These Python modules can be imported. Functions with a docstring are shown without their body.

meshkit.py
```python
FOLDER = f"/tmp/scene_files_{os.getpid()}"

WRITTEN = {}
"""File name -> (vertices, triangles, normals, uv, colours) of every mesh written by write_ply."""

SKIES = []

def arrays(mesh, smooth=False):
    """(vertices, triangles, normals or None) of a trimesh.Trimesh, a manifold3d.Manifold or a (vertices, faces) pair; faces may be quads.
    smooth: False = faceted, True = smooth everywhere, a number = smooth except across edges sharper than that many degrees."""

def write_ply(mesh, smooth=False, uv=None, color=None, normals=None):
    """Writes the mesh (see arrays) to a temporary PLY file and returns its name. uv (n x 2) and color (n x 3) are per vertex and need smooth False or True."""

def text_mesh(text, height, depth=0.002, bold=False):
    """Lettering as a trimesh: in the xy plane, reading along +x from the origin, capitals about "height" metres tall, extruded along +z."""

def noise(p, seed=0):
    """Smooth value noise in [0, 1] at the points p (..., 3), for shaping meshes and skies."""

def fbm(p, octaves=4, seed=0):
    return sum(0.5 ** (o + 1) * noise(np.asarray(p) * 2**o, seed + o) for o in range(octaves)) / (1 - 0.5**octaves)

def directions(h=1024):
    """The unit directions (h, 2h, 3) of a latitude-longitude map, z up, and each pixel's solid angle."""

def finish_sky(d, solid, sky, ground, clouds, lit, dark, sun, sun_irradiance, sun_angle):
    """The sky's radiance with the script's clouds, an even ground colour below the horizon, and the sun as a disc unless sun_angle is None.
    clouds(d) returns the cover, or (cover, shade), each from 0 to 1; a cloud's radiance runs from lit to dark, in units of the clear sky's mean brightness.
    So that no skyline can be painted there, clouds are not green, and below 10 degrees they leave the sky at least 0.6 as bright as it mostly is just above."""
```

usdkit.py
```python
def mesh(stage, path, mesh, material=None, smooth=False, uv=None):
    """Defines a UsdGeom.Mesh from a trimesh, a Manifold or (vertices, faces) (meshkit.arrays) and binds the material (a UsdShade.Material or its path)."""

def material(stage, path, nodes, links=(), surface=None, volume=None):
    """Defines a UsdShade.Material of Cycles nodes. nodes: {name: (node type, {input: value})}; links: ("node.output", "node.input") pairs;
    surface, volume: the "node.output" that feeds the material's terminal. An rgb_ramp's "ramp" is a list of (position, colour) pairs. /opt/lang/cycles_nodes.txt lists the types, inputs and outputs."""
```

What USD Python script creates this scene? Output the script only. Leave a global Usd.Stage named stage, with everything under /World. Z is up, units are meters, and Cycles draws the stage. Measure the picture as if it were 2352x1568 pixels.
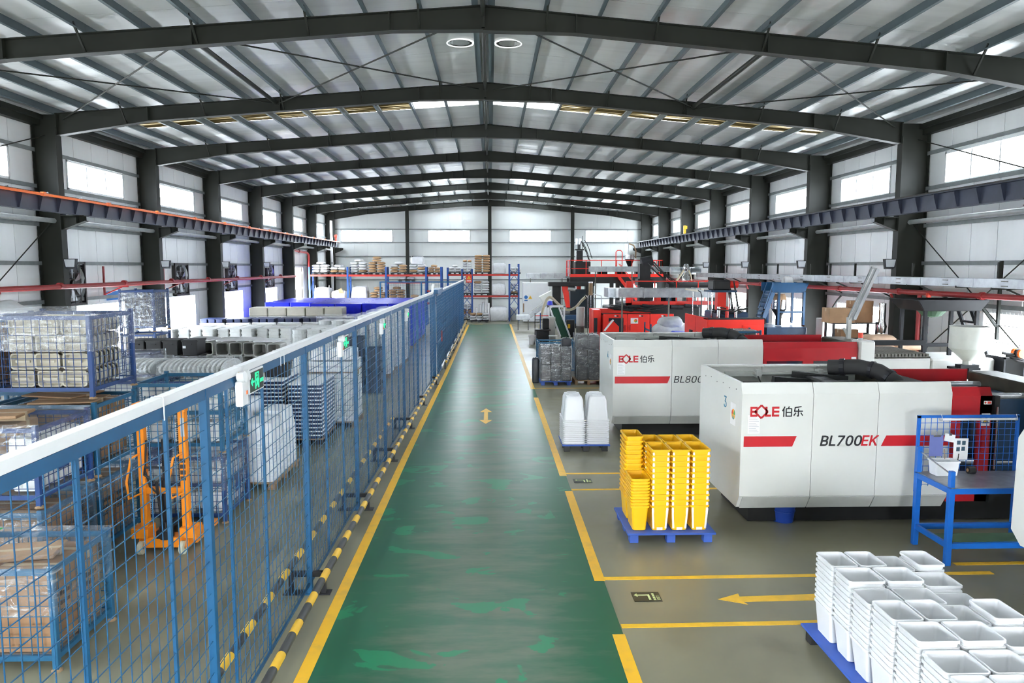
import math, random
import numpy as np, trimesh, usdkit, meshkit
from pxr import Usd, UsdGeom, UsdLux, UsdShade, Gf, Sdf, Vt

stage = Usd.Stage.CreateInMemory()
UsdGeom.SetStageUpAxis(stage, UsdGeom.Tokens.z)
UsdGeom.SetStageMetersPerUnit(stage, 1.0)
world = UsdGeom.Xform.Define(stage, '/World')
stage.SetDefaultPrim(world.GetPrim())
UsdGeom.Scope.Define(stage, '/World/Looks')
PI = math.pi

# ------------------------------------------------------------------ camera
FPX, CAMH = 1700.0, 3.77
tilt = math.atan((784 - 612) / FPX)
yaw = math.atan((1176 - 1126) / FPX * math.cos(tilt))
Fw = np.array([math.sin(yaw) * math.cos(tilt), math.cos(yaw) * math.cos(tilt), -math.sin(tilt)])
Rt = np.array([math.cos(yaw), -math.sin(yaw), 0.0])
Up = np.cross(Rt, Fw)
cam = UsdGeom.Camera.Define(stage, '/World/camera')
cam.CreateHorizontalApertureAttr(36.0)
cam.CreateVerticalApertureAttr(24.0)
cam.CreateFocalLengthAttr(36.0 * FPX / 2352)
cam.CreateClippingRangeAttr(Gf.Vec2f(0.1, 500))
m = Gf.Matrix4d(*Rt, 0, *Up, 0, *(-Fw), 0, 0, 0, CAMH, 1)
cam.AddTransformOp().Set(m)
cam.CreateExposureAttr(0.0)

# ------------------------------------------------------------------ daylight
dome = UsdLux.DomeLight.Define(stage, '/World/sky')
SKY = usdkit.material(stage, '/World/Looks/overcast_sky', {
    'tc': ('texture_coordinate', {}), 's': ('separate_xyz', {}),
    'r': ('rgb_ramp', {'ramp': [(0.0, (0.5, 0.51, 0.5)), (0.49, (0.6, 0.61, 0.6)), (0.52, (0.92, 0.96, 1.0)), (1.0, (1.0, 1.0, 1.0))]}),
    'm': ('map_range', {'from_min': -1.0, 'from_max': 1.0}),
    'n': ('noise_texture', {'scale': 2.0, 'detail': 4.0}),
    'mx': ('mix_color', {'fac': 0.12, 'b': (0.8, 0.85, 0.92)}),
    'bg': ('background_shader', {'strength': 37.0})},
    [('tc.generated', 's.vector'), ('s.z', 'm.value'), ('m.result', 'r.fac'), ('tc.generated', 'n.vector'),
     ('r.color', 'mx.a'), ('mx.result', 'bg.color')], surface='bg.background')
UsdShade.MaterialBindingAPI.Apply(dome.GetPrim()).Bind(SKY)
dome.CreateIntensityAttr(1.0)


def rect_light(name, pos, target, w, h, inten, color=(1, 1, 1)):
    L = UsdLux.RectLight.Define(stage, '/World/' + name)
    L.CreateWidthAttr(w); L.CreateHeightAttr(h); L.CreateIntensityAttr(inten); L.CreateColorAttr(Gf.Vec3f(*color))
    p = np.array(pos, float); d = np.array(target, float) - p; d /= np.linalg.norm(d)
    up = np.array([0, 0, 1.0]) if abs(d[2]) < .95 else np.array([0, 1.0, 0])
    r = np.cross(d, up); r /= np.linalg.norm(r); u = np.cross(r, d)
    L.AddTransformOp().Set(Gf.Matrix4d(*r, 0, *u, 0, *(-d), 0, *p, 1))
    return L


# ------------------------------------------------------------------ helpers
_names = {}


def numbered(parent, name):
    k = (parent, name)
    n = _names.get(k, -1) + 1
    _names[k] = n
    return name if n == 0 else '%s_%03d' % (name, n)


def ppath(parent):
    return '/World' if parent is None else (parent if isinstance(parent, str) else str(parent.GetPath()))


def tagp(prim, label=None, cat=None, group=None, kind=None):
    for k, v in (('label', label), ('category', cat), ('group', group), ('kind', kind)):
        if v:
            prim.SetCustomDataByKey(k, v)
    return prim


def thing(name, label=None, cat=None, loc=(0, 0, 0), rz=0, group=None, kind=None):
    p = '/World/' + numbered('/World', name)
    x = UsdGeom.Xform.Define(stage, p)
    x.AddTranslateOp().Set(Gf.Vec3d(*map(float, loc)))
    x.AddRotateZOp().Set(float(rz))
    return tagp(x.GetPrim(), label, cat, group, kind)


def group_part(name, parent, label=None):
    p = ppath(parent) + '/' + numbered(ppath(parent), name)
    return tagp(UsdGeom.Xform.Define(stage, p).GetPrim(), label)


def dup(root, loc, rz=0, label=None, group=None, name=None):
    r = thing(name or root.GetName().rstrip('0123456789').rstrip('_'), label, root.GetCustomDataByKey('category'), loc, rz, group or root.GetCustomDataByKey('group'))
    r.GetReferences().AddInternalReference(root.GetPath())
    r.SetInstanceable(True)
    return r


def arr(v):
    return Vt.Vec3fArray.FromNumpy(np.ascontiguousarray(v, np.float32))


def obj(name, mb, mat, parent=None, smooth=False, label=None, cat=None, group=None, kind=None):
    """One Mesh from an MB (or a trimesh)."""
    p = ppath(parent) + '/' + numbered(ppath(parent), name)
    if isinstance(mb, MB):
        v, f = mb.data()
    else:
        v, f = np.asarray(mb.vertices), np.asarray(mb.faces)
    if smooth:
        me = usdkit.mesh(stage, p, (v, f), MATS[mat], smooth=smooth if smooth is not True else 40)
    else:
        me = UsdGeom.Mesh.Define(stage, p)
        me.CreatePointsAttr(arr(v))
        me.CreateFaceVertexCountsAttr(Vt.IntArray.FromNumpy(np.full(len(f), 3, np.int32)))
        me.CreateFaceVertexIndicesAttr(Vt.IntArray.FromNumpy(np.ascontiguousarray(f, np.int32).ravel()))
        me.CreateSubdivisionSchemeAttr('none')
        UsdShade.MaterialBindingAPI.Apply(me.GetPrim()).Bind(MATS[mat])
    return tagp(me.GetPrim(), label, cat, group, kind)


BOXF = np.array([[0, 2, 1], [0, 3, 2], [4, 5, 6], [4, 6, 7], [0, 1, 5], [0, 5, 4], [1, 2, 6], [1, 6, 5], [2, 3, 7], [2, 7, 6], [3, 0, 4], [3, 4, 7]])


class MB:
    """Collects shapes into one mesh."""

    def __init__(s):
        s.v, s.f, s.n = [], [], 0

    def add(s, v, f):
        v = np.asarray(v, float)
        f = np.asarray(f, int)
        if f.shape[1] == 4:
            f = np.vstack([f[:, [0, 1, 2]], f[:, [0, 2, 3]]])
        s.v.append(v); s.f.append(f + s.n); s.n += len(v)
        return s

    def data(s):
        return np.vstack(s.v), np.vstack(s.f)

    def mesh(s, other, T=None):
        v = np.array(other.vertices)
        if T is not None:
            v = v @ np.asarray(T)[:3, :3].T + np.asarray(T)[:3, 3]
        return s.add(v, np.array(other.faces))

    def hexa(s, p):
        return s.add(p, BOXF)

    def box(s, x0, x1, y0, y1, z0, z1, c=0):
        if c:
            return s.cbox(x0, x1, y0, y1, z0, z1, c)
        return s.hexa([(x0, y0, z0), (x1, y0, z0), (x1, y1, z0), (x0, y1, z0), (x0, y0, z1), (x1, y0, z1), (x1, y1, z1), (x0, y1, z1)])

    def cbox(s, x0, x1, y0, y1, z0, z1, c):
        """box with chamfered edges"""
        c = min(c, (x1 - x0) * .45, (y1 - y0) * .45, (z1 - z0) * .45)
        pts = []
        for sx in (0, 1):
            for sy in (0, 1):
                for sz in (0, 1):
                    p = np.array([(x0, x1)[sx], (y0, y1)[sy], (z0, z1)[sz]], float)
                    d = np.array([1 - 2 * sx, 1 - 2 * sy, 1 - 2 * sz]) * c
                    for ax in range(3):
                        q = p + d; q[ax] = p[ax]; pts.append(q)
        return s.add(np.array(pts), CBF)

    def bar(s, a, b, w, h=None, up=(0, 0, 1)):
        """rectangular bar from a to b; w across, h along up"""
        h = h or w
        a, b = np.asarray(a, float), np.asarray(b, float)
        d = b - a; d /= np.linalg.norm(d)
        u = np.asarray(up, float)
        if abs(u @ d) > .98:
            u = np.array([0, 1.0, 0]) if abs(d[1]) < .9 else np.array([1.0, 0, 0])
        r = np.cross(d, u); r /= np.linalg.norm(r); u = np.cross(r, d)
        o = [(-w / 2 * r - h / 2 * u), (w / 2 * r - h / 2 * u), (w / 2 * r + h / 2 * u), (-w / 2 * r + h / 2 * u)]
        return s.hexa([a + q for q in o] + [b + q for q in o])

    def tube(s, pts, r, n=8, cap=True):
        p = np.asarray(pts, float)
        t = np.gradient(p, axis=0) if len(p) > 2 else np.array([p[1] - p[0]] * 2)
        t /= np.linalg.norm(t, axis=1, keepdims=True)
        rr = np.broadcast_to(r, (len(p),))
        a = np.cross(t[0], [0, 0, 1.0] if abs(t[0][2]) < .9 else [1.0, 0, 0]); a /= np.linalg.norm(a)
        A = []
        for k in range(len(p)):
            a = a - (a @ t[k]) * t[k]; a /= np.linalg.norm(a); A.append(a)
        A = np.array(A); Bn = np.cross(t, A)
        ang = np.arange(n) * 2 * PI / n
        v = (p[:, None] + rr[:, None, None] * (np.cos(ang)[None, :, None] * A[:, None] + np.sin(ang)[None, :, None] * Bn[:, None])).reshape(-1, 3)
        f = []
        for i in range(len(p) - 1):
            for j in range(n):
                k = (j + 1) % n
                f += [(i * n + j, i * n + k, (i + 1) * n + k), (i * n + j, (i + 1) * n + k, (i + 1) * n + j)]
        if cap:
            m0, m1 = len(v), len(v) + 1
            v = np.vstack([v, p[:1], p[-1:]])
            e = (len(p) - 1) * n
            for j in range(n):
                k = (j + 1) % n
                f += [(m0, k, j), (m1, e + j, e + k)]
        return s.add(v, f)

    def cyl(s, c, r, z0, z1, n=16, r1=None):
        return s.tube([(c[0], c[1], z0), (c[0], c[1], z1)], (r, r if r1 is None else r1), n)

    def prism(s, poly, axis, a, b):
        """extrude polygon (list of 2d points, shapely-free, earcut) along axis from a to b. axis x: poly=(y,z); y: (x,z); z: (x,y)"""
        from shapely.geometry import Polygon
        m = trimesh.creation.extrude_polygon(Polygon(poly), 1.0, engine='earcut')
        v = np.array(m.vertices); q = a + (b - a) * v[:, 2]
        if axis == 'x':
            w = np.stack([q, v[:, 0], v[:, 1]], 1); f = np.array(m.faces)
        elif axis == 'y':
            w = np.stack([v[:, 0], q, v[:, 1]], 1); f = np.array(m.faces)[:, ::-1]
        else:
            w = np.stack([v[:, 0], v[:, 1], q], 1); f = np.array(m.faces)
        if b < a:
            f = f[:, ::-1]
        return s.add(w, f)

    def lathe(s, prof, c=(0, 0, 0), n=24):
        """prof: (r,z) pairs, around z at c"""
        pr = np.array(prof, float); ang = np.arange(n) * 2 * PI / n
        v = np.stack([c[0] + pr[:, None, 0] * np.cos(ang), c[1] + pr[:, None, 0] * np.sin(ang), c[2] + pr[:, None, 1] + 0 * ang], -1).reshape(-1, 3)
        f = []
        for i in range(len(pr) - 1):
            for j in range(n):
                k = (j + 1) % n
                f += [(i * n + j, i * n + k, (i + 1) * n + k), (i * n + j, (i + 1) * n + k, (i + 1) * n + j)]
        return s.add(v, f)

    def text(s, t, h, T, bold=False, depth=.004, shear=0):
        tm = meshkit.text_mesh(t, h, depth, bold)
        v = np.array(tm.vertices); v[:, 0] += shear * v[:, 1]
        T = np.asarray(T, float)
        return s.add(v @ T[:3, :3].T + T[:3, 3], np.array(tm.faces))


_p = []
for sx in (0, 1):
    for sy in (0, 1):
        for sz in (0, 1):
            for ax in range(3):
                q = np.array([sx, sy, sz], float) + np.array([1 - 2 * sx, 1 - 2 * sy, 1 - 2 * sz]) * .2
                q[ax] = (sx, sy, sz)[ax]; _p.append(q)
_h = trimesh.convex.convex_hull(np.array(_p))
_ix = [int(np.argmin(((np.array(_p) - w) ** 2).sum(1))) for w in _h.vertices]
CBF = np.array([[_ix[i] for i in t] for t in _h.faces])

# placement frames for flat print: columns are x, y, z axes of the lettering
def face_front(x, y, z):      # reads along +x, faces -y
    return np.array([[1, 0, 0, x], [0, 0, -1, y], [0, 1, 0, z], [0, 0, 0, 1.0]])


# ------------------------------------------------------------------ materials
MATS = {}


def M(name, col, rough=.5, metal=0, var=.08, scale=4.0, bump=0, bscale=None, col2=None, obj_space=False, spec=.5, coat=0, stretch=None, rvar=0, lo=.35, hi=.65, detail=4.0, tr=0, rand=0):
    """principled with procedural colour variation: noise blends col with col2 (default: darker col)"""
    c = np.array(col, float)
    c2 = np.array(col2, float) if col2 is not None else c * (1 - var)
    src = 'geo.position' if not obj_space else 'geo.object'
    nodes = {'geo': ('texture_coordinate' if obj_space else 'geometry', {}), 'map': ('mapping', {'scale': stretch or (1, 1, 1)}),
             'n': ('noise_texture', {'scale': scale, 'detail': detail, 'roughness': .6}),
             'r': ('map_range', {'from_min': lo, 'from_max': hi, 'clamp': True}),
             'mx': ('mix_color', {'a': tuple(c), 'b': tuple(c2)}),
             'p': ('principled_bsdf', {'roughness': rough, 'metallic': metal, 'specular_ior_level': spec, 'coat_weight': coat})}
    links = [(src, 'map.vector'), ('map.vector', 'n.vector'), ('n.fac', 'r.value'), ('r.result', 'mx.fac'), ('mx.result', 'p.base_color')]
    if rand:
        nodes['oi'] = ('object_info', {}); nodes['rm'] = ('map_range', {'to_min': 1 - rand, 'to_max': 1.0}); nodes['hs'] = ('hsv', {})
        links = links[:-1] + [('oi.random', 'rm.value'), ('rm.result', 'hs.value'), ('mx.result', 'hs.color'), ('hs.color', 'p.base_color')]
    if rvar:
        nodes['rr'] = ('map_range', {'to_min': rough - rvar, 'to_max': rough + rvar})
        links += [('r.result', 'rr.value'), ('rr.result', 'p.roughness')]
    if bump:
        nodes['n2'] = ('noise_texture', {'scale': bscale or scale * 3, 'detail': 3.0})
        nodes['b'] = ('bump', {'strength': bump, 'distance': .02})
        links += [('map.vector', 'n2.vector'), ('n2.fac', 'b.height'), ('b.normal', 'p.normal')]
    surf = 'p.BSDF'
    if tr:
        nodes['t'] = ('translucent_bsdf', {'color': tuple(c)}); nodes['ms'] = ('mix_closure', {'fac': tr})
        links += [('p.BSDF', 'ms.closure1'), ('t.BSDF', 'ms.closure2')]; surf = 'ms.closure'
    MATS[name] = usdkit.material(stage, '/World/Looks/' + name, nodes, links, surface=surf)

M('roof_panel', (.68, .70, .69), .38, .15, var=.15, scale=.7, stretch=(.25, 3.0, 1), bump=.05, bscale=2.0, rvar=.08)
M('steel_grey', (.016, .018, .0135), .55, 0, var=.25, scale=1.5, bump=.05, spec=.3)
M('purlin_steel', (.09, .12, .13), .45, .3, var=.25, scale=2.0, stretch=(1, .3, 1))
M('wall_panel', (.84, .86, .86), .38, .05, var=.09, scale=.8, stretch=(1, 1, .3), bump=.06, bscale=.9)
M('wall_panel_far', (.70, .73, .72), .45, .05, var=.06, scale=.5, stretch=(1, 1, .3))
M('girt', (.22, .24, .24), .5, .2, var=.2)
M('tube_grey', (.42, .44, .43), .4, .4, var=.15)
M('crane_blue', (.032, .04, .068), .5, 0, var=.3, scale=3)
M('rail_dark', (.05, .045, .04), .6, .3, var=.4)
M('orange_rail', (.95, .17, .02), .4, 0, var=.1)
M('white_frame', (.8, .82, .83), .4)
M('concrete', (.235, .225, .155), .32, 0, col2=(.115, .11, .075), scale=.9, bump=.03, bscale=6, rvar=.08, lo=.3, hi=.72, detail=8)
M('yellow_paint', (.78, .43, .02), .42, 0, col2=(.60, .36, .06), scale=5, lo=.5, hi=.75, detail=6)
M('yellow_paint_bright', (.85, .50, .03), .42, 0, var=.15, scale=6)
MATS['pane'] = usdkit.material(stage, '/World/Looks/pane', {'t': ('transparent_bsdf', {'color': (.94, .97, 1)}), 'g': ('glossy_bsdf', {'color': (1, 1, 1), 'roughness': .05}),
    'm': ('mix_closure', {'fac': .06})}, [('t.BSDF', 'm.closure1'), ('g.BSDF', 'm.closure2')], surface='m.closure')
MATS['skylight'] = usdkit.material(stage, '/World/Looks/skylight', {'t': ('transparent_bsdf', {'color': (.25, .26, .27)}), 'd': ('translucent_bsdf', {'color': (.55, .57, .58)}), 'm': ('mix_closure', {'fac': .55})},
    [('t.BSDF', 'm.closure1'), ('d.BSDF', 'm.closure2')], surface='m.closure')
# old fibreglass skylight, stained brown in streaks that run down the slope
MATS['dirty_skylight'] = usdkit.material(stage, '/World/Looks/dirty_skylight', {
    'g': ('geometry', {}), 'mp': ('mapping', {'scale': (.35, 5.0, 1)}), 'n': ('noise_texture', {'scale': 1.3, 'detail': 5.0}),
    'r': ('rgb_ramp', {'ramp': [(0.0, (.012, .010, .006)), (.5, (.05, .043, .026)), (.62, (.22, .20, .15)), (.78, (.8, .8, .75))]}),
    't': ('translucent_bsdf', {}), 'd': ('diffuse_bsdf', {}), 'm': ('mix_closure', {'fac': .35})},
    [('g.position', 'mp.vector'), ('mp.vector', 'n.vector'), ('n.fac', 'r.fac'), ('r.color', 't.color'), ('r.color', 'd.color'), ('t.BSDF', 'm.closure1'), ('d.BSDF', 'm.closure2')], surface='m.closure')
# worn green floor paint: brighter fresh patches over a scuffed greyish green, worn to concrete down the middle
MATS['green_paint'] = usdkit.material(stage, '/World/Looks/green_paint', {
    'g': ('geometry', {}), 'sx': ('separate_xyz', {}),
    'n1': ('noise_texture', {'scale': 1.7, 'detail': 5.0, 'distortion': .7}), 'mpw': ('mapping', {'scale': (.7, 1.15, 1)}),
    'n2': ('noise_texture', {'scale': 1.2, 'detail': 8.0, 'roughness': .65}), 'mp2': ('mapping', {'scale': (.7, 2.6, 1)}),
    'ab': ('math', {'math_type': 'absolute'}), 'off': ('math', {'math_type': 'add', 'value2': .1}),
    'wx': ('map_range', {'from_min': .25, 'from_max': 1.4, 'to_min': .13, 'to_max': -.12, 'clamp': True}),
    'wadd': ('math', {'math_type': 'add'}), 'wr': ('map_range', {'from_min': .46, 'from_max': .74, 'clamp': True}),
    'pr': ('map_range', {'from_min': .60, 'from_max': .612, 'clamp': True}),
    'm1': ('mix_color', {'a': (.014, .085, .043), 'b': (.085, .115, .075)}),
    'm2': ('mix_color', {'b': (.009, .155, .068)}),
    'ry': ('map_range', {'from_min': 10, 'from_max': 24, 'to_min': .34, 'to_max': .26, 'clamp': True}),
    'bn': ('noise_texture', {'scale': 1.6, 'detail': 3.0}), 'b': ('bump', {'strength': .06, 'distance': .02}),
    'p': ('principled_bsdf', {'roughness': .3, 'specular_ior_level': .35})},
    [('g.position', 'sx.vector'), ('g.position', 'mpw.vector'), ('mpw.vector', 'n1.vector'), ('g.position', 'mp2.vector'), ('mp2.vector', 'n2.vector'),
     ('sx.x', 'off.value1'), ('off.value', 'ab.value1'), ('ab.value', 'wx.value'), ('n2.fac', 'wadd.value1'), ('wx.result', 'wadd.value2'), ('wadd.value', 'wr.value'),
     ('wr.result', 'm1.fac'), ('n1.fac', 'pr.value'), ('pr.result', 'm2.fac'), ('m1.result', 'm2.a'), ('m2.result', 'p.base_color'),
     ('g.position', 'bn.vector'), ('bn.fac', 'b.height'), ('b.normal', 'p.normal')], surface='p.BSDF')

# ------------------------------------------------------------------ setting
BAY, Y0 = 5.8, 20.25
YN, YF = -9.0, 55.2            # ends of the hall
XL, XR = -12.0, 11.95          # inner faces of the long walls
RX = -0.12                     # ridge
FRAMES = [Y0 + BAY * k for k in range(-5, 7)]
FRAMES[-1] = YF - .35


def zt(x):                     # top of the rafters
    return 8.62 - (.077 * (RX - x) if x < RX else .086 * (x - RX))


# floor
floor = thing('floor', 'grey concrete factory floor with a green painted aisle', None, kind='structure')
obj('slab', MB().box(XL - .3, XR + .3, YN, YF + .3, -.3, 0), 'concrete', floor)


def strip(pts, w, z0=0, z1=.003):
    """painted line following pts (centre line)"""
    mb = MB()
    P = np.array(pts, float)
    for a, b in zip(P[:-1], P[1:]):
        d = (b - a) / np.linalg.norm(b - a); n = np.array([-d[1], d[0]]) * w / 2
        q = [a - n, b - n, b + n, a + n]
        if d[0] * 0 + (q[1][0] - q[0][0]) * (q[2][1] - q[1][1]) - (q[1][1] - q[0][1]) * (q[2][0] - q[1][0]) < 0:
            q = q[::-1]
        mb.hexa([(x, y, z0) for x, y in q] + [(x, y, z1) for x, y in q])
    return mb


LEFTL = [(-1.76, -8), (-1.74, 6.4), (-1.70, 14.4), (-1.58, 26), (-1.43, 48.2)]
lx = lambda y: float(np.interp(y, [p[1] for p in LEFTL], [p[0] for p in LEFTL]))
lane = MB()
ys = [-8, 6.4, 14.4, 26, 48.6]
for a, b in zip(ys[:-1], ys[1:]):
    lane.hexa([(lx(a), a, 0), (1.36, a, 0), (1.36, b, 0), (lx(b), b, 0), (lx(a), a, .002), (1.36, a, .002), (1.36, b, .002), (lx(b), b, .002)])
obj('green_aisle', lane, 'green_paint', floor, label='worn green painted aisle')
obj('yellow_line', strip(LEFTL, .13), 'yellow_paint', floor)
for a, b in ((-8, 7.25), (8.55, 12.15), (13.05, 21.1), (22.6, 48.4)):
    obj('yellow_line', strip([(1.31, a), (1.31, b)], .13), 'yellow_paint', floor)
for x0, x1, y, w, sk in ((1.37, 6.2, 8.62, .085, .03), (1.37, 3.6, 7.42, .085, .03), (1.37, 4.0, 12.22, .08, 0), (1.37, 4.0, 13.2, .08, 0), (1.37, 4.2, 22.75, .08, 0), (5.9, 8.5, 8.93, .085, .03)):
    obj('yellow_line', strip([(x0, y), (x1, y + sk)], w), 'yellow_paint_bright' if y < 9 else 'yellow_paint', floor)
obj('arrow_mark', MB().prism([(2.58, 8.02), (2.86, 8.16), (2.85, 8.08), (3.9, 8.13), (3.9, 7.97), (2.85, 7.95), (2.88, 7.88)], 'z', 0, .003), 'yellow_paint_bright', floor, label='yellow floor arrow pointing to the aisle')
obj('arrow_mark', MB().prism([(-.12, 17.55), (-.28, 18.0), (-.17, 18.0), (-.17, 19.0), (-.28, 19.0), (-.12, 19.5), (.04, 19.0), (-.07, 19.0), (-.07, 18.0), (.04, 18.0)], 'z', 0, .004), 'yellow_paint', floor, label='yellow double headed arrow on the aisle')
obj('end_line', strip([(-1.2, 48.5), (-.5, 48.5)], .1), 'yellow_paint', floor)

# walls ----------------------------------------------------------------
wins = []                     # (side, y0, y1, z0, z1, label)
for k in range(-5, 6):
    fy = Y0 + BAY * k
    wins += [('L', fy + 1.45, fy + 4.7, 5.95, 6.78), ('R', fy + 1.85, fy + 5.0, 5.92, 6.75)]
    if k < 4:
        wins.append(('L', fy + 1.5, fy + 4.45, 1.0, 2.68))
    if k >= 0:
        wins.append(('R', fy + 1.75, fy + 4.95, 1.0, 2.58))
wins.append(('R', 12.6, 17.6, .9, 2.72))
wins.append(('L', 45.2, 47.8, 0.02, 3.7))


def wall_piece(side, y0, y1, z0, z1, t=.05):
    return (XL - t, XL, y0, y1, z0, z1) if side == 'L' else (XR, XR + t, y0, y1, z0, z1)


def lay(mb, side, c0, c1, z0, z1, a, b, ph):
    """inner skin with open joints, outer skin closed"""
    s = 1 if side == 'L' else -1
    x = XL if side == 'L' else XR
    mb.box(*sorted((x, x - s * .02)), c0, c1, z0, z1)
    mb.box(*sorted((x - s * .02, x - s * .05)), c0 - (.0092 if c0 == a else 0), c1 + (.0092 if c1 == b else 0), z0, z1)


for side, nm, lab in (('L', 'wall_left', 'left long wall of white ribbed panels on grey steel columns'), ('R', 'wall_right', 'right long wall of white ribbed panels on grey steel columns')):
    W = thing(nm, lab, kind='structure')
    ws = [w for w in wins if w[0] == side]
    n = int(round((YF - YN) / .967)); ph = (YF - YN) / n
    ztop = zt(XL if side == 'L' else XR) + .2
    for i in range(n):
        a, b = YN + i * ph + .009, YN + (i + 1) * ph - .009
        mb = MB()
        cuts = sorted({a, b} | {min(max(v, a), b) for w in ws for v in (w[1], w[2])})
        for c0, c1 in zip(cuts[:-1], cuts[1:]):
            if c1 - c0 < 1e-4:
                continue
            mid = (c0 + c1) / 2; z = 0
            for w in sorted((w for w in ws if w[1] < mid < w[2]), key=lambda w: w[3]):
                if w[3] > z + .01:
                    lay(mb, side, c0, c1, z, w[3], a, b, ph)
                z = w[4]
            lay(mb, side, c0, c1, z, ztop, a, b, ph)
        if mb.n:
            obj('wall_panel', mb, 'wall_panel', W)
    # dark rubber joints behind the panel seams
    sg = 1 if side == 'L' else -1
    xw = XL if side == 'L' else XR
    for z in (1.0, 2.83, 3.86, 4.88, 5.88, 6.82):
        for a, b in zip(FRAMES[:-1], FRAMES[1:]):
            if any(w[1] < b and w[2] > a and w[3] < z < w[4] for w in ws):
                continue
            obj('girt', MB().box(*sorted((xw, xw + sg * .07)), a + .1, b - .1, z - .035, z + .035).box(*sorted((xw + sg * .07, xw + sg * .085)), a + .1, b - .1, z - .05, z + .05), 'girt', W)
    for k, fy in enumerate(FRAMES):
        xi = -11.36 if side == 'L' else 11.17; xo = xw + sg * .03
        top = zt(xi) - .02
        c = group_part('column', W)
        obj('web', MB().box(*sorted((xi, xo)), fy - .008, fy + .008, 0, top), 'steel_grey', c)
        obj('flange', MB().box(*sorted((xi, xi + sg * .016)), fy - .13, fy + .13, 0, top - .35), 'steel_grey', c)
        obj('flange', MB().box(*sorted((xo, xo - sg * .0 + sg * .016)), fy - .13, fy + .13, 0, top), 'steel_grey', c)
        zc = 5.12
        obj('corbel', MB().prism([(xi, zc - .02), (xi + sg * .62, zc - .02), (xi + sg * .62, zc - .14), (xi, zc - .38)], 'y', fy - .01, fy + .01)
            .box(*sorted((xi, xi + sg * .62)), fy - .12, fy + .12, zc - .02, zc).bar((xi, fy, zc - .38), (xi + sg * .62, fy, zc - .14), .2, .014)
            .box(*sorted((xi + sg * .4, xi + sg * .414)), fy - .12, fy + .12, zc - .2, zc - .02), 'steel_grey', c)
    for a, b in zip(FRAMES[:-1], FRAMES[1:]):
        obj('tie_tube', MB().tube([(xw + sg * .42, a, 4.98), (xw + sg * .42, b, 4.98)], .065, 10), 'tube_grey', W, smooth=True)
        obj('eave_beam', MB().box(*sorted((xw + sg * .02, xw + sg * .2)), a + .02, b - .02, ztop - .46, ztop - .22).box(*sorted((xw + sg * .2, xw + sg * .3)), a + .02, b - .02, ztop - .30, ztop - .18), 'steel_grey', W)
    if side == 'L':
        bays = [(2, 3)]
    for fa, fb in ((14.45, 20.25),):
        obj('brace_rod', MB().tube([(xw + sg * .3, fa, 1.0), (xw + sg * .3, fb, 4.9)], .014, 6), 'steel_grey', W)
        obj('brace_rod', MB().tube([(xw + sg * .3, fa, 4.9), (xw + sg * .3, fb, 1.0)], .014, 6), 'steel_grey', W)
        obj('brace_rod', MB().tube([(xw + sg * .3, fa, 5.4), (xw + sg * .3, fb, 7.2)], .014, 6), 'steel_grey', W)

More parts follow.
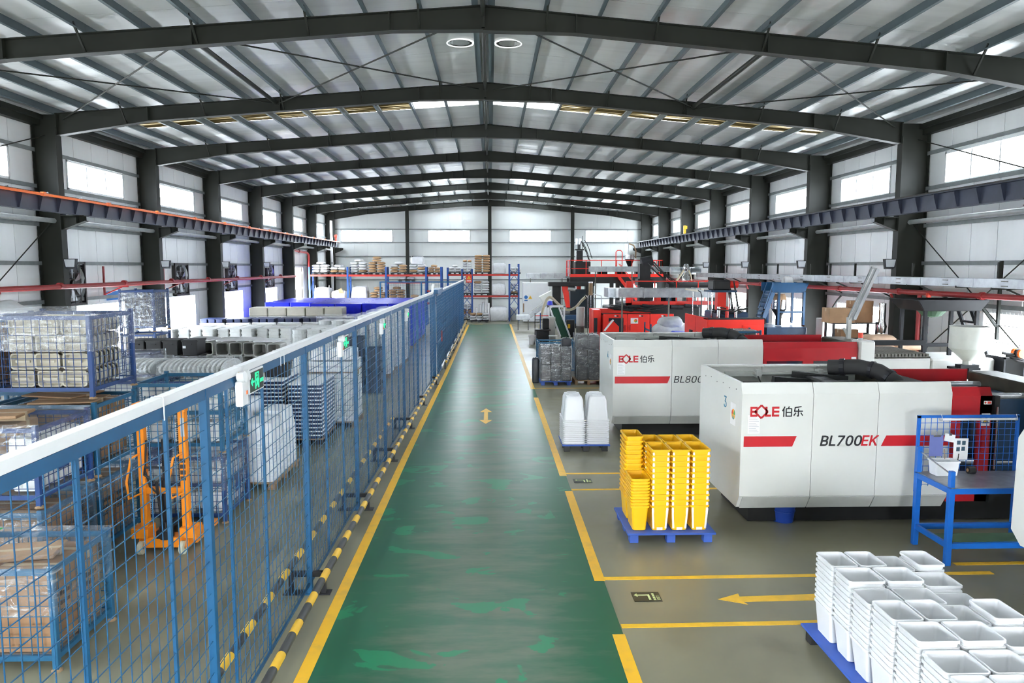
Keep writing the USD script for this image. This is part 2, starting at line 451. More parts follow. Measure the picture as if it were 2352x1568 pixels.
# far wall
W = thing('wall_back', 'far end wall of white panels with four high windows', kind='structure')
fw = [(-10.95, -7.15), (-4.6, -1.47), (1.42, 4.52), (7.05, 10.2)]
FZ0, FZ1 = 5.58, 6.45
nx = 24
for i in range(nx):
    a, b = XL + (XR - XL) * i / nx + .004, XL + (XR - XL) * (i + 1) / nx - .004
    mb = MB()
    cuts = sorted({a, b} | {min(max(v, a), b) for w in fw for v in w})
    for c0, c1 in zip(cuts[:-1], cuts[1:]):
        if c1 - c0 < 1e-4:
            continue
        mid = (c0 + c1) / 2
        e0, e1 = c0 - (.0042 if c0 == a else 0), c1 + (.0042 if c1 == b else 0)
        for q0, q1 in (((0, FZ0), (FZ1, zt(mid) + .2)) if any(w[0] < mid < w[1] for w in fw) else ((0, zt(mid) + .2),)):
            mb.box(c0, c1, YF, YF + .02, q0, q1); mb.box(e0, e1, YF + .02, YF + .05, q0, q1)
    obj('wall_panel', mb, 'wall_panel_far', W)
for z in (1.4, 2.8, 4.5, 5.53, 6.50):
    obj('girt', MB().box(XL, XR, YF - .07, YF, z - .04, z + .04), 'girt', W)
for x in (-6.05, -.03, 6.05):
    c = group_part('column', W)
    obj('web', MB().box(x - .01, x + .01, YF - .45, YF - .08, 0, 8.2), 'steel_grey', c)
    obj('flange', MB().box(x - .13, x + .13, YF - .47, YF - .45, 0, zt(x) - .3), 'steel_grey', c)

# unseen near end wall; its gate opening is added and sized for front light
W = thing('wall_front', 'near end wall, unseen, with a gate opening added for front light', kind='structure')
for a, b, z0 in ((XL, -3, 0), (-3, 3, 4.0), (3, XR, 0)):
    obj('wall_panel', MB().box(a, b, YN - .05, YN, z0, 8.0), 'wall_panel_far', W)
for i, x in enumerate((-3, 2.9)):
    obj('gate_post', MB().box(x, x + .1, YN - .1, YN + .1, 0, 4.0), 'steel_grey', W)  # posts of the added opening, out of view

# windows
def window(i, s, box4, label):
    t = thing('window_%d' % i, label, kind='structure')
    if s in 'LR':
        y0, y1, z0, z1 = box4; x0, x1 = (XL - .05, XL + .02) if s == 'L' else (XR - .02, XR + .05)
        fr = MB()
        for q in ((y0, y0 + .05, z0, z1), (y1 - .05, y1, z0, z1), (y0, y1, z0, z0 + .05), (y0, y1, z1 - .05, z1)):
            fr.box(x0, x1, *q)
        obj('window_frame', fr, 'white_frame', t)
        ym = (x0 + x1) / 2
        if z0 > 3:
            for k in (1, 2):
                yy = y0 + (y1 - y0) * k / 3
                obj('mullion', MB().box(ym - .015, ym + .015, yy - .02, yy + .02, z0 + .05, z1 - .05), 'white_frame', t)
        else:
            g = MB()
            for yy in np.arange(y0 + .12, y1 - .06, .13):
                g.box(ym - .05, ym - .04, yy - .006, yy + .006, z0, z1)
            for zz in np.arange(z0 + .3, z1, .4):
                g.box(ym - .05, ym - .04, y0, y1, zz - .006, zz + .006)
            obj('security_bars', g, 'white_frame', t, kind='stuff')
        obj('pane', MB().box(ym - .003, ym + .003, y0 + .05, y1 - .05, z0 + .05, z1 - .05), 'pane', t)
    else:
        x0, x1 = box4
        fr = MB()
        for q in ((x0, x0 + .05, FZ0, FZ1), (x1 - .05, x1, FZ0, FZ1), (x0, x1, FZ0, FZ0 + .05), (x0, x1, FZ1 - .05, FZ1)):
            fr.box(q[0], q[1], YF - .02, YF + .05, q[2], q[3])
        obj('window_frame', fr, 'white_frame', t)
        obj('pane', MB().box(x0 + .05, x1 - .05, YF + .012, YF + .018, FZ0 + .05, FZ1 - .05), 'pane', t)


ni = 1
for w in wins:
    if w[4] == 3.7:
        d = thing('door_1', 'tall open doorway in the left wall full of daylight', kind='structure')
        obj('door_frame', MB().box(XL - .05, XL + .06, w[1] - .1, w[1], 0, 3.8).box(XL - .05, XL + .06, w[2], w[2] + .1, 0, 3.8).box(XL - .05, XL + .06, w[1] - .1, w[2] + .1, 3.7, 3.8), 'white_frame', d)
        continue
    lo = w[3] < 3
    window(ni, w[0], w[1:5], '%s %s window of the %s wall, bay at %d m' % ('low barred' if lo else 'high strip', 'bright', 'left' if w[0] == 'L' else 'right', int(w[1])))
    ni += 1
for k, w in enumerate(fw):
    window(ni, 'F', w, '%s high window of the far end wall' % ('first', 'second', 'third', 'fourth')[k]); ni += 1

# ceiling ----------------------------------------------------------------
MATS['daylit_rim_glow'] = usdkit.material(stage, '/World/Looks/daylit_rim_glow', {'e': ('emission', {'color': (.95, 1, 1), 'strength': 1.1})}, [], surface='e.emission')  # rim emits to stand in for daylight falling on it; no lamp there
ceil = thing('ceiling', 'silver insulated roof panels on grey steel rafters and purlins', kind='structure')
PU = [.16 + 1.03 * k for k in range(11)] + [11.35]
SEAM0, SW = 17.9, 1.933
lights_in = {(21.76, 'all')}


def roof_box(mb, x0, x1, y0, y1, z_off=.19, t=.06):
    a, b = zt(x0) + z_off, zt(x1) + z_off
    mb.hexa([(x0, y0, a), (x1, y0, b), (x1, y1, b), (x0, y1, a), (x0, y0, a + t), (x1, y0, b + t), (x1, y1, b + t), (x0, y1, a + t)])
    if t > .03:
        a += .03; b += .03; y1 += .0125; t = .04
        mb.hexa([(x0, y0, a), (x1, y0, b), (x1, y1, b), (x0, y1, a), (x0, y0, a + t), (x1, y0, b + t), (x1, y1, b + t), (x0, y1, a + t)])
    return mb


nyp = int((YF - YN) / SW) + 2
for i in range(nyp):
    y0 = SEAM0 - SW * 14 + SW * i
    y1 = y0 + SW - .012
    if y1 < YN or y0 > YF:
        continue
    y1 = min(y1, YF + .1); y0 = max(y0, YN)
    for sg in (-1, 1):
        edge = lambda d: RX + sg * d
        segs = []            # skylight intervals in distance from the ridge: (d0, d1, material)
        if abs(y0 - 21.766) < .1:
            segs = [(.2, 1.17, 'skylight'), (1.23, 2.2, 'skylight')] + [(PU[k] + .04, PU[k + 1] - .04, 'dirty_skylight') for k in range(2, 10)]
        elif abs(y0 - .5) < .1:
            segs = [(PU[1] + .04, PU[2] - .04, 'skylight'), (PU[2] + .04, PU[3] - .04, 'skylight'), (PU[6] + .04, PU[7] - .04, 'skylight'), (PU[7] + .04, PU[8] - .04, 'skylight')]  # unseen skylights above the camera, added to light the near end
        elif abs(y0 - 41.1) < .2:
            segs = [(PU[k] + .06, PU[k + 1] - .06, 'skylight') for k in (1, 2)]
        elif abs(y0 - 46.9) < .2 or abs(y0 - 52.7) < .2:
            segs = [(PU[k] + .06, PU[k + 1] - .06, 'skylight') for k in (1, 2, 3)]
        half = (RX - XL + .05) if sg < 0 else (XR + .05 - RX)
        mb, d = MB(), .0
        for d0, d1, _ in segs + [(half, half, '')]:
            xa, xb = sorted((edge(d), edge(d0)))
            if d0 - d > 1e-3:
                roof_box(mb, xa, xb, y0, y1)
            d = d1
        obj('roof_panel', mb, 'roof_panel', ceil)
        for d0, d1, mt in segs:
            xa, xb = sorted((edge(d0), edge(d1)))
            inset = .35 if 40 < y0 else 0
            obj('skylight_panel', roof_box(MB(), xa, xb, y0 + inset, y1, .2, .01), mt, ceil)
            if inset:
                obj('roof_panel', roof_box(MB(), xa, xb, y0, y0 + inset), 'roof_panel', ceil)
for sg in (-1, 1):
    for d in PU:
        x = RX + sg * d
        z = zt(x)
        for a, b in zip(FRAMES[:-1], FRAMES[1:]):
            mb = MB().box(x - .03, x + .03, a, b, z + .185, z + .192) if False else MB()
            mb.box(x - .004, x + .004, a + .002, b - .002, z + .01, z + .188)
            mb.box(*sorted((x, x - sg * .065)), a + .002, b - .002, z + .01, z + .018)
            mb.box(*sorted((x, x + sg * .065)), a + .002, b - .002, z + .18, z + .188)
            obj('purlin', mb, 'purlin_steel', ceil)
for k, fy in enumerate(FRAMES):
    r = group_part('rafter', ceil)
    for sg in (-1, 1):
        xi = -11.36 if sg < 0 else 11.17
        prof = [(RX, .42), (RX + sg * 1.7, .33), (RX + sg * 8.85, .36), (xi, .56)]
        top = [(x, zt(x)) for x in (RX, xi)]
        bot = [(x, zt(x) - d) for x, d in prof]
        bot[0] = (RX, bot[1][1] + .03)
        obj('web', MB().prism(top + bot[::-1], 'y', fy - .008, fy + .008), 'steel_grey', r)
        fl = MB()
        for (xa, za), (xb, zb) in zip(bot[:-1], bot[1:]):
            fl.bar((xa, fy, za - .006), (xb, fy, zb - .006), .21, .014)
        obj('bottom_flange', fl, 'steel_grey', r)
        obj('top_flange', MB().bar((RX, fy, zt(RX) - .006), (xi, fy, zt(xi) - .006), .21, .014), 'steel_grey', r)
        for x, dd in ((RX + sg * .015, .40), (RX + sg * 1.75, .33), (RX + sg * 5.4, .345), (RX + sg * 8.85, .36), (xi - sg * .02, .56)):
            obj('splice_plate', MB().box(x - .014, x + .014, fy - .105, fy + .105, zt(x) - dd, zt(x)), 'steel_grey', r)
        for d in PU[1:-1:2]:      # fly braces from the bottom flange up to the purlin
            x = RX + sg * d
            dep = float(np.interp(d, [0, 1.7, 8.85, 11.3], [.40, .33, .36, .56]))
            for s2 in ((-1,) if fy < YF - 1 else (-1,)):
                obj('fly_brace', MB().bar((x, fy - .02, zt(x) - dep + .02), (x, fy + s2 * .42, zt(x) + .1), .035, .035), 'steel_grey', r)
for a, b in ((14.45, 20.25),):
    for xs in ((-11.2, -5.6), (-5.6, -.3), (.1, 5.5), (5.5, 11.0)):
        obj('brace_rod', MB().tube([(xs[0], a, zt(xs[0]) - .14), (xs[1], b, zt(xs[1]) - .14)], .017, 6), 'steel_grey', ceil)
        obj('brace_rod', MB().tube([(xs[1], a, zt(xs[1]) - .16), (xs[0], b, zt(xs[0]) - .16)], .017, 6), 'steel_grey', ceil)
    for x in (-5.65, 5.45):
        obj('strut_tube', MB().tube([(x, a, zt(x) - .12), (x, b, zt(x) - .12)], .055, 10), 'steel_grey', ceil, smooth=True)
for a, b in zip(FRAMES[:-1], FRAMES[1:]):
    obj('ridge_tube', MB().tube([(RX, a, 8.46), (RX, b, 8.46)], .045, 10), 'steel_grey', ceil, smooth=True)
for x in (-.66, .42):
    v = group_part('roof_vent', ceil, 'round roof vent by the ridge, daylight on its white rim put in as glow')
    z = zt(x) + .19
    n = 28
    obj('rim', MB().lathe([(.27, -.012), (.285, -.03), (.31, -.03), (.315, .0), (.27, .0), (.27, -.012)], (x, 17.2, z), n), 'daylit_rim_glow', v, smooth=30)
    obj('inner_ring', MB().lathe([(.268, -.014), (.225, -.018), (.215, .0), (.268, .0)], (x, 17.2, z), n), 'steel_grey', v)
    obj('diffuser', MB().lathe([(.001, -.012), (.214, -.012), (.214, -.002), (.001, -.002)], (x, 17.2, z), n), 'tube_grey', v)

# ------------------------------------------------------------------ object materials
M('fence_blue', (.006, .085, .20), .42, 0, var=.18, scale=3)
M('cage_blue', (.008, .045, .17), .45, 0, var=.25, scale=5)
M('cage_teal', (.012, .11, .22), .45, 0, var=.25, scale=5)
M('table_blue', (.008, .13, .52), .4, 0, var=.12, scale=5)
M('rack_blue', (.015, .075, .30), .5, 0, var=.2)
M('rack_red', (.50, .03, .02), .5, 0, var=.2)
M('pallet_blue', (.035, .10, .42), .5, 0, var=.15, scale=3)
M('black_plastic', (.012, .012, .013), .5, 0, var=.3)
M('black_steel', (.015, .016, .02), .45, .2, var=.4, scale=6)
M('rubber', (.02, .02, .02), .7)
M('white_plastic', (.80, .81, .82), .38, 0, var=.03)
M('white_bin', (.80, .81, .83), .33, 0, var=.03, scale=2, obj_space=True)
M('yellow_bin', (.90, .50, .008), .35, 0, var=.06, scale=2, obj_space=True)
M('paper_white', (.82, .82, .82), .7)
M('paper_print', (.45, .47, .5), .7)
M('carton', (.36, .20, .10), .75, 0, var=.22, scale=2.5, bump=.05, bscale=6)
M('carton_light', (.44, .27, .15), .75, 0, var=.2, scale=2.5)
M('tape', (.55, .42, .26), .35)
M('print_dark', (.06, .04, .03), .7)
M('beige_tray', (.60, .56, .46), .5, 0, var=.1, scale=3, rand=.14)
M('foam_white', (.78, .79, .78), .5, 0, var=.1, scale=4, rand=.12)
M('grey_tub', (.52, .52, .49), .45, 0, var=.15, scale=2, rand=.2)
M('navy_tub', (.015, .025, .085), .4, 0, var=.3, rand=.2)
M('charcoal_tub', (.035, .04, .05), .4, 0, var=.3, rand=.3)
M('blue_tub', (.02, .04, .66), .35, 0, var=.25, scale=1.5, rand=.2)
M('orange_steel', (.93, .28, .01), .38, 0, var=.1, scale=4)
M('green_print', (.05, .75, .25), .5)
M('sign_dark', (.012, .02, .014), .4)
MATS['green_glow'] = usdkit.material(stage, '/World/Looks/green_glow', {'e': ('emission', {'color': (.05, .9, .35), 'strength': 1.6})}, [], surface='e.emission')
M('blue_drum', (.01, .05, .32), .4)
M('pale_print', (.62, .70, .34), .6)
M('belt_green', (.01, .07, .035), .5)
M('tyre_pale', (.62, .62, .48), .45, 0, var=.1)
M('green_board', (.06, .13, .07), .6, 0, var=.2)
M('table_sheet', (.42, .43, .45), .3, .75, var=.35, scale=3, bump=.1)
M('violet_board', (.14, .17, .42), .5)
M('slate_print', (.04, .09, .13), .6)
M('brass', (.6, .42, .12), .35, .8)
M('chrome', (.62, .62, .62), .18, 1.0, var=.1)
M('galv', (.48, .51, .53), .32, .75, var=.3, scale=3, stretch=(1, 1, 1), bump=.05)
M('green_dot', (.02, .4, .09), .5)
M('sack_brown', (.46, .28, .14), .7, 0, var=.25, scale=4, bump=.25, bscale=9, rand=.15)
M('sack_white', (.66, .67, .68), .6, 0, var=.15, scale=4, bump=.3, bscale=9, rand=.15)
M('sack_peach', (.70, .47, .32), .6, 0, var=.25, scale=3, bump=.25, bscale=8, rand=.1)
M('film_white', (.78, .79, .80), .3, 0, var=.12, scale=6, bump=.5, bscale=11)
M('wood', (.34, .22, .12), .7, 0, var=.3, stretch=(1, 6, 6))
# clear stretch film: mostly see-through with crinkled white highlights
MATS['film'] = usdkit.material(stage, '/World/Looks/film', {
    'g': ('geometry', {}), 'mp': ('mapping', {'scale': (1, 1, 1), 'rotation': (.5, .3, .6)}), 'mp2': ('mapping', {'scale': (2, 2, 9), 'rotation': (.35, .2, 0)}),
    'n': ('noise_texture', {'scale': 7.0, 'detail': 5.0, 'distortion': 1.2}), 'n2': ('noise_texture', {'scale': 3.0, 'detail': 3.0, 'distortion': .6}),
    'b': ('bump', {'strength': .9, 'distance': .03}),
    'r': ('map_range', {'from_min': .55, 'from_max': .78, 'to_min': .10, 'to_max': .62, 'clamp': True}),
    't': ('transparent_bsdf', {'color': (.96, .97, .97)}), 'gl': ('glossy_bsdf', {'color': (.95, .96, .97), 'roughness': .16}), 'd': ('diffuse_bsdf', {'color': (.75, .76, .77)}),
    'm0': ('mix_closure', {'fac': .3}), 'm': ('mix_closure', {})},
    [('g.position', 'mp.vector'), ('mp.vector', 'n.vector'), ('g.position', 'mp2.vector'), ('mp2.vector', 'n2.vector'), ('n.fac', 'b.height'), ('b.normal', 'gl.normal'),
     ('n2.fac', 'r.value'), ('r.result', 'm.fac'), ('gl.BSDF', 'm0.closure1'), ('d.BSDF', 'm0.closure2'), ('t.BSDF', 'm.closure1'), ('m0.closure', 'm.closure2')], surface='m.closure')
M('film_grey', (.10, .11, .10), .2, 0, var=.4, scale=5, bump=.7, bscale=9)
M('blue_film', (.012, .022, .62), .4, 0, var=.35, scale=2.5, bump=.5, bscale=6, spec=.25)
# yellow and black bands along the guard rails (flat paint)
MATS['hazard'] = usdkit.material(stage, '/World/Looks/hazard', {
    'g': ('geometry', {}), 's': ('separate_xyz', {}), 'd': ('math', {'math_type': 'multiply', 'value2': 1 / .62}), 'f': ('math', {'math_type': 'fraction'}),
    'c': ('math', {'math_type': 'less_than', 'value2': .42}), 'm': ('mix_color', {'a': (.035, .036, .036), 'b': (.80, .47, .03)}),
    'p': ('principled_bsdf', {'roughness': .4})},
    [('g.position', 's.vector'), ('s.y', 'd.value1'), ('d.value', 'f.value1'), ('f.value', 'c.value1'), ('c.value', 'm.fac'), ('m.result', 'p.base_color')], surface='p.BSDF')

ORD = ['', 'first', 'second', 'third', 'fourth', 'fifth', 'sixth', 'seventh', 'eighth', 'ninth', 'tenth', 'eleventh', 'twelfth', 'thirteenth', 'fourteenth', 'fifteenth', 'sixteenth', 'seventeenth', 'eighteenth', 'nineteenth', 'twentieth']


def rr(w, d, r, z, n=4):
    """ring of a rounded rectangle"""
    r = min(r, w * .49, d * .49)
    out = []
    for cx, cy, a0 in ((w / 2 - r, d / 2 - r, 0), (-w / 2 + r, d / 2 - r, 90), (-w / 2 + r, -d / 2 + r, 180), (w / 2 - r, -d / 2 + r, 270)):
        for k in range(n):
            a = math.radians(a0 + 90 * k / (n - 1)); out.append((cx + r * math.cos(a), cy + r * math.sin(a), z))
    return out


def loft(rings, cap0=True, cap1=True, mb=None):
    mb = mb or MB()
    n = len(rings[0]); v = [p for r in rings for p in r]; f = []
    for i in range(len(rings) - 1):
        for j in range(n):
            k = (j + 1) % n
            f += [(i * n + j, i * n + k, (i + 1) * n + k), (i * n + j, (i + 1) * n + k, (i + 1) * n + j)]
    for on, base, rev in ((cap0, 0, True), (cap1, (len(rings) - 1) * n, False)):
        if on:
            c = len(v); v.append(tuple(np.mean(rings[0 if rev else -1], axis=0)))
            for j in range(n):
                k = (j + 1) % n
                f.append((c, base + k, base + j) if rev else (c, base + j, base + k))
    return mb.add(v, f)


def tub_mesh(w, d, h, taper=.8, rim=.012, lip=.02, wall=.0025, r=.03, n=4, mb=None):
    """open rectangular tub with a folded rim; w, d at the rim"""
    wb, db = w * taper, d * (1 - (1 - taper) * w / d)
    wi, di = w - 2 * rim, d - 2 * rim
    return loft([rr(wb - .02, db - .02, r * .7, 0, n), rr(wb, db, r, .008, n), rr(wi, di, r, h - lip, n), rr(w, d, r + rim * .6, h - lip + .001, n), rr(w, d, r + rim * .6, h - .004, n), rr(w - .006, d - .006, r + rim * .6, h, n),
                 rr(wi - 2 * wall, di - 2 * wall, r, h - .002, n), rr(wb - 2 * wall, db - 2 * wall, r, .008 + wall, n)], mb=mb)


def pallet(loc, w, d, mat, label, feet='black_plastic', deck=.03, h=.14, rz=0, slats=False):
    t = thing('pallet', label, 'pallet', loc, rz)
    mb = MB()
    if slats:
        n = max(3, int(d / .14))
        for i in range(n):
            y = -d / 2 + d * i / n
            obj('deck_board', MB().box(-w / 2, w / 2, y + .008, y + d / n - .008, h - .022, h), mat, t)
        for x in (-w / 2 + .05, 0, w / 2 - .05):
            obj('stringer', MB().box(x - .045, x + .045, -d / 2, d / 2, 0, h - .022), mat, t)
        return t
    obj('deck', mb.box(-w / 2, w / 2, -d / 2, d / 2, h - deck, h, c=.006), mat, t)
    for x in (-w / 2 + .1, 0, w / 2 - .1):
        for y in (-d / 2 + .1, 0, d / 2 - .1):
            obj('foot', MB().box(x - .06, x + .06, y - .06, y + .06, 0, h - deck, c=.006), feet, t)
    return t


# ------------------------------------------------------------------ fence
FX = [(-2.12, -3), (-2.12, 3), (-2.10, 8.3), (-2.05, 14), (-1.98, 20), (-1.85, 26), (-1.74, 49)]
fx = lambda y: float(np.interp(y, [p[1] for p in FX], [p[0] for p in FX]))
FH = 2.88
posts = [-.5, 2.45, 5.44, 8.33, 11.3, 14.2, 17.1, 20.05, 23.6]
thin = {2.45: (3.75, 4.79), 5.44: (5.9, 6.8)}
GF = 'welded mesh fence sections along the aisle'
where = ['behind the camera', 'nearest the lower left corner', 'behind the orange stacker', 'with the first exit sign', 'just past the first two guard brackets', 'with the second exit sign', 'with the third exit sign', 'in front of the blue wrapped goods']


def fence_section(a, b, label, thins=None, step=.12, wire=.005):
    t = thing('mesh_fence', label, 'fence', (fx(a), a, 0))
    dx = fx(b) - fx(a); L = b - a
    P = lambda y, z, o=0: (dx * (y / L) + o, y, z)
    obj('post', MB().box(-.03, .03, -.03, .03, 0, FH, c=.004), 'fence_blue', t)
    obj('base_plate', MB().box(-.09, .09, -.07, .029, 0, .008), 'fence_blue', t)
    obj('top_rail', MB().bar(P(.034, FH - .04), P(L - .034, FH - .04), .05, .075), 'fence_blue', t)
    obj('bottom_rail', MB().bar(P(.034, .12), P(L - .034, .12), .02, .03), 'fence_blue', t)
    for y in thins or (a + 1.0, a + 2.0):
        obj('thin_post', MB().bar(P(y - a, .1), P(y - a, FH - .07), .022, .03, up=(0, 1, 0)), 'fence_blue', t)
    mb = MB()
    for y in np.arange(step * .6, L - .04, step):
        mb.bar(P(y, .1), P(y, FH - .06), wire, wire)
    for z in np.arange(.2, FH - .1, .125):
        mb.bar(P(.034, z, .006), P(L - .034, z, .006), wire, wire)
    obj('wire_mesh', mb, 'fence_blue', t, kind='stuff')
    return t


for i in range(len(posts) - 1):
    fence_section(posts[i], posts[i + 1], 'blue welded mesh fence section %s' % where[i], thin.get(posts[i]))
t = fence_section(23.6, 24.6, 'narrow blue mesh fence panel before the sliding gate', (24.1,))
# gate
t = thing('sliding_gate', 'blue mesh sliding gate with a dark track box on top', 'gate', (fx(24.75), 24.75, 0))
for y in (0, 2.4):
    obj('gate_post', MB().box(-.06, .06, y - .06, y + .06, 0, 2.95, c=.005), 'fence_blue', t)
for z in (.1, 1.2, 2.8):
    obj('gate_rail', MB().box(.05, .09, .06, 2.34, z - .03, z + .03), 'fence_blue', t)
mb = MB()
for y in np.arange(.12, 2.34, .1):
    mb.box(.066, .074, y - .004, y + .004, .1, 2.8)
for z in np.arange(.2, 2.8, .1):
    mb.box(.066, .074, .06, 2.34, z - .004, z + .004)
obj('wire_mesh', mb, 'fence_blue', t, kind='stuff')
obj('track_box', MB().box(-.12, .14, -.1, 2.5, 2.86, 3.0, c=.01), 'fence_blue', t)
obj('handle', MB().box(.09, .12, 2.2, 2.24, 1.05, 1.45), 'rack_red', t, label='red handle strip')
fp = [27.2, 30.2, 33.2, 36.2, 39.2, 42.2, 45.2, 48.6]
for i in range(len(fp) - 1):
    fence_section(fp[i], fp[i + 1], 'blue mesh fence section past the sliding gate, %s from the gate' % ORD[i + 1], step=.1, wire=.009)
t = thing('mesh_fence', 'blue mesh fence section closing the storage yard below the racks', 'fence', (-1.80, 47.45, 0))
obj('top_rail', MB().box(-5.2, 0, -.03, .03, 2.75, 2.83), 'fence_blue', t)
for x in (-5.2, -2.6, 0):
    obj('post', MB().box(x - .04, x + .04, -.04, .04, 0, 2.83), 'fence_blue', t)
mb = MB()
for x in np.arange(-5.1, 0, .15):
    mb.box(x - .004, x + .004, -.004, .004, .1, 2.75)
for z in np.arange(.2, 2.8, .3):
    mb.box(-5.2, 0, -.004, .004, z - .004, z + .004)
obj('wire_mesh', mb, 'fence_blue', t, kind='stuff')
# white conduit along the top
pts = [(fx(y), y, FH + .035) for y in (-.5, 2, 5, 8.3, 11, 14, 17, 20, 22.5, 24.0)] + [(fx(24.2), 24.25, FH + .06), (fx(24.4), 24.3, FH + .25), (fx(24.5), 24.6, FH + .28)]
t = thing('cable_conduit', 'white plastic conduit lying along the top of the mesh fence', 'conduit')
mb = MB()
for a, b in zip(pts[:-1], pts[1:]):
    mb.bar(a, b, .07, .06)
obj('trunking', mb, 'white_plastic', t)
for y in (3.0, 4.7, 6.2, 7.3, 7.42, 9.6, 12.6, 15.0, 18.4, 21.2):
    q = fx(y)
    obj('cable_tie', MB().box(q - .04, q - .036, y - .006, y + .006, FH - .085, FH + .068).box(q + .036, q + .04, y - .006, y + .006, FH - .085, FH + .068).box(q - .04, q + .04, y - .006, y + .006, FH + .066, FH + .07), 'white_plastic', t)
pts = [(fx(y) + .01, y, FH + .03) for y in (27.0, 33, 40, 48.6)]
mb = MB()
for a, b in zip(pts[:-1], pts[1:]):
    mb.bar(a, b, .06, .05)
tagp(obj('cable_conduit', mb, 'white_plastic'), 'white conduit on the fence top beyond the sliding gate', 'conduit')

# guard rails
for nm, off, y1, lab in (('front', .20, 24.0, 'yellow and black guard rail on the aisle side of the fence'), ('rear', -.26, 17.2, 'yellow and black guard rail on the storage side of the fence')):
    t = thing('guard_rail', lab, 'guard rail')
    obj('rail', MB().tube([(fx(y) + off, y, .26) for y in (-2, 3, 8.3, 11.3, 14.2, 17.1) + ((20, 24) if y1 > 20 else ())], .042, 12), 'hazard', t, smooth=True)
    for y in posts:
        if y > y1:
            continue
        x = fx(y); s = 1 if off > 0 else -1
        obj('bracket', MB().box(*sorted((x + off - s * .02, x + off - s * .07)), y - .03, y + .03, 0, .26).box(*sorted((x + s * .035, x + off - s * .02)), y - .025, y + .025, .2, .26)
            .box(*sorted((x + s * .095, x + off + s * .04)), y - .07, y + .07, 0, .01), 'black_steel', t)
t = thing('guard_rail', 'worn white guard rail along the fence beyond the gate', 'guard rail')
obj('rail', MB().tube([(fx(y) + .2, y, .26) for y in (27.3, 34, 41, 48.3)], .042, 10), 'hazard', t, smooth=True)
for y in fp:
    obj('bracket', MB().box(fx(y) + .14, fx(y) + .19, y - .03, y + .03, 0, .26), 'black_steel', t)


def exit_sign(y, z, n, big=1.0):
    x = fx(y) + .03
    t = thing('emergency_light', 'white twin spot emergency light hung on the fence beside %s' % n, 'emergency light', (x, y - .42 * big, z))
    obj('body', MB().box(0, .06, -.075, .075, -.15, .06, c=.01), 'white_plastic', t)
    for s in (-1, 1):
        obj('lamp_head', MB().tube([(.02, s * .045, .09), (.08, s * .05, .10)], (.04, .044), 12), 'white_plastic', t, smooth=30)
    obj('hook', MB().bar((.01, 0, .06), (.012, 0, .13), .008), 'brass', t)
    obj('indicator', MB().box(.06, .064, .02, .05, -.06, -.03), 'orange_rail', t)
    t = thing('exit_sign', '%s: green running man sign with arrow on the mesh fence' % n, 'exit sign', (x, y, z))
    obj('frame', MB().box(0, .022, -.2, .2, -.1, .1, c=.004), 'white_plastic', t)
    obj('panel', MB().box(.022, .026, -.18, .18, -.085, .085), 'sign_dark', t)
    g = MB()
    q = lambda y0, y1, z0, z1: g.box(.026, .03, y0, y1, z0, z1)
    q(-.055, -.043, -.07, .07); q(.035, .047, -.07, .07); q(-.055, .047, .06, .072)
    for a, b, w in (((-.005, .02), (.0, -.02), .03), ((.0, -.02), (.03, -.05), .016), ((.03, -.05), (.028, -.07), .014), ((0, -.02), (-.025, -.045), .016), ((-.025, -.045), (-.05, -.045), .014), ((-.005, .02), (.028, .0), .012), ((-.005, .02), (-.03, .0), .012)):
        g.bar((.028, *a), (.028, *b), .004, w, up=(0, .6, .8))
    g.tube([(.026, -.008, .042), (.03, -.008, .042)], .014, 10)
    q(-.15, -.08, -.008, .008)
    g.prism([(-.17, 0), (-.13, .035), (-.13, -.035)], 'x', .026, .03)
    T = np.array([[0, 0, 1, .026], [1, 0, 0, .075], [0, 1, 0, -.03], [0, 0, 0, 1.0]])
    g.text('EXIT', .032, T)
    obj('pictogram', g, 'green_glow', t)


exit_sign(6.5, 2.78, 'the nearest exit sign')
exit_sign(10.4, 2.71, 'the second exit sign')
exit_sign(13.95, 2.69, 'the third exit sign')
exit_sign(17.6, 2.66, 'the farthest exit sign')
# floor exit decals
for (x0, y0, s, lab) in ((1.78, 8.1, 1.0, 'nearer black floor decal with a pale bent arrow and EXIT'), (1.62, 12.72, 1.0, 'farther black floor decal with a pale bent arrow and EXIT')):
    t = thing('floor_decal', lab, 'floor sign', (x0, y0, 0.003))
    obj('sheet', MB().box(-.16, .16, -.12, .12, 0, .003), 'sign_dark', t)
    a = MB().box(-.11, .04, .03, .055, .003, .005).box(.015, .04, -.08, .03, .003, .005).prism([(-.14, .042), (-.10, .085), (-.10, 0)], 'z', .003, .005)
    T = np.eye(4); R_ = np.array([[0, -1, 0], [1, 0, 0], [0, 0, 1.0]]); T[:3, :3] = R_; T[:3, 3] = (.145, -.085, .003)
    a.text('EXIT', .035, T, depth=.002)
    for k in range(4):
        a.box(.068, .095, -.085 + k * .045, -.05 + k * .045, .003, .005)
    obj('print', a, 'pale_print', t, label='pale yellow arrow and lettering')

